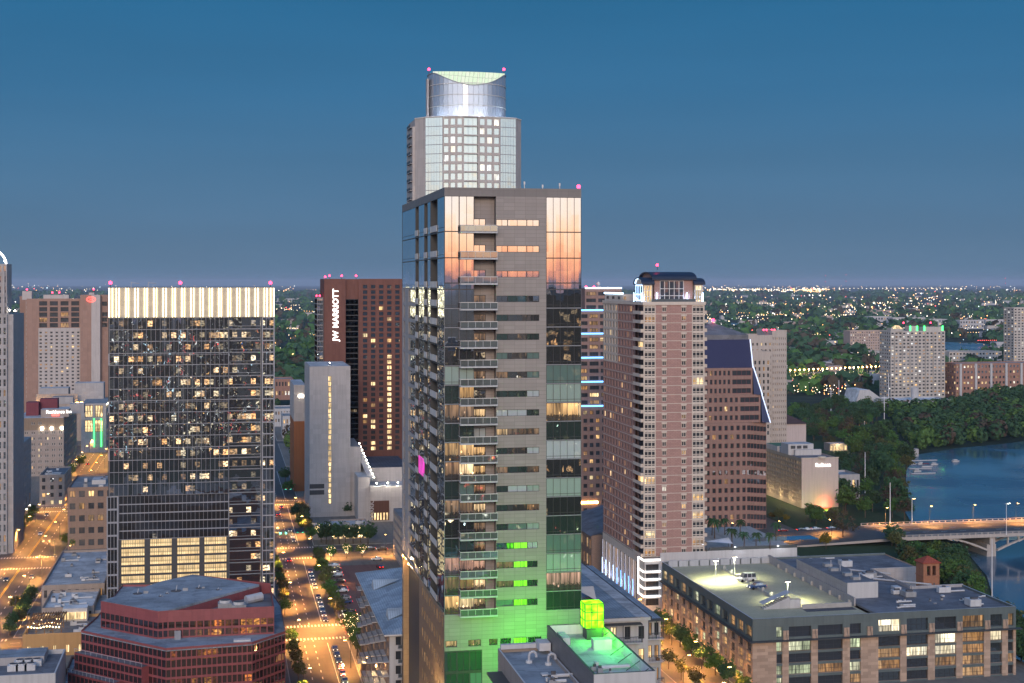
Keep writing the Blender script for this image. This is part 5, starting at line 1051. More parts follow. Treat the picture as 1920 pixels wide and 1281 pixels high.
for i, (ya, yb, pr, n) in enumerate(tiers):
    off = -(i) * 1.3; b = x(pr); z0 = Z(yb) if i < 2 else 0; z1 = Z(ya); vv = v0 + off; zs = [(Z(ya + 16.6 * (k + 1)) + .6, Z(ya + 16.6 * k + 5)) for k in range(n)][::-1]
    st = QW if i < 2 else B.style('glass_dark', lit=(('lit_dim', .1),), fr='red_granite', nx=1, fw=.1, fn=lambda i, j: 'rose_glass' if j in (6, 7, 8, 9) else ('lit_dim' if R.random() < .1 else None))
    nw = 9; xe = b - a - 10.5
    B.facade((a, vv), (1, 0), 0, xe, z0, z1, bays(0, nw, .56, 0, xe), zs, 'pink_granite', st, rec=.3)
    if i < 2: B.facade((a, vv), (1, 0), xe, b - a, z0, z1, [(xe + .6, b - a - .7)], [(c - .1, d) for c, d in zs], 'pink_granite', QS, rec=.3)
    else:     # serrated bays stepping back along the right end
        for k in range(6):
            xa, xb = xe + (b - a - xe) * k / 6, xe + (b - a - xe) * (k + 1) / 6; vk = vv + .55 * k
            B.facade((a, vk), (1, 0), xa, xb, z0, z1, [(xa + .05, xb - .05)], [(c - .1 - .22 * k, d - .22 * k) for c, d in zs], 'pink_granite', B.style('glass_dark', fr='red_granite', nx=1, fw=.08, name='strip_window', fn=lambda i, j: 'rose_glass' if j in (6, 7, 8) else None), rec=.25)
            B.mb.face([(a + xb, vk, z0), (a + xb, vk + .55, z0), (a + xb, vk + .55, z1), (a + xb, vk, z1)], 'pink_granite')
    B.mb.face([(a, vv, z1), (b, vv, z1), (b, v0 + dp, z1), (a, v0 + dp, z1)], 'pink_granite'); B.mb.face([(b, vv + (3.3 if i == 2 else 0), z0), (b, v0 + dp, z0), (b, v0 + dp, z1), (b, vv + (3.3 if i == 2 else 0), z1)], 'pink_granite'); B.mb.face([(a, v0 + dp, z0), (a, vv, z0), (a, vv, z1), (a, v0 + dp, z1)], 'pink_granite')
    m = MB(); px_top, py_top = ((1405, 637), (1411.5, 688), (1425, 738))[i]; px_bot = (1411, 1424, 1437)[i]; tb, tt = Z((690, 740, 792)[i]), Z(py_top)
    pt = (x(px_top), v0 + 1.5 + off, tt); pb = (x(px_bot) - .1, v0 - .5 + off - (1.3 if i else 0), tb)
    if not i: pt = (uf(1405, v0 + 9), v0 + 8.9, zp(637, x(1370), v0 + 9)); pb = (x(1411) - .1, v0, tb)
    if i: m.face([(x(px_top) + .05, v0 + off + .2, tb), pb, pt], 'wedge_glass'); m.face([pb, (pb[0], v0 + 14, tb), (pt[0], v0 + 14, tt), pt], 'wedge_glass'); B.part('glass_wedge', m)
    m = MB(); m.tube((pt[0] + .25, pt[1] - .3, pt[2]), (pb[0] + .25, pb[1] - .3, pb[2]), .22, 'neon_line', 6); B.part('neon_edge', m)
zr0, zr1 = Z(690), zp(637, x(1370), v0 + 9)
m = MB(); br, tr, yl = x(1411) - .2, uf(1405, v0 + 9), a
m.face([(yl, v0 + .1, zr0 + .03), (br, v0 + .1, zr0 + .03), (tr, v0 + 9, zr1), (yl, v0 + 9, zr1)], 'purple_glass'); m.face([(br, v0 + .1, zr0 + .03), (br, v0 + dp, zr0 + .03), (tr, v0 + dp - 8, zr1), (tr, v0 + 9, zr1)], 'purple_glass'); B.part('glass_roof', m)
m = MB(); za2 = zp(606, x(1337), v0 + 20); ap = (uf(1337, v0 + 24), v0 + 24, za2); q = [(yl, v0 + 9, zr1), (tr - .5, v0 + 9, zr1), (tr - .5, v0 + dp - 8, zr1), (yl, v0 + dp - 8, zr1)]
m.box(yl, tr - .5, v0 + 9.02, v0 + dp - 8, zr1 - .2, zr1 + 2.2, 'roof_dark')
for i in range(4): p, r_ = q[i], q[(i + 1) % 4]; m.face([(p[0], p[1], zr1 + 2.2), (r_[0], r_[1], zr1 + 2.2), ap], 'roof_dark')
B.part('pyramid_roof', m); B.beacon(ap[0], ap[1], za2 + .6, r=.9); B.finish()
# pale tower behind
v0 = 742.; x = lambda px: uf(px, v0); Z = lambda py: zp(py, x(1440), v0)
B = Bd('beige_tower', 'beige apartment tower with small windows and a lower front wing behind the granite tower', 'apartment tower', x(1440), v0)
BS = B.style('glass_dark', lit=(('lit_warm', .06), ('lit_dim', .1)), fr='cream_stone', nx=1, fw=.1); BW = B.style('glass_dark', lit=(('lit_white', .1), ('lit_dim', .14)), fr='cream_stone', nx=1, fw=.15)
vb = v0 + 12; a, b = x(1444), uf(1475, vb)
B.block(uf(1384, vb), uf(1448, vb) - .1, vb, vb + 22, 0, zp(632, x(1420), vb), 'beige_wall' if 'beige_wall' in MATS else (M_wall('beige_wall', (.45, .4, .36), .85, .06) and 'beige_wall'), (bays(uf(1448, vb) - uf(1384, vb), 8, .4), floors(10, zp(640, x(1420), vb), 20, .3, .75), BS), roof='roof_grey')
B.block(uf(1448, vb), b, vb, vb + 24, 0, zp(624, x(1460), vb), 'beige_wall', (bays(b - uf(1448, vb), 7, .34), floors(16, zp(630, x(1460), vb), 22, .3, .75), BS), roof='roof_grey', par=1.4)
B.block(x(1409), x(1444.5), v0, vb - .1, 0, Z(662), 'beige_wall', (bays(x(1444.5) - x(1409), 4, .5, 1, x(1444.5) - x(1409)), [(Z(676 + 12 * k + 8), Z(676 + 12 * k)) for k in range(12)][::-1], BW), roof='roof_grey')
for px in (1432, 1437, 1447, 1452): B.beacon(uf(px, vb + 8), vb + 8, zp(621, x(1440), vb), r=.5)
B.finish()
# ================================================================ hotel by the river
v0 = 690.; u0 = uf(1503, v0); u1 = uf(1572, v0); X = lambda px: uf(px, v0) - u0; Z = lambda py: zp(py, u0 + 6, v0); v1 = vs(1436, u0); zt = Z(863)
M_wall('hotel_pink', (.50, .42, .40), .8, .05); B = Bd('riverside_hotel', 'pale hotel block with blank end wall and gridded balcony side near the bridge', 'hotel', u0, v0)
B.facade((u0, v0), (1, 0), 0, u1 - u0, 0, zt + .9, [], [], 'hotel_pink', None)
RS = B.style('glass_dark', lit=(('lit_warm', .08), ('lit_dim', .2)), fr='brick_tan', nx=1, fw=.2)
B.facade((u0, v1), (0, -1), 0, v1 - v0, 0, zt + .9, bays(v1 - v0, 14, .68), floors(2, zt - .4, 9, .16, .84), 'hotel_grid' if 'hotel_grid' in MATS else (M_wall('hotel_grid', (.42, .36, .28), .85, .06) and 'hotel_grid'), RS, rec=1.3)
B.mb.face([(u1, v0, 0), (u1, v1, 0), (u1, v1, zt + .9), (u1, v0, zt + .9)], 'hotel_pink')
m = MB(); m.box(u0 + .3, u1 - .3, v0 + .3, v1, zt - .3, zt + .3, 'roof_dark'); B.part('roof', m)
m = MB(); m.box(u0 - .2, u1 + .2, v0 - .2, v0 + .5, zt + .9, zt + 1.3, 'cream_stone'); m.cyl(u0 + (u1 - u0) * .55, v0 + .2, 2, zt + .9, zt + 1.9, 'cream_stone', 14); B.part('parapet', m)
m = MB(); m.box(u0 + 1, u1 - 5, v0 + 20, v0 + 30, zt + .3, zt + 6, 'white_stucco', top='roof_light'); m.box(u0 + 4, u1 - 1.5, v0 + 17.9, v0 + 19.9, zt + .3, zt + 3.2, 'white_stucco', top='roof_light')
for k in range(3): m.box(u0 + 2.4 + k * 3.4, u0 + 4.9 + k * 3.4, v0 + 19.92, v0 + 19.97, zt + 3.6, zt + 5.2, 'metal_dark')
B.part('penthouse', m); m = MB(); m.box(u0 + .5, u0 + 12, v0 + 34, v0 + 50, zt + .3, zt + 3.5, 'white_stucco', top='roof_teal' if 'roof_teal' in MATS else (M_wall('roof_teal', (.03, .16, .11), .6) and 'roof_teal')); B.part('penthouse', m)
B.units(u0 + 2, u1 - 5, v0 + 32, v1 - 8, zt + .3, 9, seed=31)
text(B, 'Radisson', 2.3, (uf(1529, v0), v0 - .25, Z(875)), 0, 'sign_white', bold=.06)
[glow('porch_glow', (u0 - 3, v1 - 8 - k * 14, 3), (1, .72, .35), 900, .3, B.root) for k in range(5)]
glow('red_floodlight', (uf(1545, v0), v0 - 2.5, 1.5), (1, .08, .06), 2600, .3, B.root); glow('green_floodlight', (uf(1538, v0), v0 - 7, 1.2), (.35, 1, .08), 1500, .3, B.root)
B.finish()
v0 = 905.; x = lambda px: uf(px, v0); Z = lambda py: zp(py, x(1480), v0)
B = Bd('hip_roof_building', 'beige building with a dark brown hipped roof above the river trees', 'building', x(1480), v0)
a, b = x(1452), x(1514); z0 = Z(795); B.mb.box(a + 1, b - 1, v0, v0 + 24, 0, z0, 'hotel_pink'); m = MB(); e = [(a, v0 - 1, z0), (b, v0 - 1, z0), (b, v0 + 25, z0), (a, v0 + 25, z0)]; r0, r1 = (a + 9, v0 + 12, z0 + 5), (b - 9, v0 + 12, z0 + 5)
for q in ([e[0], e[1], r1, r0], [e[1], e[2], r1], [e[2], e[3], r0, r1], [e[3], e[0], r0]): m.face(q, 'roof_brown' if 'roof_brown' in MATS else (M_wall('roof_brown', (.085, .05, .045), .8) and 'roof_brown'))
B.part('roof', m); B.win((x(1466), v0 - .05, 4), (1, 0), 3, 4, B.style('lit_warm', fr='frame_dark', nx=2)); B.finish()
# ================================================================ right foreground apartments
zA = 50.; vA = 268.; ua, ub = 61.6, 81.; vb = 330.
B = Bd('balcony_apartments', 'white balcony apartments with a ribbed blue grey sloping roof right of the central tower', 'apartment building', 72, vA)
Z = lambda py: zp(py, 78, vA); AS = B.style('glass_dark', lit=(('lit_warm', .16), ('lit_dim', .1)), fr='frame_dark', nx=2, fw=.12)
fh = 4.4; fz = [(zA - 3.9 - fh * k, zA - 1.4 - fh * k) for k in range(11)][::-1]
B.facade((ua, vA), (1, 0), 0, ub - ua, 0, zA, bays(ub - ua, 7, .42), fz, 'white_stucco', AS, rec=.3)
B.facade((ub, vA + 2.2), (1, 0), 0, 3.2, 0, zA - 1, [(.4, 1.4), (1.9, 2.8)], fz, 'white_stucco', AS, rec=.3); B.facade((ub + 3.2, vA + 2.2), (0, 1), 0, 55, 0, zA - 1, bays(55, 10, .5), fz, 'concrete', AS, rec=.3); B.facade((ub, vA), (0, 1), 0, 2.2, 0, zA, [], [], 'white_stucco', None)
m = MB(); m.face([(ua, vA - .6, zA + .5), (ub - 2.6, vA - .6, zA + .5), (ub - 2.6, vb, zA + .5), (ua, vb, zA + 3.2)], 'roof_metal'); B.part('roof', m)
m = MB(); m.face([(ub - 2.58, vA - .6, zA + .53), (ub + .3, vA - .6, zA + .4), (ub + .3, vb, zA + .4), (ub - 2.58, vb, zA + .53)], 'roof_light'); m.face([(ua, vA - .62, zA - .2), (ub + .3, vA - .62, zA - .2), (ub + .3, vA - .62, zA + .39), (ua, vA - .62, zA + .49)], 'white_stucco'); m.box(ub + .31, ub + .55, vA - .6, vb, zA - .1, zA + .45, 'metal_dark'); B.part('roof_edge', m)
for v in (285, 303): m = MB(); m.face([(ub - 6.5, v - 2.5, zA + .6), (ub - 6.5, v + 2.5, zA + .6), (ub - 6.5, v, zA + 3)], 'white_stucco'); m.face([(ub - 6.5, v - 2.5, zA + .6), (ub - 6.5, v, zA + 3), (ub - 11, v, zA + 3)], 'white_stucco'); m.face([(ub - 6.5, v + 2.5, zA + .6), (ub - 11, v, zA + 3), (ub - 6.5, v, zA + 3)], 'roof_metal'); B.part('dormer', m)
m = MB(); m.face([(ub + .6, vA + 1.6, zA - .9), (ub + 4, vA + 1.6, zA - 1.1), (ub + 4, vb - 4, zA - 1.1), (ub + .6, vb - 4, zA - .9)], 'roof_metal'); B.part('side_roof', m)
for k in range(0, 6):
    z = zA - 4.15 - fh * k
    for (p, q) in ((ub - 9.5, ub - 1.6), (ub + .1, ub + 3.4)):
        dy = 2.2 if p > ub else 0; f = vA + dy - 1.7; m = MB(); m.box(p, q, f, vA + dy - .02, z - .25, z, 'metal_light'); m.box(p, q, f, f + .08, z + 1.05, z + 1.15, 'metal_dark'); n = int((q - p) / .3)
        for i in range(n + 1): xx = p + (q - p - .05) * i / n; m.box(xx, xx + .05, f + .01, f + .06, z, z + 1.05, 'metal_dark')
        if k == 0:
            for xx in (p + .1, (p + q) / 2, q - .2): m.box(xx, xx + .12, f, f + .12, z, z + 3.4, 'metal_dark')
            for i in range(8): yy = f + 1.6 * i / 7; m.box(p, q, yy, yy + .1, z + 3.4, z + 3.55, 'metal_dark')
        if R.random() < .8: xx = R.uniform(p + .6, q - 1.2); m.box(xx, xx + .6, f + .4, f + 1, z, z + .5, 'timber')
        B.part('balcony', m)
m = MB(); m.box(ub - .9, ub + 1.6, vA - .5, vA - .03, 0, zA - 9.5, 'concrete'); m.box(ub - .3, ub - .1, vA - .56, vA - .5, 0, zA - 9.6, 'unit_light'); B.part('concrete_pier', m); B.finish()
# ================================================================ green lit roof and sign box
zg = 62.; va, vb = 188.5, 217.; ua, ub = 49.3, 58.0
B = Bd('green_lit_roof', 'flat roofed block washed in green light by the glowing box standing on it', 'building', 53, va)
B.block(ua, ub, va, vb, 0, zg - 1.4, 'tower_panel_dark', ([(3.2, 5.2)], [(zg - 5, zg - 2.6)], B.style('blue_glass', fr='frame_white', nx=2)), roof='roof_light', par=1.5, pm='metal_dark', thick=.3)
B.mb.box(ua + .02, ub - .02, va - .06, va - .01, 0, zg - 5.2, 'white_stucco'); B.mb.box(ua + .02, ub - .02, va - .07, va - .015, zg - 2.4, zg + .06, 'white_stucco')
for i in range(6): y = va + 2 + i * 4.2; m = MB(); m.tube((ub - 2.4, y, zg - 1.4), (ub - .35, y, zg - .1), .06, 'metal_dark', 4); B.part('parapet_brace', m)
t = NT('green_box'); g = t.n('ShaderNodeNewGeometry'); nz = t.n('ShaderNodeTexNoise', {'Vector': (g, 0), 'Scale': .9, 'Detail': 1.0}); k = t.n('ShaderNodeMapRange', {0: (nz, 0), 1: .35, 2: .65, 3: 1.2, 4: 4.5}); t.surf(t.n('ShaderNodeEmission', {'Color': (.24, 1, .012, 1), 'Strength': k}))
bx, by = uf(1083, 217), 212.4
m = MB(); m.box(ub - .36, ub - .305, va + .35, vb - .35, zg - 1.39, zg + .02, 'fin_white'); m.box(ua + .35, ub - .37, vb - .36, vb - .305, zg - 1.39, zg + .02, 'fin_white'); B.part('parapet_lining', m)
m = MB(); m.box(bx + .3, bx + 2.7, by, by + 2.6, zg - 1.4, zg + .5, 'metal_dark'); B.part('box_stand', m)
m = MB(); m.box(bx, bx + 2.9, by - .2, by + 2.7, zg + .4, zg + 4.1, 'green_box'); B.part('light_box', m)
m = MB()
for z in (zg + .4, zg + 1.6, zg + 2.85, zg + 4.1): m.box(bx - .06, bx + 2.96, by - .26, by - .2, z - .05, z + .05, 'frame_dark'); m.box(bx - .06, bx, by - .2, by + 2.76, z - .05, z + .05, 'frame_dark')
for xx in (bx, bx + 1, bx + 1.9, bx + 2.9): m.box(xx - .04, xx + .04, by - .28, by - .2, zg + .4, zg + 4.1, 'frame_dark')
for yy in (by, by + 1.3, by + 2.7): m.box(bx - .08, bx, yy - .05, yy + .05, zg + .4, zg + 4.1, 'frame_dark')
B.part('box_frame', m)
for xx, yy, zz, pw in ((51.5, 233, 54, 800), (46.5, 232, 50, 420), (55, 233, 57, 300)): glow('green_wash', (xx, yy, zz), (.06, 1, .0), pw * 6, .25, B.root)
glow('green_roof_fill', (bx + 1.4, by - 2.2, zg + 1.5), (.04, 1, .04), 700, .4, B.root); glow('green_roof_fill', (ub - 1.5, by - 1, zg + .6), (.1, 1, .0), 700, .3, B.root); glow('green_roof_fill', (ub - 1.5, by - 7, zg + .2), (.05, 1, .02), 420, .3, B.root); glow('green_roof_fill', (ub - 2, by - 12, zg + 1.5), (.05, 1, .2), 260, .4, B.root)  # unseen lamps added to strengthen the light box's green on the roof
m = MB(); m.box(bx - .2, bx + 2.6, by - 6, by - 4.4, zg - 1.4, zg + .1, 'unit_light'); B.part('rooftop_unit', m); m = MB(); m.box(ua + .9, ua + 2, vb - 7, vb - 3, zg - 1.4, zg - .3, 'unit_light'); B.part('rooftop_unit', m)
B.units(ua + 1, ub - 3, va + 2, va + 12, zg - 1.4, 5, seed=44, size=(.4, 1.2, .4, 1.2)); B.finish()
zl = 59.; ua2, ub2 = 41.5, 49.1
B = Bd('blue_roof_block', 'flat blue grey roof with bent vent pipes in front of the green lit wall', 'building', 45, va)
B.block(ua2, ub2, 184., 216.5, 0, zl - .6, 'taupe_stucco', roof='roof_blue', par=.6, pm='white_stucco', thick=.25, Bk=None)
m = MB(); m.box(ua2 + .3, ub2 - 1.8, 215.6, 216.4, zl + .01, zl + .7, 'white_stucco'); m.box(ub2 - 1.75, ub2, 213.5, 216.4, zl + .01, zl + 1.2, 'unit_light'); B.part('parapet_wall', m)
for px, py in ((992, 1243), (1028, 1247)):
    xx, yy = gp(px, py, zl - .6); m = MB(); m.cyl(xx, yy, .5, zl - .6, zl - .2, 'unit_light', 8)
    for k in range(6): q = lambda k: (xx + .55 - .55 * math.cos(math.pi * k / 6), yy, zl + .5 + .55 * math.sin(math.pi * k / 6)); m.tube(q(k), q(k + 1), .2, 'metal_light', 8)
    m.tube((xx, yy, zl - .3), (xx, yy, zl + .5), .2, 'metal_light', 8); m.tube((xx + 1.1, yy, zl + .5), (xx + 1.1, yy, zl + .2), .2, 'metal_light', 8); B.part('vent_pipe', m)
B.units(ua2 + 3.5, ub2 - 1.5, 192, 206, zl - .6, 8, seed=45, size=(.4, 1.2, .3, .9))
m = MB(); m.box(ua2 - 2.3, ua2 - .02, 205, 213.5, zl - 3, zl - 2.7, 'metal_dark'); B.part('canopy', m); B.finish()
# ================================================================ office and parking block, right foreground
u0, u1, v0, v1 = 146.6, 228., 384., 469.; X = lambda px: uf(px, v0) - u0
M_wall('sandstone', (.44, .32, .24), .85, .12, brick=(2.4, .9), msize=.012, off=.37, dirt=.1, bc=.28); M_wall('fascia_green', (.11, .14, .14), .5, .08, brick=(3, 6), msize=.01, off=0., spec=.5); M_wall('deck_concrete', (.43, .395, .27), .85, .3, .12)
M_lit('garage_light', (.85, 1, .6), (1, .95, .65), 1.0, .05); M_lit('office_light', (1, .82, .5), (1, .92, .7), 1.7, .1)
B = Bd('office_garage', 'long sandstone office block with dark metal top, rooftop parking deck and dark flat roof', 'office building', 180, v0)
GO = B.style('glass_dark', lit=(('garage_light', .55), ('lit_dim', .1)), fr='frame_dark', nx=3, fw=.09, hb=(.45,)); OO = B.style('glass_dark', lit=(('office_light', .2), ('lit_dim', .3), ('glass_mid', .3)), fr='frame_dark', nx=4, fw=.08, hb=(.4,))
lf = [(1456, 1467), (1479, 1521), (1533.6, 1580), (1593.6, 1614)]; rf = [(1647, 1688), (1700, 1740), (1753, 1793), (1805, 1845), (1857, 1879), (1890, 1900)]
rows = [(.6, 3.2), (4.0, 6.6), (7.3, 9.9), (10.6, 13.3)]; xm = X(1630)
for st, px, a, b in ((GO, lf, 0, xm), (OO, rf, xm, u1 - u0)):
    xs = [(X(p), X(q)) for p, q in px]
    B.facade((u0, v0), (1, 0), a, b, 0, 14, xs, rows, 'sandstone', st, rec=.7, spand='fascia_green')
    B.facade((u0, v0 - .03), (1, 0), a, b, 14, 20, xs, [(14.7, 17.6 if st is GO else 18.6)], 'fascia_green', st, rec=.7)
m = MB(); m.box(u0 - 1.2, u1 + 1.3, v0 - 1.5, v0 - .1, 13.75, 14.05, 'metal_dark'); m.box(u0 - 1.2, u0 - .1, v0 - .09, v1, 13.75, 14.05, 'metal_dark'); B.part('canopy', m)
m = MB()
for p, q in zip(lf + rf, (lf + rf)[1:]):
    c = u0 + (X(p[1]) + X(q[0])) / 2; m.box(c - .8, c + .8, v0 - .4, v0 - .035, 14.06, 16.6, 'sandstone'); m.tube((c, v0 - 1.4, 14.1), (c, v0 - .3, 16.8), .06, 'metal_dark', 4)
B.part('pier_caps', m)
LS = B.style('glass_dark', lit=(('garage_light', .12), ('lit_dim', .35), ('lit_warm', .1)), fr='frame_dark', nx=2, fw=.14, hb=(.4,)); L = v1 - v0
B.facade((u0, v1), (0, -1), 0, L, 0, 14, bays(L, 13, .6), rows, 'sandstone', LS, rec=.7); B.facade((u0 - .03, v1), (0, -1), 0, L, 14, 20, bays(L, 13, .72), [(14.7, 17.8)], 'fascia_green', LS, rec=.7)
B.mb.face([(u1, v0, 0), (u1, 415, 0), (u1, 415, 20), (u1, v0, 20)], 'sandstone'); B.mb.face([(u1, 443, 0), (u1, v1, 0), (u1, v1, 20), (u1, 443, 20)], 'sandstone'); B.mb.face([(u1, v1, 0), (u0, v1, 0), (u0, v1, 20), (u1, v1, 20)], 'sandstone')
ud = 184.6
m = MB(); m.box(u0 + .4, ud, v0 + .4, v1 - .4, 18.2, 18.6, 'deck_concrete'); B.part('parking_deck', m)
for a, b, c, d in ((u0, u1, v0, v0 + .4), (u0, u0 + .4, v0 + .41, v1 - .4), (u0, u1 - .01, v1 - .39, v1 - .01), (u1 - .4, u1, v0 + .41, 414.6)): B.mb.box(a, b, c, d, 18.2, 20.25, 'fascia_green', top='metal_light')
m = MB()
for a, b, c, d in ((ud + .5, 210.6, v0 + .41, v1 - .4), (210.61, u1 - .41, v0 + .41, 414.6), (210.61, u1 - .01, 443.4, v1 - .4)): m.box(a, b, c, d, 19, 19.6, 'roof_dark')
B.part('roof', m)
B.mb.box(ud + .01, ud + .49, v0 + 16, v1 - .41, 18.6, 21.2, 'pale_stone'); B.mb.box(210.6, u1, 414.61, 415, 0, 20.5, 'pale_stone', top='metal_light'); B.mb.box(210.2, 210.6, 415, 443, 0, 20.5, 'pale_stone'); B.mb.box(210.6, u1, 443, 443.39, 0, 20.5, 'pale_stone', top='metal_light')
m = MB(); m.box(ud + .55, 195, 406, 445, 19.6, 24.2, 'pale_stone', top='roof_dark'); m.box(ud + .55, 195.1, 405.8, 405.99, 19.6, 24.4, 'white_stucco'); B.part('penthouse', m)
for y in (410, 416, 424, 431): m = MB(); m.box(187 + (y % 3), 189.5 + (y % 3), y, y + 2.2, 24.2, 25.1, 'unit_grey'); m.tube((191, y, 24.2), (191, y, 26.3), .12, 'metal_light', 5); B.part('rooftop_unit', m)
B.units(198, 208, 402, 455, 19.6, 7, seed=51); B.units(212, 224, 388, 410, 19.6, 3, seed=52); B.units(187, 226, 387, 404, 19.6, 14, seed=53, size=(.4, 1.1, .3, .9)); B.units(197, 209, 446, 466, 19.6, 8, seed=54, size=(.4, 1.2, .3, 1.))
for y, x in ((448, 200), (430, 205)): m = MB(); m.tube((x, y, 20), (x + 14, y - 12, 20), .3, 'metal_light', 6); B.part('duct', m)
# deck furniture: kerbed divider with posts, stair head, shelter louvres along the far edge
ux = gp(1399, 1100, 18.6)[0] - 3
m = MB(); m.box(165, 165.4, 402, 460, 18.6, 19.4, 'concrete'); B.part('divider_wall', m)
for i in range(9): m = MB(); y = 402.5 + i * 7; m.box(164.8, 165.6, y, y + .7, 18.6, 20.2, 'concrete'); B.part('divider_post', m)
for i in range(9): m = MB(); y = 402.5 + i * 7; m.box(ud - .7, ud - .02, y, y + .8, 18.6, 19.9, 'concrete'); B.part('wall_post', m)
m = MB(); sx, sy = gp(1462, 1137, 19); 
for i in range(10): m.box(sx - 5.5 + i * .8, sx - 4.6 + i * .8, sy - 1.4, sy + 1.4, 18.6, 18.9 + i * .32, 'white_stucco')
m.box(sx + 2.5, sx + 6, sy - 1.6, sy + 1.6, 18.6, 21.2, 'white_stucco'); m.face([(sx - 6, sy - 1.7, 20.2), (sx + 2.6, sy - 1.7, 23.4), (sx + 2.6, sy + 1.7, 23.4), (sx - 6, sy + 1.7, 20.2)], 'metal_light'); m.face([(sx + 2.6, sy - 1.7, 23.4), (sx + 7, sy - 1.7, 21.4), (sx + 7, sy + 1.7, 21.4), (sx + 2.6, sy + 1.7, 23.4)], 'metal_light'); B.part('stair_head', m)
m = MB(); m.box(168, ud - 1, 399.5, 400, 18.6, 20, 'concrete'); m.box(168, ud - 1, 396, 399.4, 18.59, 18.66, 'unit_dark'); B.part('ramp_wall', m)
for i in range(10): m = MB(); a = u0 + 2 + i * 3.7; m.box(a, a + 3.2, v1 - 1.2, v1 - .5, 18.6, 20.6, 'metal_light'); B.part('louvre_screen', m)
B.finish()
def deck_lamp(px, py, h, label):
    x, y = gp(px, py, 18.6); T_ = thing('deck_lamp', label, 'lamp post', (x, y, 18.6))
    m = MB(); m.tube((0, 0, 0), (0, 0, h), .14, 'fin_white', 6); m.build('post', T_, off=(0, 0, 0)); m = MB(); m.box(-.9, .9, -.35, .35, h, h + .18, 'metal_dark'); m.box(-.8, .8, -.28, .28, h - .06, h - .01, 'lamp_white'); m.build('lamp_head', T_, off=(0, 0, 0))
    l = glow('deck_light', (0, 0, 0), (.97, 1, .55), 13000, .5, spot=150, aim=(0, 0, -1)); l.parent = T_; l.location = (0, 0, h - .4)
deck_lamp(1377, 1085, 7., 'lamp post standing near the white van on the parking deck'); deck_lamp(1477, 1128, 6., 'lamp post beside the white stair head on the parking deck')
deck_lamp(1342, 1092, 7., 'thin lamp post at the far left of the parking deck')
# brick bell tower
vt = 421.; x = lambda px: uf(px, vt); B = Bd('bell_tower', 'small brick bell tower with a red tiled hip roof behind the dark roof', 'bell tower', x(1746), vt)
M_wall('church_brick', (.36, .17, .10), .85, .12, brick=(.8, .3), msize=.03); M_wall('red_tile', (.33, .075, .045), .8, .15, brick=(.5, .5), msize=.05)
a, b = x(1731.5), x(1761.5); zt = zp(1056, a, vt); zm = zt - 4.4
B.mb.box(a, b, vt, vt + 5, 0, zm, 'church_brick'); B.mb.box(a - .15, b + .15, vt - .15, vt + 5.15, zm, zm + .35, 'church_brick')
w = b - a
for (q0, q1) in ((0, .22), (.44, .56), (.78, 1)): B.mb.box(a + w * q0, a + w * q1, vt, vt + .9, zm + .35, zt - 1, 'church_brick'); B.mb.box(a + w * q0, a + w * q1, vt + 4.1, vt + 5, zm + .35, zt - 1, 'church_brick')
B.mb.box(a, a + .9, vt + .91, vt + 4.09, zm + .35, zt - 1, 'church_brick'); B.mb.box(b - .9, b, vt + .91, vt + 4.09, zm + .35, zt - 1, 'church_brick'); B.mb.box(a, b, vt, vt + 5, zt - 1, zt, 'church_brick')
m = MB(); e = .45; q = [(a - e, vt - e, zt), (b + e, vt - e, zt), (b + e, vt + 5 + e, zt), (a - e, vt + 5 + e, zt)]; ap = ((a + b) / 2, vt + 2.5, zt + 1.9)
for i in range(4): m.face([q[i], q[(i + 1) % 4], ap], 'red_tile')
m.box(a - e, b + e, vt - e, vt + 5 + e, zt - .2, zt - .01, 'red_tile'); B.part('roof', m)
for f in (.35, .62): 
    for zz in (zm - 3.5, zm - 6.5): m = MB(); m.box(a + w * f, a + w * f + .5, vt - .05, vt - .01, zz, zz + 1.5, 'unit_dark'); B.part('window', m)
B.finish()
[glow('street_wall_fill', (143.9, 388 + k * 13, 5), (1, .45, .1), 520, .3) for k in range(7)]  # lamps without fixtures, added to lift the orange on the sandstone side
glow('courtyard_glow', (216, 428, 3), (1, .6, .25), 900, .4)
# ================================================================ bridge
va, vb, zd = 584., 617., 3.2
M_wall('bridge_concrete', (.42, .38, .35), .85, .1)
B = Bd('road_bridge', 'concrete arch road bridge with railings crossing the river at the right edge', 'bridge', 300, 600)
m = MB(); m.box(288, 660, va, vb, zd - 1.2, zd, 'bridge_concrete', top='asphalt'); B.part('deck', m)
m = MB(); m.face([(240, va + 6, .2), (288, va, zd), (288, vb, zd), (240, vb + 6, .2)], 'asphalt'); m.face([(240, va + 6, .2), (240, va + 6, -.5), (288, va, zd - 1.2), (288, va, zd)], 'bridge_concrete'); m.face([(240, vb + 6, .2), (288, vb, zd), (288, vb, -.5), (240, vb + 6, -.5)], 'bridge_concrete'); B.part('approach_ramp', m)
for y in (va, vb - .3):
    m = MB(); m.box(288, 660, y, y + .3, zd + .01, zd + .35, 'bridge_concrete'); m.box(288, 660, y + .05, y + .25, zd + 1.05, zd + 1.2, 'bridge_concrete')
    for i in range(124): m.box(288 + i * 3, 288.5 + i * 3, y + .05, y + .25, zd + .36, zd + 1.04, 'bridge_concrete')
    B.part('railing', m)
for y in (va + 3.4, vb - 3.6): m = MB(); m.box(288, 660, y, y + .2, zd + .01, zd + .2, 'kerb_stone'); B.part('kerb', m)
m = MB()
for y in (va + 12, vb - 12): dash(m, 290, 655, y, z=zd + .012)
dash(m, 290, 655, (va + vb) / 2, L=400, z=zd + .012, mt='paint_yellow'); B.part('lane_markings', m)
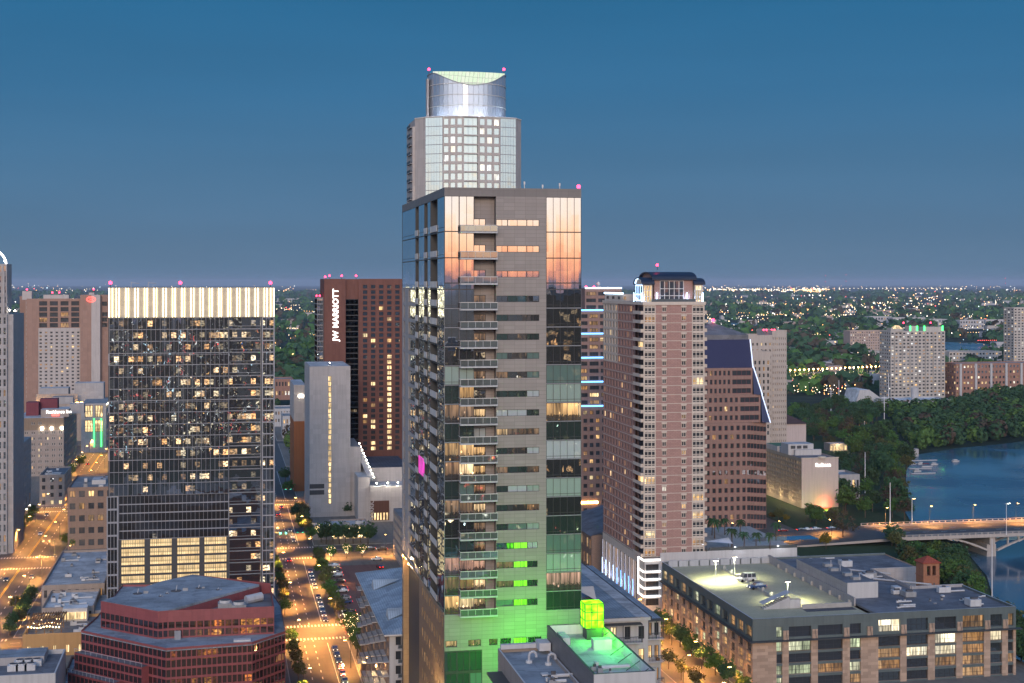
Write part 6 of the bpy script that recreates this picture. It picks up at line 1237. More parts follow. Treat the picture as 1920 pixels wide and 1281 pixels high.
for k, uc in enumerate((336, 384, 432, 480, 528)):
    m = MB(); m.box(uc - 2.2, uc + 2.2, va + 2, vb - 2, -8, -1.5, 'bridge_concrete'); m.box(uc - 1.3, uc + 1.3, va + 1.2, vb - 1.2, -1.49, zd - 1.2, 'bridge_concrete'); B.part('pier', m)
    for y in (va + .6, va + 11, vb - 12, vb - 1.8):
        m = MB(); n = 8
        for s in (-1, 1):
            if k == 0 and s < 0: q = lambda i: (uc - 2.2 - 20 * i / n, -3.5 + (zd - 1.2 + 3.4) * math.sin(1.5708 * i / n))
            else: q = lambda i, s=s: (uc + s * (2.2 + 21 * i / n), -3.5 + (zd - 1.2 + 3.4) * math.sin(1.5708 * i / n))
            for i in range(n):
                (x0, z0), (x1, z1) = q(i), q(i + 1)
                for yy in (y, y + 1.2): m.face([(x0, yy, z0 - .9), (x1, yy, z1 - .9 * (1 - i / n)), (x1, yy, z1), (x0, yy, z0)], 'bridge_concrete')
                m.face([(x0, y, z0 - .9), (x1, y, z1 - .9 * (1 - i / n)), (x1, y + 1.2, z1 - .9 * (1 - i / n)), (x0, y + 1.2, z0 - .9)], 'bridge_concrete'); m.face([(x0, y, z0), (x1, y, z1), (x1, y + 1.2, z1), (x0, y + 1.2, z0)], 'bridge_concrete')
            if not (k == 0 and s < 0):
                for i in (2, 4): x0, z0 = q(i); m.box(x0 - .3, x0 + .3, y + .2, y + 1, z0, zd - 1.2, 'bridge_concrete')
        B.part('arch_rib', m)
B.finish()
# ================================================================ towers and blocks beyond
FAR = dict(lit=(('lit_warm', .1), ('lit_white', .07), ('lit_dim', .12)))
def far(name, label, cat, pl, pr, yt, yb, mat, nF, rows, dpt=18, left=0, frac=.5, par=.8, roof='roof_grey', zb=-7, extra=None, v=None):
    u, v_ = gp((pl + pr) / 2, yb, zb); v = v or v_; a, b = uf(pl, v), uf(pr, v); B = Bd(name, label, cat, (a + b) / 2, v); zt = zp(yt, (a + b) / 2, v)
    st = B.style('glass_dark', fr='frame_dark', nx=1, fw=.12, **FAR)
    B.block(a, b, v, v + dpt, zb, zt, mat, (bays(b - a, nF, frac), floors(zb + 2, zt, rows, .3, .75), st), (bays(dpt, left, frac), floors(zb + 2, zt, rows, .3, .75), st) if left else None, roof=roof, par=par)
    if extra: extra(B, a, b, v, zt)
    B.finish(cap=60); return B
M_wall('far_cream', (.46, .43, .4), .85, .06); M_wall('far_pink', (.42, .33, .29), .85, .06); M_wall('far_brick', (.3, .17, .13), .85, .1); M_wall('far_white', (.45, .45, .46), .85, .06)
def ex1(B, a, b, v, zt):
    w = b - a
    for f0, f1, h in ((.02, .24, 4), (.36, .5, 6), (.62, .98, 5)): m = MB(); m.box(a + w * f0, a + w * f1, v + 2, v + 12, zt, zt + h, 'far_cream', top='roof_teal'); B.part('penthouse', m)
    m = MB(); m.cyl(a + w * .15, v + 5, 7, zt, zt + 3, 'far_cream', 12); m.cyl(a + w * .15, v + 5, 7, zt + 3, zt + 6.5, 'lit_gold', 12, r2=2); B.part('dome', m)
    for f in (.37, .5, .63, .97): m = MB(); m.box(a + w * f - .7, a + w * f + .7, v + 1.4, v + 1.9, zt, zt + 6, 'neon_green'); B.part('neon_pillar', m)
    for k in range(7): m = MB(); x = a + w * (k + .5) / 7; m.box(x - .4, x + .4, v - 1.2, v - .02, 0, zt - 2, 'far_cream'); B.part('pilaster', m)
    for f in (.3, .8): B.beacon(a + w * f, v + 8, zt + 8.5, r=.9)
far('cream_tower', 'cream apartment tower with green lit top and small dome beyond the river trees', 'apartment tower', 1670, 1772, 622, 748, 'far_cream', 14, 19, 26, 5, .55, extra=ex1)
far('far_slab', 'wide low cream apartment slab left of the green topped tower', 'apartment block', 1594, 1670, 621, 668, 'far_pink', 18, 9, 26, 0, .4)
def ex2(B, a, b, v, zt):
    for k in range(7): x = a + (b - a) * (k + .3) / 7; m = MB(); m.box(x - 1.2, x + 1.2, v - 1.4, v - .02, -7, zt + .5, 'far_white'); B.part('stair_tower', m)
far('brick_apartments', 'pink and white apartment row with white stair bays at the right edge', 'apartment block', 1792, 1990, 682, 746, 'far_brick', 30, 6, 28, 6, .5, extra=ex2)
far('riverside_block', 'dark roofed grey apartment block behind the white stair bay row', 'apartment block', 1780, 1878, 660, 692, 'far_cream', 16, 4, 30, 0, .5)
far('edge_tower', 'slim grey tower cut off by the right edge', 'apartment tower', 1901, 1960, 578, 706, 'far_cream', 9, 24, 25, 3, .5)
for pl, pr, yt, yb, lab in ((1630, 1672, 594, 611, 'white low block on the far bank, leftmost of the pale row'), (1674, 1735, 596, 612, 'white long block on the far bank in the middle of the pale row'), (1738, 1776, 599, 613, 'small white block at the right of the pale row on the far bank'), (1800, 1845, 601, 617, 'white block on the far bank above the slim tower row'), (1848, 1896, 600, 616, 'white lit block on the far bank beside the slim edge tower'),
    (1500, 1592, 678, 687, 'long low block with a row of warm lights beyond the highway'), (1495, 1560, 690, 699, 'low white lit hall beside the highway'), (515, 552, 560, 566, 'flat lit shed on the far plain left of the brown hotel'), (516, 550, 712, 750, 'low red brown hall right of the glass tower'), (515, 562, 768, 800, 'pale flat block between the glass tower and the slab'), (530, 553, 782, 822, 'pale house behind the street trees by the glass tower')):
    far('low_block', lab, 'building', pl, pr, yt, yb, 'far_brick' if 'red' in lab else 'far_white', max(4, (pr - pl) // 5), 2, 30, zb=0 if pl < 600 else -7)
for k, (px, yb) in enumerate(((1500, 727), (1530, 735), (1470, 738), (1557, 742), (1590, 748), (1660, 780))): pass
# wedge shaped hall, drum and low hall in front of the cream tower
x, y = gp(1632, 766, -7); T_ = Bd('wedge_hall', 'pale wedge shaped hall leaning over the river trees', 'hall', x, y); a, b = uf(1604, y), uf(1664, y); s0, s1 = uf(1612, y), uf(1630, y); zt = zp(731, x, y)
m = MB(); pr = [(a, zp(760, x, y)), (s0, zt), (s1, zt), (b, zp(756, x, y)), (b, -7), (a, -7)]; m.face([(p, y, z) for p, z in pr], 'far_white')
for i in range(6): p, q = pr[i], pr[(i + 1) % 6]; m.face([(p[0], y, p[1]), (p[0], y + 30, p[1]), (q[0], y + 30, q[1]), (q[0], y, q[1])], 'roof_white' if i < 3 else 'far_white')
T_.part('wall', m); T_.finish()
x, y = gp(1725, 772, -7); B = Bd('drum_hall', 'low white lit hall with a tall round drum in front of the cream tower', 'hall', x, y); a, b = uf(1672, y), uf(1786, y); zt = zp(752, x, y)
B.block(a, b, y, y + 34, -7, zt, 'far_white', (bays(b - a, 16, .5), [(-5, zt - 2)], B.style('lit_gold', fr='frame_dark', lit=(('glass_dark', .5),))), roof='roof_white'); m = MB(); xx = uf(1717, y + 10); m.cyl(xx, y + 12, 3.4, zt, zp(727, xx, y + 12), 'far_white', 14); B.part('drum', m)
for f in (.1, .3, .7, .9): m = MB(); m.ball((a + (b - a) * f, y - 1, -3), .7, 'lamp_sodium', 6, 4); B.part('wall_lamp', m)
B.finish()
# highway with lamps
B = Bd('highway', 'elevated highway glowing orange beyond the trees', 'road', *gp(1560, 712, -7)); p, q = gp(1440, 716, 0), gp(1660, 705, 0)
M_emit('traffic_glow', (1, .62, .36), 1.1)
d = Vector((q[0] - p[0], q[1] - p[1], 0)).normalized(); nn = Vector((-d.y, d.x, 0)) * 8
m = MB(); P4 = [Vector((*p, 2)) - nn, Vector((*q, 2)) - nn, Vector((*q, 2)) + nn, Vector((*p, 2)) + nn]; m.face(P4, 'concrete'); m.face([P4[0] - Vector((0, 0, 3)), P4[1] - Vector((0, 0, 3)), P4[1] + Vector((0, 0, 1)), P4[0] + Vector((0, 0, 1))], 'concrete')
for i in range(18): c = P4[0].lerp(P4[1], i / 17); m.box(c.x - 1, c.x + 1, c.y, c.y + 14, -7, -1, 'concrete')
B.part('deck', m)
for i in range(26): c = P4[0].lerp(P4[1], (i + .5) / 26) + nn * .8; m = MB(); m.tube((c.x, c.y, 2), (c.x, c.y, 12), .15, 'metal_light', 4); m.ball((c.x, c.y, 12.3), .9, 'lamp_sodium', 6, 4); B.part('lamp', m)
for i in range(8): c = P4[0].lerp(P4[1], (i + .5) / 8); glow('highway_glow', (c.x + nn.x, c.y + nn.y, 11), (1, .55, .22), 30000, 1, B.root)
B.finish()
# poles
def pole(px, y0, y1, label, lamp=None, z=0, cross=0, name='light_pole', cat='pole', r=.16):
    x, y = gp(px, y1, z); T_ = thing(name, label, cat, (x, y, z)); h = zp(y0, x, y) - z; m = MB(); m.tube((0, 0, 0), (0, 0, h), r, 'fin_white', 6, r * .6); m.build('mast', T_, off=(0, 0, 0))
    for k in range(cross): zz = h * (.95 - .09 * k); m = MB(); m.tube((-2.6, 0, zz), (2.6, 0, zz), .18, 'fin_white', 4); m.build('cross_arm', T_, off=(0, 0, 0))
    if lamp: m = MB(); m.box(-.1, 1.8, -.2, .2, h - .25, h - .08, 'metal_light'); m.box(.5, 1.7, -.18, .18, h - .33, h - .26, lamp); m.build('lamp_head', T_, off=(0, 0, 0))
pole(1622, 848, 925, 'tall bare white mast rising from the riverside trees', z=0, r=.3); pole(1669, 905, 985, 'white mast nearest the bridge approach among dark trees', z=0, r=.28); pole(1710, 934, 992, 'lamp post lit orange at the bridge end', 'lamp_sodium', z=1, r=.22)
pole(1887, 943, 1003, 'twin armed lamp post standing on the bridge deck', 'lamp_white', z=3.2, r=.15); pole(1860, 1010, 1120, 'tall grey mast in front of the bridge pier', z=-3, r=.25)
for px, a, b, n, lab in ((1558, 727, 775, 3, 'pale power pole with three cross arms left of the wedge hall'), (1573, 713, 768, 0, 'bare pale power pole beside the cross armed one'), (1658, 742, 800, 3, 'pale power pole with cross arms in front of the wedge hall'), (1666, 700, 772, 0, 'pale pole at the left foot of the cream tower'), (1780, 668, 700, 0, 'white pole right of the cream tower')): pole(px, a, b, lab, cross=n, z=-7, name='power_pole', cat='power pole', r=.45)
for px, a, lab in ((1548, 517, 'faint radio mast on the horizon, left of the pair above the right plain'), (1586, 515, 'faint radio mast on the horizon, right of the pair above the right plain'), (1885, 522, 'faint radio mast on the horizon near the right edge')):
    x, y = gp(px, 545, -7); T_ = thing('radio_mast', lab, 'radio mast', (x, y, -7)); hh = zp(a, x, y) + 7; m = MB(); m.tube((0, 0, 0), (0, 0, hh), 1.1, 'metal_dark', 4); m.build('mast', T_, off=(0, 0, 0)); m = MB(); m.ball((0, 0, hh), 4.5, 'beacon_soft', 6, 4); m.ball((0, 0, hh * .6), 4, 'beacon_soft', 6, 4); m.build('beacon', T_, off=(0, 0, 0))
# dock, boats, pavilions by the river
x, y = gp(1735, 876, WL); D_ = Bd('boat_dock', 'floating finger dock with moored boats beside the wooded bank', 'dock', x, y)
for px0, px1, py in ((1702, 1762, 865), (1704, 1750, 880), (1708, 1758, 889)): a_, b_ = gp(px0, py, WL), gp(px1, py, WL); m = MB(); m.box(a_[0], b_[0], a_[1] - .9, a_[1] + .9, WL + .1, WL + .6, 'far_white'); D_.part('walkway', m)
D_.finish()
for px, py, lab, mt in ((1712, 871, 'small white boat at the inner end of the dock', 'far_white'), (1727, 871, 'white boat moored beside the red canopied one', 'far_white'), (1752, 872, 'white boat at the outer end of the dock', 'far_white'), (1720, 885, 'white boat on the near finger of the dock', 'far_white'), (1792, 866, 'lone small white boat out on the river', 'far_white'), (1738, 876, 'boat with a dark red canopy in the middle of the dock', 'roof_red')):
    x, y = gp(px, py, WL); T_ = thing('boat', lab, 'boat', (x, y, WL)); L_ = 4 if mt == 'roof_red' else 2.8; m = MB(); hull = [(-L_, -1), (L_ * .5, -1), (L_, 0), (L_ * .5, 1), (-L_, 1)]; m.prism(hull, .05, .9, 'far_white'); m.build('hull', T_, off=(0, 0, 0)); m = MB(); m.box(-L_ * .7, L_ * .3, -.9, .9, 2.1 if mt == 'roof_red' else 1.1, 2.6 if mt == 'roof_red' else 1.7, mt)
    if mt == 'roof_red': [m.box(sx, sx + .15, sy, sy + .15, .9, 2.09, 'metal_dark') for sx in (-2.7, 1) for sy in (-.85, .7)]
    m.build('canopy' if mt == 'roof_red' else 'cabin', T_, off=(0, 0, 0))
B = Bd('boathouse', 'grey stone boathouse terrace on the wooded bank', 'boathouse', *gp(1705, 852, -5)); c = gp(1680, 852, -5); d = gp(1727, 852, -5); B.mb.box(c[0], d[0], c[1], c[1] + 14, -7, -1.6, 'pale_stone', top='concrete'); m = MB(); m.box(c[0] + 2, d[0] - 4, c[1] - .1, c[1] - .02, -6, -3, 'unit_dark'); B.part('boat_bay', m); B.finish()
c = gp(1556, 846, 0); d = gp(1592, 846, 0); B = Bd('park_pavilion', 'flat roofed park pavilion lit warm under trees', 'pavilion', *c); B.block(c[0], d[0], c[1], c[1] + 10, 0, 4.5, 'tan_stone', (bays(d[0] - c[0], 5, .7), [(.4, 3.6)], B.style('lit_gold', fr='frame_dark')), roof='roof_light', par=.5); B.finish(); glow('pavilion_glow', (c[0] + 6, c[1] - 2, 3), (1, .75, .4), 1500, .3)
va = 715.; c, d = uf(1574, va), uf(1612, va); B = Bd('hotel_annex', 'low annex with lit porch beside the riverside hotel', 'building', c, va); B.block(c, d, va, va + 18, 0, 12, 'pale_stone', (bays(d - c, 5, .5), [(.6, 3.4), (5, 10)], B.style('glass_dark', lit=(('lit_warm', .4),), fr='frame_dark')), roof='roof_blue'); B.finish()
x, y = gp(1621, 812, 0); T_ = thing('park_monument', 'slim monument lit orange in a park clearing', 'monument', (x, y, 0)); m = MB(); m.box(-1, 1, -1, 1, 0, 1, 'pale_stone'); m.tube((0, 0, 1), (0, 0, 9), .7, 'pale_stone', 6, .35); m.build('column', T_, off=(0, 0, 0))
for a in range(5): glow('path_glow', (x - 14 + a * 7, y - 3 - (a % 2) * 3, 2.2), (1, .5, .12), 2200, .3)
# ================================================================ trees
def M_leaf(name, col, var=.4):
    t = NT(name); g = t.n('ShaderNodeNewGeometry'); oi = t.n('ShaderNodeObjectInfo')
    n = t.n('ShaderNodeTexNoise', {'Vector': (g, 0), 'Scale': .55, 'Detail': 4.0, 'Roughness': .7})
    k = t.math('ADD', t.math('MULTIPLY', t.n('ShaderNodeMapRange', {0: (n, 0), 1: .3, 2: .7}), var * 1.7), t.math('MULTIPLY', (oi, 5), var)); k = t.math('ADD', k, 1 - var * 1.2)
    c = t.n('ShaderNodeVectorMath', {0: (*col,), 3: k}, operation='SCALE')
    h = t.n('ShaderNodeHueSaturation', {'Hue': t.n('ShaderNodeMapRange', {0: (oi, 5), 1: 0., 2: 1., 3: .47, 4: .53}), 'Color': c})
    d = t.n('ShaderNodeBsdfDiffuse', {0: h}); tr = t.n('ShaderNodeBsdfTranslucent', {0: h}); t.surf(t.n('ShaderNodeMixShader', {0: .25, 1: d, 2: tr}))
M_leaf('leaf_dark', (.06, .115, .055)); M_leaf('leaf_green', (.1, .175, .05)); M_leaf('leaf_olive', (.12, .13, .055)); M_leaf('leaf_brown', (.10, .075, .055)); M_leaf('leaf_yellow_lit', (.2, .15, .03)); M_wall('bark', (.1, .075, .055), .9, .2, 1.)  # the yellow leaf tone has lamp light put into its colour
M_emit('fairy_light', (1, .72, .35), 14)
def crown_mb(r, rx, rz, zc, mt, clumps, per, size, hollow=.45):
    m = MB(); k = m.mid(mt)
    for i in range(clumps):
        while True:
            p = Vector((r.uniform(-1, 1), r.uniform(-1, 1), r.uniform(-1, 1)))
            if hollow < p.length < 1: break
        if p.z < -.5: p.z *= .5
        f = .82 + .3 * math.sin(3.1 * p.x + 2 * p.z + r.random()); c = Vector((p.x * rx * f, p.y * rx * f, zc + p.z * rz * f)); cs = size * r.uniform(1.2, 2.4)
        for j in range(per):
            q = c + Vector((r.gauss(0, 1), r.gauss(0, 1), r.gauss(0, .7))) * cs * .6
            a = Vector((r.gauss(0, 1), r.gauss(0, 1), r.gauss(0, 1))).normalized(); b = a.orthogonal().normalized(); s = size * r.uniform(.6, 1.3)
            bb = a.cross(b); b2 = b * s; c2 = bb * s * .7
            n = len(m.v); m.v += [tuple(q - b2), tuple(q + c2 * .8), tuple(q + b2), tuple(q - c2)]; m.f.append((n, n + 1, n + 2, n + 3)); m.mi.append(k)
    return m
def trunk_mb(r, h, zc, rx, rad, limbs=6, mt='bark'):
    m = MB(); m.tube((0, 0, 0), (.1, 0, h * .45), rad, mt, 7, rad * .7); m.tube((.1, 0, h * .45), (0, .1, zc + .2), rad * .7, mt, 6, rad * .4)
    for i in range(limbs):
        a = 6.28 * i / limbs + r.uniform(-.4, .4); z = h * r.uniform(.3, .6); q = (math.cos(a) * rx * .6, math.sin(a) * rx * .6, zc + r.uniform(-.2, .5) * rx); m.tube((0, 0, z), q, rad * .45, mt, 5, rad * .12)
        for k in range(2): b = a + r.uniform(-.8, .8); m.tube(q, (q[0] + math.cos(b) * rx * .35, q[1] + math.sin(b) * rx * .35, q[2] + rx * r.uniform(.1, .5)), rad * .13, mt, 4, .02)
    return m
PROTO = {}
def tree_proto(key, name, mt, h, rx, rz, clumps=70, per=15, size=.42, rad=.22, lights=0, hollow=.45, seed=1):
    r = random.Random(seed); zc = h - rz; T_ = thing(name, '', 'tree')
    o = trunk_mb(r, h, zc, rx, rad).build('trunk', T_, off=(0, 0, 0)); c = crown_mb(r, rx, rz, zc, mt, clumps, per, size, hollow).build('crown', T_, off=(0, 0, 0))
    if lights:
        m = MB(); k = m.mid('fairy_light')
        for i in range(lights):
            a, z = r.uniform(0, 6.28), r.uniform(.1, 1); rr = .3 + rx * .85 * z * r.random() ** .5; q = Vector((math.cos(a) * rr, math.sin(a) * rr, h * .25 + z * (h * .6))); s = .07; n = len(m.v)
            m.v += [tuple(q + Vector(v) * s) for v in ((1, 0, 0), (-.5, .9, 0), (-.5, -.9, 0), (0, 0, 1.4))]; m.f += [(n, n + 1, n + 3), (n + 1, n + 2, n + 3), (n + 2, n, n + 3), (n + 1, n, n + 2)]; m.mi += [k] * 4
        m.build('fairy_lights', T_, off=(0, 0, 0))
    PROTO[key] = T_; T_['used'] = 0; return T_
tree_proto('dark', 'tree', 'leaf_dark', 9.5, 4.3, 4.0, 95, 16, .5, .26, seed=2); tree_proto('dark2', 'tree', 'leaf_dark', 12, 5.2, 4.8, 120, 16, .55, .3, seed=3); tree_proto('green', 'tree', 'leaf_green', 8.6, 4.0, 3.5, 85, 16, .48, .24, seed=4)
tree_proto('green2', 'tree', 'leaf_green', 11.5, 4.6, 4.7, 110, 16, .52, .3, seed=5); tree_proto('olive', 'tree', 'leaf_olive', 9, 4.4, 3.6, 70, 14, .48, .25, hollow=.3, seed=6); tree_proto('bare', 'tree', 'leaf_brown', 9.5, 4.6, 4.0, 75, 8, .34, .26, hollow=.2, seed=7)
tree_proto('street', 'street_tree', 'leaf_green', 6.4, 2.3, 2.3, 48, 14, .32, .14, seed=8); tree_proto('street2', 'street_tree', 'leaf_olive', 7, 2.6, 2.5, 48, 13, .34, .14, seed=9); tree_proto('fairy', 'street_tree', 'leaf_green', 7.6, 2.9, 2.8, 52, 12, .36, .17, lights=130, seed=10); tree_proto('yellow_lit', 'street_tree', 'leaf_yellow_lit', 6.6, 3, 2.5, 55, 14, .36, .16, seed=11)
USED = set()
def plant(key, u, v, z=0, s=1., label='', group=None, rz=None):
    p = PROTO[key]; rz = R.uniform(0, 6.28) if rz is None else rz
    if key in USED: o = copy_tree(p, (u, v, z), rz)
    else: o = p; o.location = (u, v, z); o.rotation_euler = (0, 0, rz); USED.add(key)
    o.scale = (s * R.uniform(.92, 1.08),) * 2 + (s * R.uniform(.88, 1.1),); o['label'] = label
    if group: o['group'] = group
    elif 'group' in o: del o['group']
    return o
# street trees along the two visible streets and around the blocks
for i in range(17):
    v = 372 + i * 14.5
    if 464 < v < 490 or 600 < v < 636: continue
    plant(R.choice(('street', 'street2', 'street')), 21.6 + R.uniform(-.3, .3), v, .18, R.uniform(.8, 1.1), 'small street tree in the row on the left kerb of the car lined street', 'left kerb trees')
for i in range(20):
    v = 492 + i * 11.5
    if 600 < v < 636: continue
    plant(R.choice(('street', 'street2')), 38.6 + R.uniform(-.4, .6), v, .18, R.uniform(.9, 1.25), 'street tree in the row between the street and the parked cars', 'trees beside the car park')
for i, (du, dv, k) in enumerate(((0, 0, 'fairy'), (2.6, -9, 'fairy'), (1, -19, 'fairy'), (3, -27, 'street2'))): plant(k, 40.6 + du * .3, 462 + dv, .18, 1.25, 'leafy tree wound with warm fairy lights at the orange junction' if k == 'fairy' else 'olive tree below the fairy lit trees at the junction', 'fairy lit trees' if k == 'fairy' else None)
for i, px in enumerate((602, 612, 624, 636, 648, 662, 676, 690)):
    u, v = gp(px, 1018 + (i % 2) * 3, 0); plant('fairy' if i % 2 == 0 else 'dark', u, v, .18, 1.15 if i % 2 == 0 else .9, 'uplit tree in front of the corner restaurant', 'trees in front of the restaurant')
for px, py in ((620, 1052), (650, 1048), (679, 1046)): u, v = gp(px, py); plant('fairy', u, v, .18, .85, 'small fairy lit tree on the cross street kerb below the restaurant', 'small kerb trees by the restaurant')
for px, py, k in ((565, 990, 'green'), (572, 1000, 'dark'), (556, 975, 'dark'), (540, 925, 'green'), (535, 905, 'dark'), (548, 915, 'street')): u, v = gp(px, py); plant(k, u, v, .18, .8, 'street tree at the foot of the brick block by the green signals', 'trees by the green signals')
for px, py in ((655, 995), (640, 992), (628, 993)): u, v = gp(px, py - 22); plant('dark', u, v + 8, .2, .7, 'dark tree rising behind the corner restaurant roof', 'trees behind the restaurant')
for i in range(9): u = -89.6; plant('street', u, 655 + i * 9.5, .18, R.uniform(.8, 1.1), 'small tree in front of the glowing arches', 'trees before the arches')
for i in range(10): plant(R.choice(('green', 'dark', 'fairy')), -88.5 + R.uniform(0, 2), 775 + i * 20, .18, .75, 'tree lit by lamps along the far orange street', 'trees of the far orange street')
for px, py in ((140, 1030), (128, 1024)): u, v = gp(px, py); plant('green', u, v, .18, .7, 'bright green tree in front of the brown block', 'green trees by the brown block')
for i in range(7): plant('dark', -67.5, 492 + i * 9, .18, .55, 'dark low tree along the wall of the flat warehouses', 'trees by the warehouses')
for px, py in ((96, 1192), (132, 1200), (160, 1195), (40, 1175), (30, 1150)): u, v = gp(px, py); plant('street2', u, v, .18, .8, 'tree beside the orange wall of the terrace bar', 'trees by the terrace bar')
for i in range(9):
    plant(('dark', 'green')[i % 2], 141.6, 368 + i * 11, .18, .72, 'street tree in the lamp lit row along the sandstone block', 'trees along the sandstone block')
    if i > 1: plant('street2', 130.2, 362 + i * 12, .18, .9, 'small tree on the apartment side of the lamp lit street', 'trees on the apartment kerb')
for px, py, k, s in ((1524, 978, 'green', 1.1), (1530, 984, 'green', .8), (1560, 985, 'olive', .8), (1446, 975, 'yellow_lit', .6), (1460, 978, 'olive', .7), (1474, 980, 'yellow_lit', .6)): u, v = gp(px, py); plant(k, u, v, .1, s, 'tree lit by ground lamps at the foot of the riverside hotel', 'lit trees at the riverside hotel')
for px, py, k, s, lab in ((1580, 1016, 'bare', 1.5, 'large half bare tree at the bridge approach'), (1549, 1030, 'yellow_lit', 1.0, 'round yellow lit tree beside the bridge approach road'), (1672, 1024, 'dark', 1.0, 'round dark tree just below the bridge deck'), (1680, 1030, 'olive', .8, 'low olive tree below the bridge approach')): u, v = gp(px, py); plant(k, u, v, .05, s, lab)
# wooded bank
r = random.Random(5); n = 0
def inpoly(x, y, P):
    c = False
    for i in range(len(P)):
        (x0, y0), (x1, y1) = P[i], P[i - 1]
        if (y0 > y) != (y1 > y) and x < (x1 - x0) * (y - y0) / (y1 - y0) + x0: c = not c
    return c
BANK = [gp(*p) for p in ((1576, 975), (1640, 985), (1700, 983), (1690, 955), (1698, 905), (1706, 872), (1690, 845), (1650, 812), (1668, 790), (1640, 768), (1560, 770), (1480, 778), (1516, 830), (1574, 860))]
us = [p[0] for p in BANK]; vv = [p[1] for p in BANK]
while n < 205:
    u, v = r.uniform(min(us), max(us)), r.uniform(min(vv), max(vv))
    if not inpoly(u, v, BANK): continue
    px, py = pix(u, v, 0)
    if 1545 < px < 1600 and 828 < py < 872 and r.random() < .85 or 1600 < px < 1640 and 795 < py < 830 and r.random() < .8: continue
    plant(r.choice(('dark', 'dark2', 'green', 'green2', 'olive', 'bare', 'dark', 'dark2', 'bare')), u, v, 0, r.uniform(.75, 1.25), 'leafy tree in the wooded bank between the riverside hotel and the water', 'trees of the wooded river bank'); n += 1
n = 0
BK2 = [gp(*p) for p in ((1600, 1045), (1700, 1050), (1775, 1048), (1805, 1085), (1845, 1170), (1880, 1250), (1960, 1320), (1960, 1240), (1895, 1170), (1770, 1095), (1640, 1048))]
us = [p[0] for p in BK2]; vv = [p[1] for p in BK2]
while n < 62:
    u, v = r.uniform(min(us), max(us)), r.uniform(min(vv), max(vv))
    if not inpoly(u, v, BK2) or u < 236 and v < 474: continue
    plant(r.choice(('dark', 'dark', 'green', 'dark', 'green', 'olive')), u, v, -2.5, r.uniform(.8, 1.2), 'leafy tree on the near bank behind the dark flat roof', 'trees of the near river bank'); n += 1
BK3 = [gp(*p, -2) for p in ((1690, 1046), (1770, 1040), (1812, 1075), (1850, 1150), (1868, 1200), (1825, 1150), (1760, 1085))]
us = [p[0] for p in BK3]; vv = [p[1] for p in BK3]; n = 0
while n < 30:
    u, v = r.uniform(min(us), max(us)), r.uniform(min(vv), max(vv))
    if not inpoly(u, v, BK3): continue
    plant(r.choice(('dark', 'dark2', 'green', 'olive', 'green2')), u, v, -4, r.uniform(.75, 1.1), 'leafy tree on the near bank behind the dark flat roof', 'trees of the near river bank'); n += 1
# palms on the pool deck
rp = random.Random(3); PT = thing('palm_tree', '', 'palm tree'); m = MB(); m.tube((0, 0, 0), (.1, 0, 3), .22, 'bark', 7, .18); m.tube((.1, 0, 3), (.05, .1, 6), .18, 'bark', 7, .2); m.build('trunk', PT, off=(0, 0, 0)); m = MB()
for i in range(26):
    a = 6.28 * i / 26 * 2.6; e = rp.uniform(-.3, 1.2); P = [Vector((0, 0, 6))]; L_ = rp.uniform(2.2, 3)
    for k in range(5): t_ = (k + 1) / 5; P.append(Vector((math.cos(a) * L_ * t_ * math.cos(e * .6), math.sin(a) * L_ * t_ * math.cos(e * .6), 6 + L_ * (math.sin(e) * t_ - 1.0 * t_ * t_))))
    sd = Vector((-math.sin(a), math.cos(a), 0))
    for k in range(5):
        w0, w1 = .42 * (1 - abs(k / 5 - .35)), .42 * (1 - abs((k + 1) / 5 - .35)) * (0 if k == 4 else 1)
        for sg in (-1, 1): m.face([P[k], P[k + 1], P[k + 1] + sd * sg * w1 - Vector((0, 0, w1 * .5)), P[k] + sd * sg * w0 - Vector((0, 0, w0 * .5))], 'leaf_dark')
m.build('crown', PT, off=(0, 0, 0))
for i, (px, py) in enumerate(((1335, 1004), (1359, 1003), (1388, 1006), (1372, 1028), (1395, 1030), (1418, 1030), (1444, 1030), (1340, 1010), (1455, 1012))):
    u, v = gp(px, py, 20.2); o = PT if i == 0 else copy_tree(PT, (u, v, 20.2), R.uniform(0, 6)); o.location = (u, v, 20.2); o.scale = (R.uniform(.9, 1.1),) * 3; o['label'] = 'palm tree standing on the pool deck beside the brick tower'; o['group'] = 'palms on the pool deck'
for px, py in ((1346, 1040), (1388, 1034), (1420, 1036), (1442, 1034), (1465, 1030)): u, v = gp(px, py, 20.2); glow('palm_uplight', (u, v - 1, 20.9), (.85, .9, 1), 120, .15)
# far woods as one mass each
def woods(name, pts, hgt, spread, mt='leaf_dark', quads=12, size=1.3):
    m = MB(); k = m.mid(mt); k2 = m.mid('leaf_green'); k3 = m.mid('leaf_brown')
    for (u, v, z, s) in pts:
        kk = r.choice((k, k, k, k, k2, k2, k3)); rx, rz = spread * s, hgt * .5 * s
        for j in range(quads):
            a = Vector((r.gauss(0, 1), r.gauss(0, 1), r.gauss(0, 1))).normalized(); q = Vector((u + a.x * rx * .75, v + a.y * rx * .75, z + rz + a.z * rz * .8)); nn = (a + Vector((r.uniform(-.6, .6), r.uniform(-.6, .6), r.uniform(-.3, .8)))).normalized(); b = nn.orthogonal().normalized(); c = nn.cross(b); w = size * s * r.uniform(.7, 1.5); t_ = r.uniform(0, 6.28); b, c = b * math.cos(t_) + c * math.sin(t_), c * math.cos(t_) - b * math.sin(t_)
            i = len(m.v); m.v += [tuple(q - b * w), tuple(q + c * w * .8), tuple(q + b * w), tuple(q - c * w * .9)]; m.f.append((i, i + 1, i + 2, i + 3)); m.mi.append(kk)
    return tag(m.build(name), kind='stuff')
pts = []
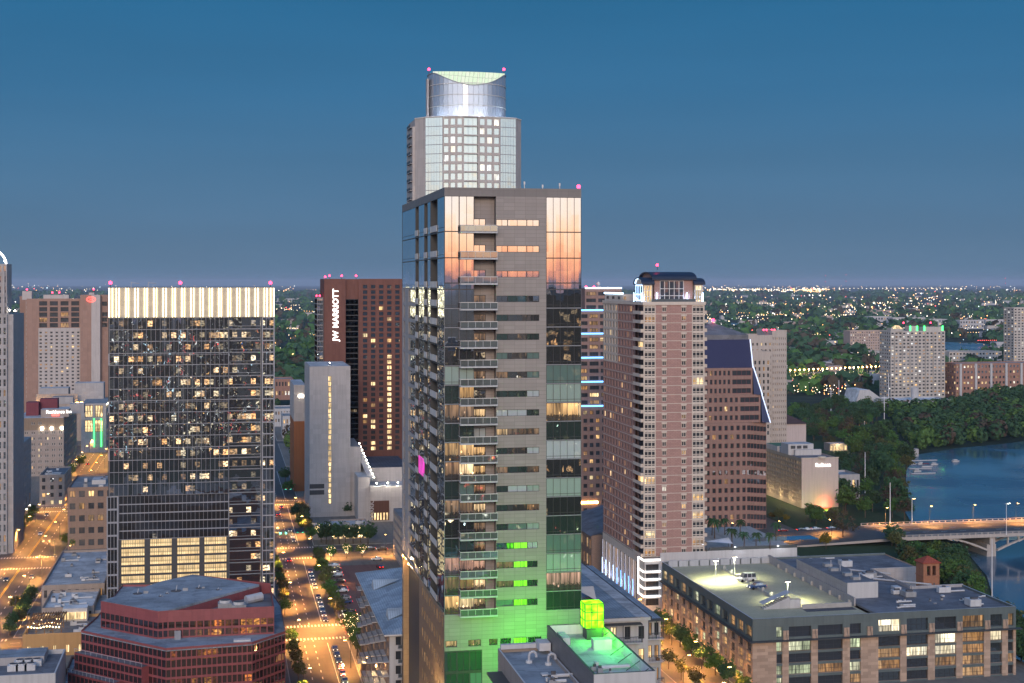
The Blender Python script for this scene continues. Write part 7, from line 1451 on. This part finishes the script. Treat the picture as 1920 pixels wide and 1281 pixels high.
PEN = [gp(*p, -7) for p in ((1660, 772), (1700, 830), (1722, 848), (1790, 838), (1870, 832), (1960, 818), (1990, 748), (1880, 744), (1780, 762), (1740, 778))]
us = [p[0] for p in PEN]; vv = [p[1] for p in PEN]
while len(pts) < 520:
    u, v = r.uniform(min(us), max(us)), r.uniform(min(vv), max(vv))
    if inpoly(u, v, PEN): pts.append((u, v, -7, r.uniform(.7, 1.35)))
woods('far_woods', pts, 13, 6, quads=90, size=1.15)
pts = [(r.uniform(46, 140), r.uniform(905, 1300), 0, r.uniform(.6, 1.)) for i in range(120)] + [(r.uniform(-20, 18), r.uniform(770, 1300), 0, r.uniform(.5, .9)) for i in range(60)] + [(r.uniform(-320, 220), r.uniform(1290, 1340), 0, r.uniform(.6, 1.2)) for i in range(90)]
woods('far_woods', pts, 12, 6, quads=70, size=1.1)
pts = []
while len(pts) < 5200:
    py = 532 + 210 * r.random() ** 1.1; py = max(py, 556); px = r.uniform(-60, 1980); u, v = gp(px, py, -7)
    if v < 1330: continue
    if 1690 < px < 1840 and 638 < py < 664 or 1330 < px < 1430 and 603 < py < 612: continue
    dens = .35 + .65 * (math.sin(u * .006) * math.sin(v * .0043 + 1) > -.3)
    if r.random() > dens: continue
    pts.append((u, v, -7, r.uniform(.7, 1.5) * (1 + dep(u, v) / 4500)))
woods('far_woods', pts, 11, 7.5, quads=13, size=3.2)
# ================================================================ lights and low houses of the plain
r = random.Random(17); m = MB(); hm = MB()
COLS = ('city_white', 'city_warm', 'city_orange', 'city_cyan', 'city_red')
for nme, c, s in (('city_white', (1, .93, .8), 5), ('city_warm', (1, .78, .48), 5), ('city_orange', (1, .5, .16), 6), ('city_cyan', (.7, .95, 1), 5), ('city_red', (1, .1, .08), 6)): M_emit(nme, c, s)
def spark(px, py, size, col, z=None, h=None):
    u, v = gp(px, py, -7)
    if v < 1330: return
    t_ = dep(u, v); rr = size * t_ / F * .5; zz = -7 + (h if h is not None else 9 + rr); i = len(m.v)
    m.v += [(u + rr, v, zz), (u - rr, v, zz), (u, v + rr, zz), (u, v - rr, zz), (u, v, zz + rr), (u, v, zz - rr)]; k = m.mid(col)
    for f in ((0, 2, 4), (2, 1, 4), (1, 3, 4), (3, 0, 4), (2, 0, 5), (1, 2, 5), (3, 1, 5), (0, 3, 5)): m.f.append(tuple(i + q for q in f)); m.mi.append(k)
pick = lambda: r.choices(COLS, (22, 44, 26, 5, 3))[0]
for i in range(650):     # thin scatter everywhere
    py = 537 + 120 * r.random() ** 1.6; spark(r.uniform(0, 1920), py, r.choice((1.0, 1.2, 1.5, 1.9)) * (1 if py < 580 else 1.1), pick())
for i in range(520):     # right hand plain
    py = 539 + 100 * r.random() ** 1.2; spark(r.uniform(1320, 1930), py, r.choice((1., 1.3, 1.8, 2.3)), pick())
for i in range(330): spark(r.gauss(1400, 50) if i % 3 else r.uniform(1325, 1560), r.gauss(547, 2.6), r.choice((1.2, 1.8, 2.6)), r.choice(('city_warm', 'city_white', 'city_orange', 'city_warm')))
for i in range(150): spark(r.gauss(1530, 18), r.gauss(547, 3), r.choice((1.5, 2.2, 3)), r.choice(('city_orange', 'city_warm', 'city_orange')))
for i in range(46):      # lit avenues running over the plain
    pa, pb = (r.uniform(1300, 1900), r.uniform(552, 640)), None
    if i % 3 == 0: pa = (r.uniform(515, 600), r.uniform(545, 640))
    L_, sl = r.uniform(30, 110) * (.4 if i % 3 == 0 else 1), r.uniform(-.05, .05); cc = r.choice(('city_warm', 'city_orange', 'city_warm'))
    for k in range(int(L_ / 5)): spark(pa[0] + k * 5, pa[1] + k * 5 * sl, 1.15, cc)
for i in range(30): spark(1586 + i * 7.7, 542.5 + (i % 2) * .5, 1.9, 'city_warm')
for i in range(60): spark(1330 + r.random() * 210, r.gauss(556, 1.2), 1.6, 'city_white')
for (cx, cy, sx, sy, n) in ((1650, 575, 110, 6, 130), (1860, 560, 60, 8, 50), (1620, 590, 140, 6, 110), (1780, 603, 80, 6, 60), (1560, 650, 50, 8, 40), (1490, 640, 25, 20, 25), (540, 585, 18, 3, 26), (545, 548, 22, 5, 20), (560, 646, 22, 14, 30), (110, 545, 60, 6, 45), (1370, 575, 22, 4, 40), (1470, 592, 40, 12, 60), (1540, 742, 36, 14, 90), (1640, 690, 26, 10, 24), (1835, 600, 40, 8, 50)):
    for i in range(n): spark(r.gauss(cx, sx), max(534, r.gauss(cy, sy)), r.choice((1.2, 1.6, 2.2)), pick())
for i in range(22): spark(1834 + i * 3.8, 648 - 1.0 * i * .1 + (i * .16) ** 2 * .25, 1.5, 'city_red')
tag(m.build('distant_city_lights'), kind='stuff')
for i in range(400):
    py = 550 + 175 * r.random() ** 1.5; px = r.uniform(0, 1930) if i % 2 else r.uniform(1320, 1930); u, v = gp(px, py, -7)
    if v < 1340 or (1690 < px < 1840 and 638 < py < 664): continue
    w, d, h = r.uniform(12, 40) * (1 + v / 9000), r.uniform(10, 22), r.uniform(9, 15); hm.box(u - w / 2, u + w / 2, v - d / 2, v + d / 2, -7, -7 + h, r.choice(('far_white', 'far_cream', 'far_pink')), top='roof_grey', bottom=False)
tag(hm.build('distant_houses'), kind='stuff')
# ================================================================ lamps, signals, cars
LT = thing('street_lamp', '', 'street lamp'); m = MB(); m.tube((0, 0, 0), (0, 0, 8), .1, 'metal_dark', 6, .07); m.tube((0, 0, 8), (1.6, 0, 8.5), .06, 'metal_dark', 5); m.build('post', LT, off=(0, 0, 0)); m = MB(); m.box(1.3, 2.3, -.2, .2, 8.42, 8.6, 'metal_dark'); m.box(1.35, 2.25, -.2, .2, 8.3, 8.4, 'lamp_sodium'); m.build('lamp_head', LT, off=(0, 0, 0))
gl = glow('lamp_glow', (0, 0, 0), (1, .42, .09), 24000, .25, spot=136, aim=(0, 0, -1)); gl.parent = LT; gl.location = (1.8, 0, 7.9); first = [True]
def lamp(u, v, rz, label, group, power=None):
    o = LT if first[0] else copy_tree(LT, (u, v, .18), rz); first[0] = False; o.location = (u, v, .18); o.rotation_euler = (0, 0, rz); o['label'] = label; o['group'] = group
for i in range(24):
    v = 632 + i * 18; lamp(-87.4 if i % 2 else -70.6, v, 0 if i % 2 else math.pi, 'orange street lamp along the glowing street left of the glass tower', 'lamps of the left street')
for i in range(10): v = 440 + i * 18; lamp(-89.5 if i % 2 else -68.4, v, 0 if i % 2 else math.pi, 'orange street lamp at the lower left of the left street', 'lamps of the lower left street')
for i in range(14):
    v = 372 + i * 29; lamp(22.2 if i % 2 else 37.8, v, 0 if i % 2 else math.pi, 'orange street lamp along the car lined street', 'lamps of the car lined street')
for i in range(9): lamp(129.3 if i % 2 else 139.8, 350 + i * 14.5, 0 if i % 2 else math.pi, 'orange street lamp in the street beside the sandstone block', 'lamps beside the sandstone block')
for u in (-40, -10, 60, 100, 132, 150): lamp(u, 467.2, math.pi / 2, 'orange street lamp on the nearer cross street', 'lamps of the nearer cross street')
for u in (-60, -30, 5, 46, 68): lamp(u, 605.2, math.pi / 2, 'orange street lamp on the farther cross street', 'lamps of the farther cross street')
for u in (222, 244, 268): lamp(u, 604, math.pi / 2, 'orange street lamp at the bridge approach', 'lamps at the bridge approach')
for i in range(6): lamp(300 + i * 22, 616.4, -math.pi / 2, 'orange street lamp on the bridge railing side', 'bridge lamps'); bpy.context.scene
for o in [o for o in SC.objects if o.get('group') == 'bridge lamps']: o.location.z = 3.2
for (u, v, p) in ((-79, 478, 9000), (30, 478, 16000), (30, 455, 9000), (-79, 618, 9000), (-10, 474, 7000), (10, 478, 7000), (28, 760, 9000), (135, 478, 9000)): glow('junction_glow', (u, v, 12), (1, .4, .08), p * 3.2, 1., spot=140, aim=(0, 0, -1))
ST_ = thing('traffic_signal', '', 'traffic signal'); m = MB(); m.tube((0, 0, 0), (0, 0, 6.2), .1, 'metal_dark', 6); m.tube((0, 0, 6), (5, 0, 6.2), .07, 'metal_dark', 5); m.build('mast', ST_, off=(0, 0, 0))
for x in (2.2, 4.6): m = MB(); m.box(x - .22, x + .22, -.15, .15, 5.5, 6.7, 'metal_dark'); m.build('signal_head', ST_, off=(0, 0, 0)); m = MB(); m.ball((x, -.2, 5.75), .28, 'signal_green', 8, 5); m.build('signal_lamp', ST_, off=(0, 0, 0))
for i, (u, v, rz, lab) in enumerate(((37.2, 634.5, math.pi, 'green traffic signal mast on the far side of the middle junction'), (23, 634.5, 0, 'green traffic signal mast left of the middle junction'), (38, 768, math.pi, 'green traffic signal at the distant junction up the car lined street'), (-69, 634, math.pi, 'green traffic signal on the left street junction'))):
    o = ST_ if i == 0 else copy_tree(ST_, (u, v, .18), rz); o.location = (u, v, .18); o.rotation_euler = (0, 0, rz); o['label'] = lab
def M_paint(name, col): t = NT(name); t.surf(t.n('ShaderNodeBsdfPrincipled', {'Base Color': (*col, 1), 'Roughness': .3, 'Coat Weight': .6, 'Metallic': .2}))
for k, c in dict(white=(.72, .72, .72), black=(.02, .02, .022), silver=(.4, .41, .42), red=(.3, .02, .02), blue=(.04, .08, .2), grey=(.13, .135, .14)).items(): M_paint('car_' + k, c)
M_wall('tyre_rubber', (.02, .02, .02), .9); M_glass('car_glass', (.8, .9, 1), .3, .03, 0., body=.02)
CARS = {}
def car(colour, kind='car'):
    key = (colour, kind)
    T_ = thing('parked_car' if kind == 'car' else 'parked_van', '', kind); p = 'car_' + colour
    hood, roof = (.95, 1.45) if kind == 'car' else (1.05, 1.95)
    prof = [(-2.25, .35), (2.25, .35), (2.3, .7), (2.1, hood - .12), (1.1, hood), (-1.75 if kind == 'car' else -2.2, hood), (-2.28, .85)]
    m = MB(); w = .88
    for s in (-1, 1): m.face([(s * w, y, z) for y, z in (prof if s > 0 else prof[::-1])], p)
    for i in range(len(prof)): (a, b), (c, d) = prof[i], prof[(i + 1) % len(prof)]; m.face([(-w, a, b), (w, a, b), (w, c, d), (-w, c, d)], p)
    cab = [(1.05, hood), (.35, roof), (-1.0, roof), (-1.7, hood)] if kind == 'car' else [(1.2, hood), (.6, roof), (-2.1, roof), (-2.2, hood)]
    rw = .7; m.face([(-rw, cab[1][0] - .05, roof + .02), (rw, cab[1][0] - .05, roof + .02), (rw, cab[2][0] + .05, roof + .02), (-rw, cab[2][0] + .05, roof + .02)], p)
    for s in (-1, 1):
        for y in ([.0] if kind == 'car' else [.0, -1.1]): m.face([(s * .8, y - .06, hood), (s * .8, y + .06, hood), (s * .72, y + .06, roof), (s * .72, y - .06, roof)], p)
    m.build('body', T_, off=(0, 0, 0)); g = MB(); lo, hi = .8, .7
    q = [[(s * (lo if z == hood else hi), y, z) for y, z in cab] for s in (-1, 1)]
    for s in (0, 1): g.face(q[s], 'car_glass')
    for i in range(3): g.face([q[0][i], q[1][i], q[1][i + 1], q[0][i + 1]], 'car_glass')
    g.build('windows', T_, off=(0, 0, 0))
    for s in (-1, 1):
        for y in (1.4, -1.4): g = MB(); g.tube((s * .68, y, .34), (s * .92, y, .34), .34, 'tyre_rubber', 10); g.build('wheel', T_, off=(0, 0, 0))
        g = MB(); g.box(s * .62 - .16, s * .62 + .16, 2.24, 2.34, .6, .74, 'head_light' if kind == 'car' else 'frame_white'); g.build('headlight', T_, off=(0, 0, 0)); g = MB(); g.box(s * .66 - .14, s * .66 + .14, -2.34, -2.2, .68, .82, 'tail_light' if kind == 'car' else 'roof_red'); g.build('taillight', T_, off=(0, 0, 0))
    CARS[key] = T_; T_['n'] = 0; return T_
def park(u, v, rz, colour, label, group=None, kind='car', z=.04, s=1.):
    key = (colour, kind); p = CARS.get(key) or car(colour, kind)
    if p['n']: o = copy_tree(p, (u, v, z), rz)
    else: o = p; o.location = (u, v, z); o.rotation_euler = (0, 0, rz)
    p['n'] = 1; o.scale = (s, s, s); o['label'] = label
    if group: o['group'] = group
    elif 'group' in o: del o['group']
    if 'n' in o and o is not p: del o['n']
    return o
for colour in ('white', 'black', 'silver', 'grey', 'red', 'blue'): car(colour)
for i in range(6): park(34.6, 492 + i * 7.2 + R.uniform(-.5, .5), math.pi, R.choice(('black', 'grey', 'black', 'silver')), 'car in the queue halfway up the car lined street', 'queue halfway up the street')
for i in range(5): park(34.5, 545 + i * 7.6, math.pi, ('silver', 'black', 'grey', 'black', 'red')[i], 'car in the upper queue just below the middle junction', 'upper queue below the junction')
for i in range(7): park(34.8, 408 + i * 7.4, math.pi, R.choice(('red', 'grey', 'black')), 'car in the lowest queue beside the fairy lit trees', 'lowest queue')
for u, v, c, lab in ((27.4, 600, 'red', 'car with red lights waiting at the middle junction'), (31.5, 645, 'black', 'dark car just past the middle junction'), (31.4, 656, 'white', 'white car past the middle junction'), (31, 672, 'black', 'dark car behind the white one past the junction'), (27.5, 720, 'black', 'lone dark car far up the car lined street'), (30, 742, 'grey', 'grey car near the distant junction')): park(u, v, math.pi if u > 30 else 0, c, lab)
for i, (py, c) in enumerate(((1064, 'white'), (1070, 'grey'), (1078, 'white'), (1083, 'silver'), (1094, 'black'), (1107, 'blue'), (1112, 'white'), (1125, 'silver'), (1133, 'blue'), (1151, 'black'), (1156, 'grey'), (1172, 'red'))):
    u, v = gp(617 + (py - 1064) * .30, py); park(u + 2, v, math.pi / 2 + R.uniform(-.06, .06), c, 'car parked side by side in the brick paved lot, part of its row', 'row of cars in the brick paved lot', z=.24)
for px, py, c, rz, lab in ((707, 1051, 'white', math.pi / 2, 'white car on the cross street in front of the brown sign panel'), (712, 1066, 'red', .2, 'red car at the far corner of the brick paved lot'), (694, 1031, 'black', math.pi / 2, 'dark car at the hotel podium entrance'), (716, 1032, 'black', math.pi / 2, 'dark car right of the one at the podium entrance')): u, v = gp(px, py); park(u, v, rz, c, lab, z=.2 if px == 712 else .05)
m = MB(); q = [gp(*p, .2) for p in ((607, 1062), (712, 1058), (720, 1075), (690, 1130), (660, 1195), (650, 1195))]; m.face([(*p, .2) for p in q], 'brick_paving'); tag(m.build('parking_lot'), kind='structure')
for px, py, c in ((76, 1003, 'white'), (60, 1085, 'grey'), (88, 968, 'black'), (165, 872, 'black'), (150, 900, 'grey'), (12, 1090, 'black')): u, v = gp(px, py); park(u, v, 0 if px % 2 else math.pi, c, 'car on the orange street at the left, one of a few spread along it', 'cars on the left street')
for i, (px, c) in enumerate(((1468, 'red'), (1503, 'black'), (1514, 'white'), (1530, 'white'), (1560, 'silver'))): u, v = gp(px, 997 - i * 1.0); park(u, v, -math.pi / 2, c, ('red car at the left of the riverside junction', 'black car at the riverside junction', 'white car behind the black one at the riverside junction', 'white car nearer the bridge', 'silver car at the bridge approach')[i])
x, y = gp(1399, 1090, 18.6); park(x, y, math.pi / 2 + .1, 'white', 'white van parked on the rooftop deck', kind='van', z=18.6, s=1.35)
x, y = gp(1419, 1104, 18.6); o = park(x, y, math.pi / 2 + .15, 'blue', 'dark blue car parked on the rooftop deck near the van', z=18.6, s=1.3)
# ================================================================ the downtown behind the viewpoint, seen in the mirror glass
M_glass('night_office', (.6, .7, .85), .2, .03, .01, (2.2, 3.8), body=.03, lit=.22, st=2.0, cluster=2); M_glass('night_office_warm', (.6, .6, .6), .1, .05, .01, (3.2, 3.6), body=.06, lit=.3, st=1.6, litcol=((1, .5, .18), (1, .75, .45)))
r = random.Random(23); x = -330
while x < 420:
    w = r.uniform(24, 46); h = r.uniform(92, 113); y = r.uniform(-150, -70); T_ = thing('office_block', 'dark office block with scattered lit floors, mirrored in the glass of the central tower', 'office building', (x + w / 2, y, 0), 'office blocks mirrored in the glass')
    mt = r.choice(('night_office', 'night_office_warm')); m = MB(); m.box(0, w, 0, 30, 0, h * .8, mt, top='roof_dark'); m.box(2, w - 2.5, 1.5, 28, h * .8, h - 3, mt, top='roof_dark'); m.build('wall', T_, off=(w / 2, 0, 0)); m = MB(); m.box(w * .3, w * .7, 8, 20, h - 3, h, 'unit_grey'); m.box(.4, w - .4, -.25, -.02, h * .8 - .5, h * .8 + .6, r.choice(('metal_light', 'led_warm', 'metal_light', 'neon_blue'))); m.build('roof_trim', T_, off=(w / 2, 0, 0))
    if r.random() < .7: m = MB(); m.tube((w / 2, 14, h), (w / 2, 14, h + r.uniform(2, 6)), .2, 'metal_dark', 4); m.ball((w * .4, 2, h - 2.4), .8, 'beacon_soft', 6, 4); m.build('beacon', T_, off=(w / 2, 0, 0))
    x += w + r.uniform(4, 16)
m = MB()
for i in range(2600):
    u, v, z = r.uniform(-320, 400), r.uniform(-66, -30) if i % 2 else r.uniform(-160, -60), 2 + 75 * r.random() ** 1.6
    if v > -62 and dep(u, v) > -18: continue
    s = r.choice((.2, .3, .4, .55, .8)); k = m.mid(r.choice(('city_white', 'city_warm', 'city_warm', 'city_orange', 'city_cyan', 'city_white', 'city_red'))); i = len(m.v)
    m.v += [(u + s, v, z), (u - s, v, z), (u, v + s, z), (u, v - s, z), (u, v, z + s), (u, v, z - s)]
    for f in ((0, 2, 4), (2, 1, 4), (1, 3, 4), (3, 0, 4), (2, 0, 5), (1, 2, 5), (3, 1, 5), (0, 3, 5)): m.f.append(tuple(i + q for q in f)); m.mi.append(k)
tag(m.build('city_lights'), kind='stuff')
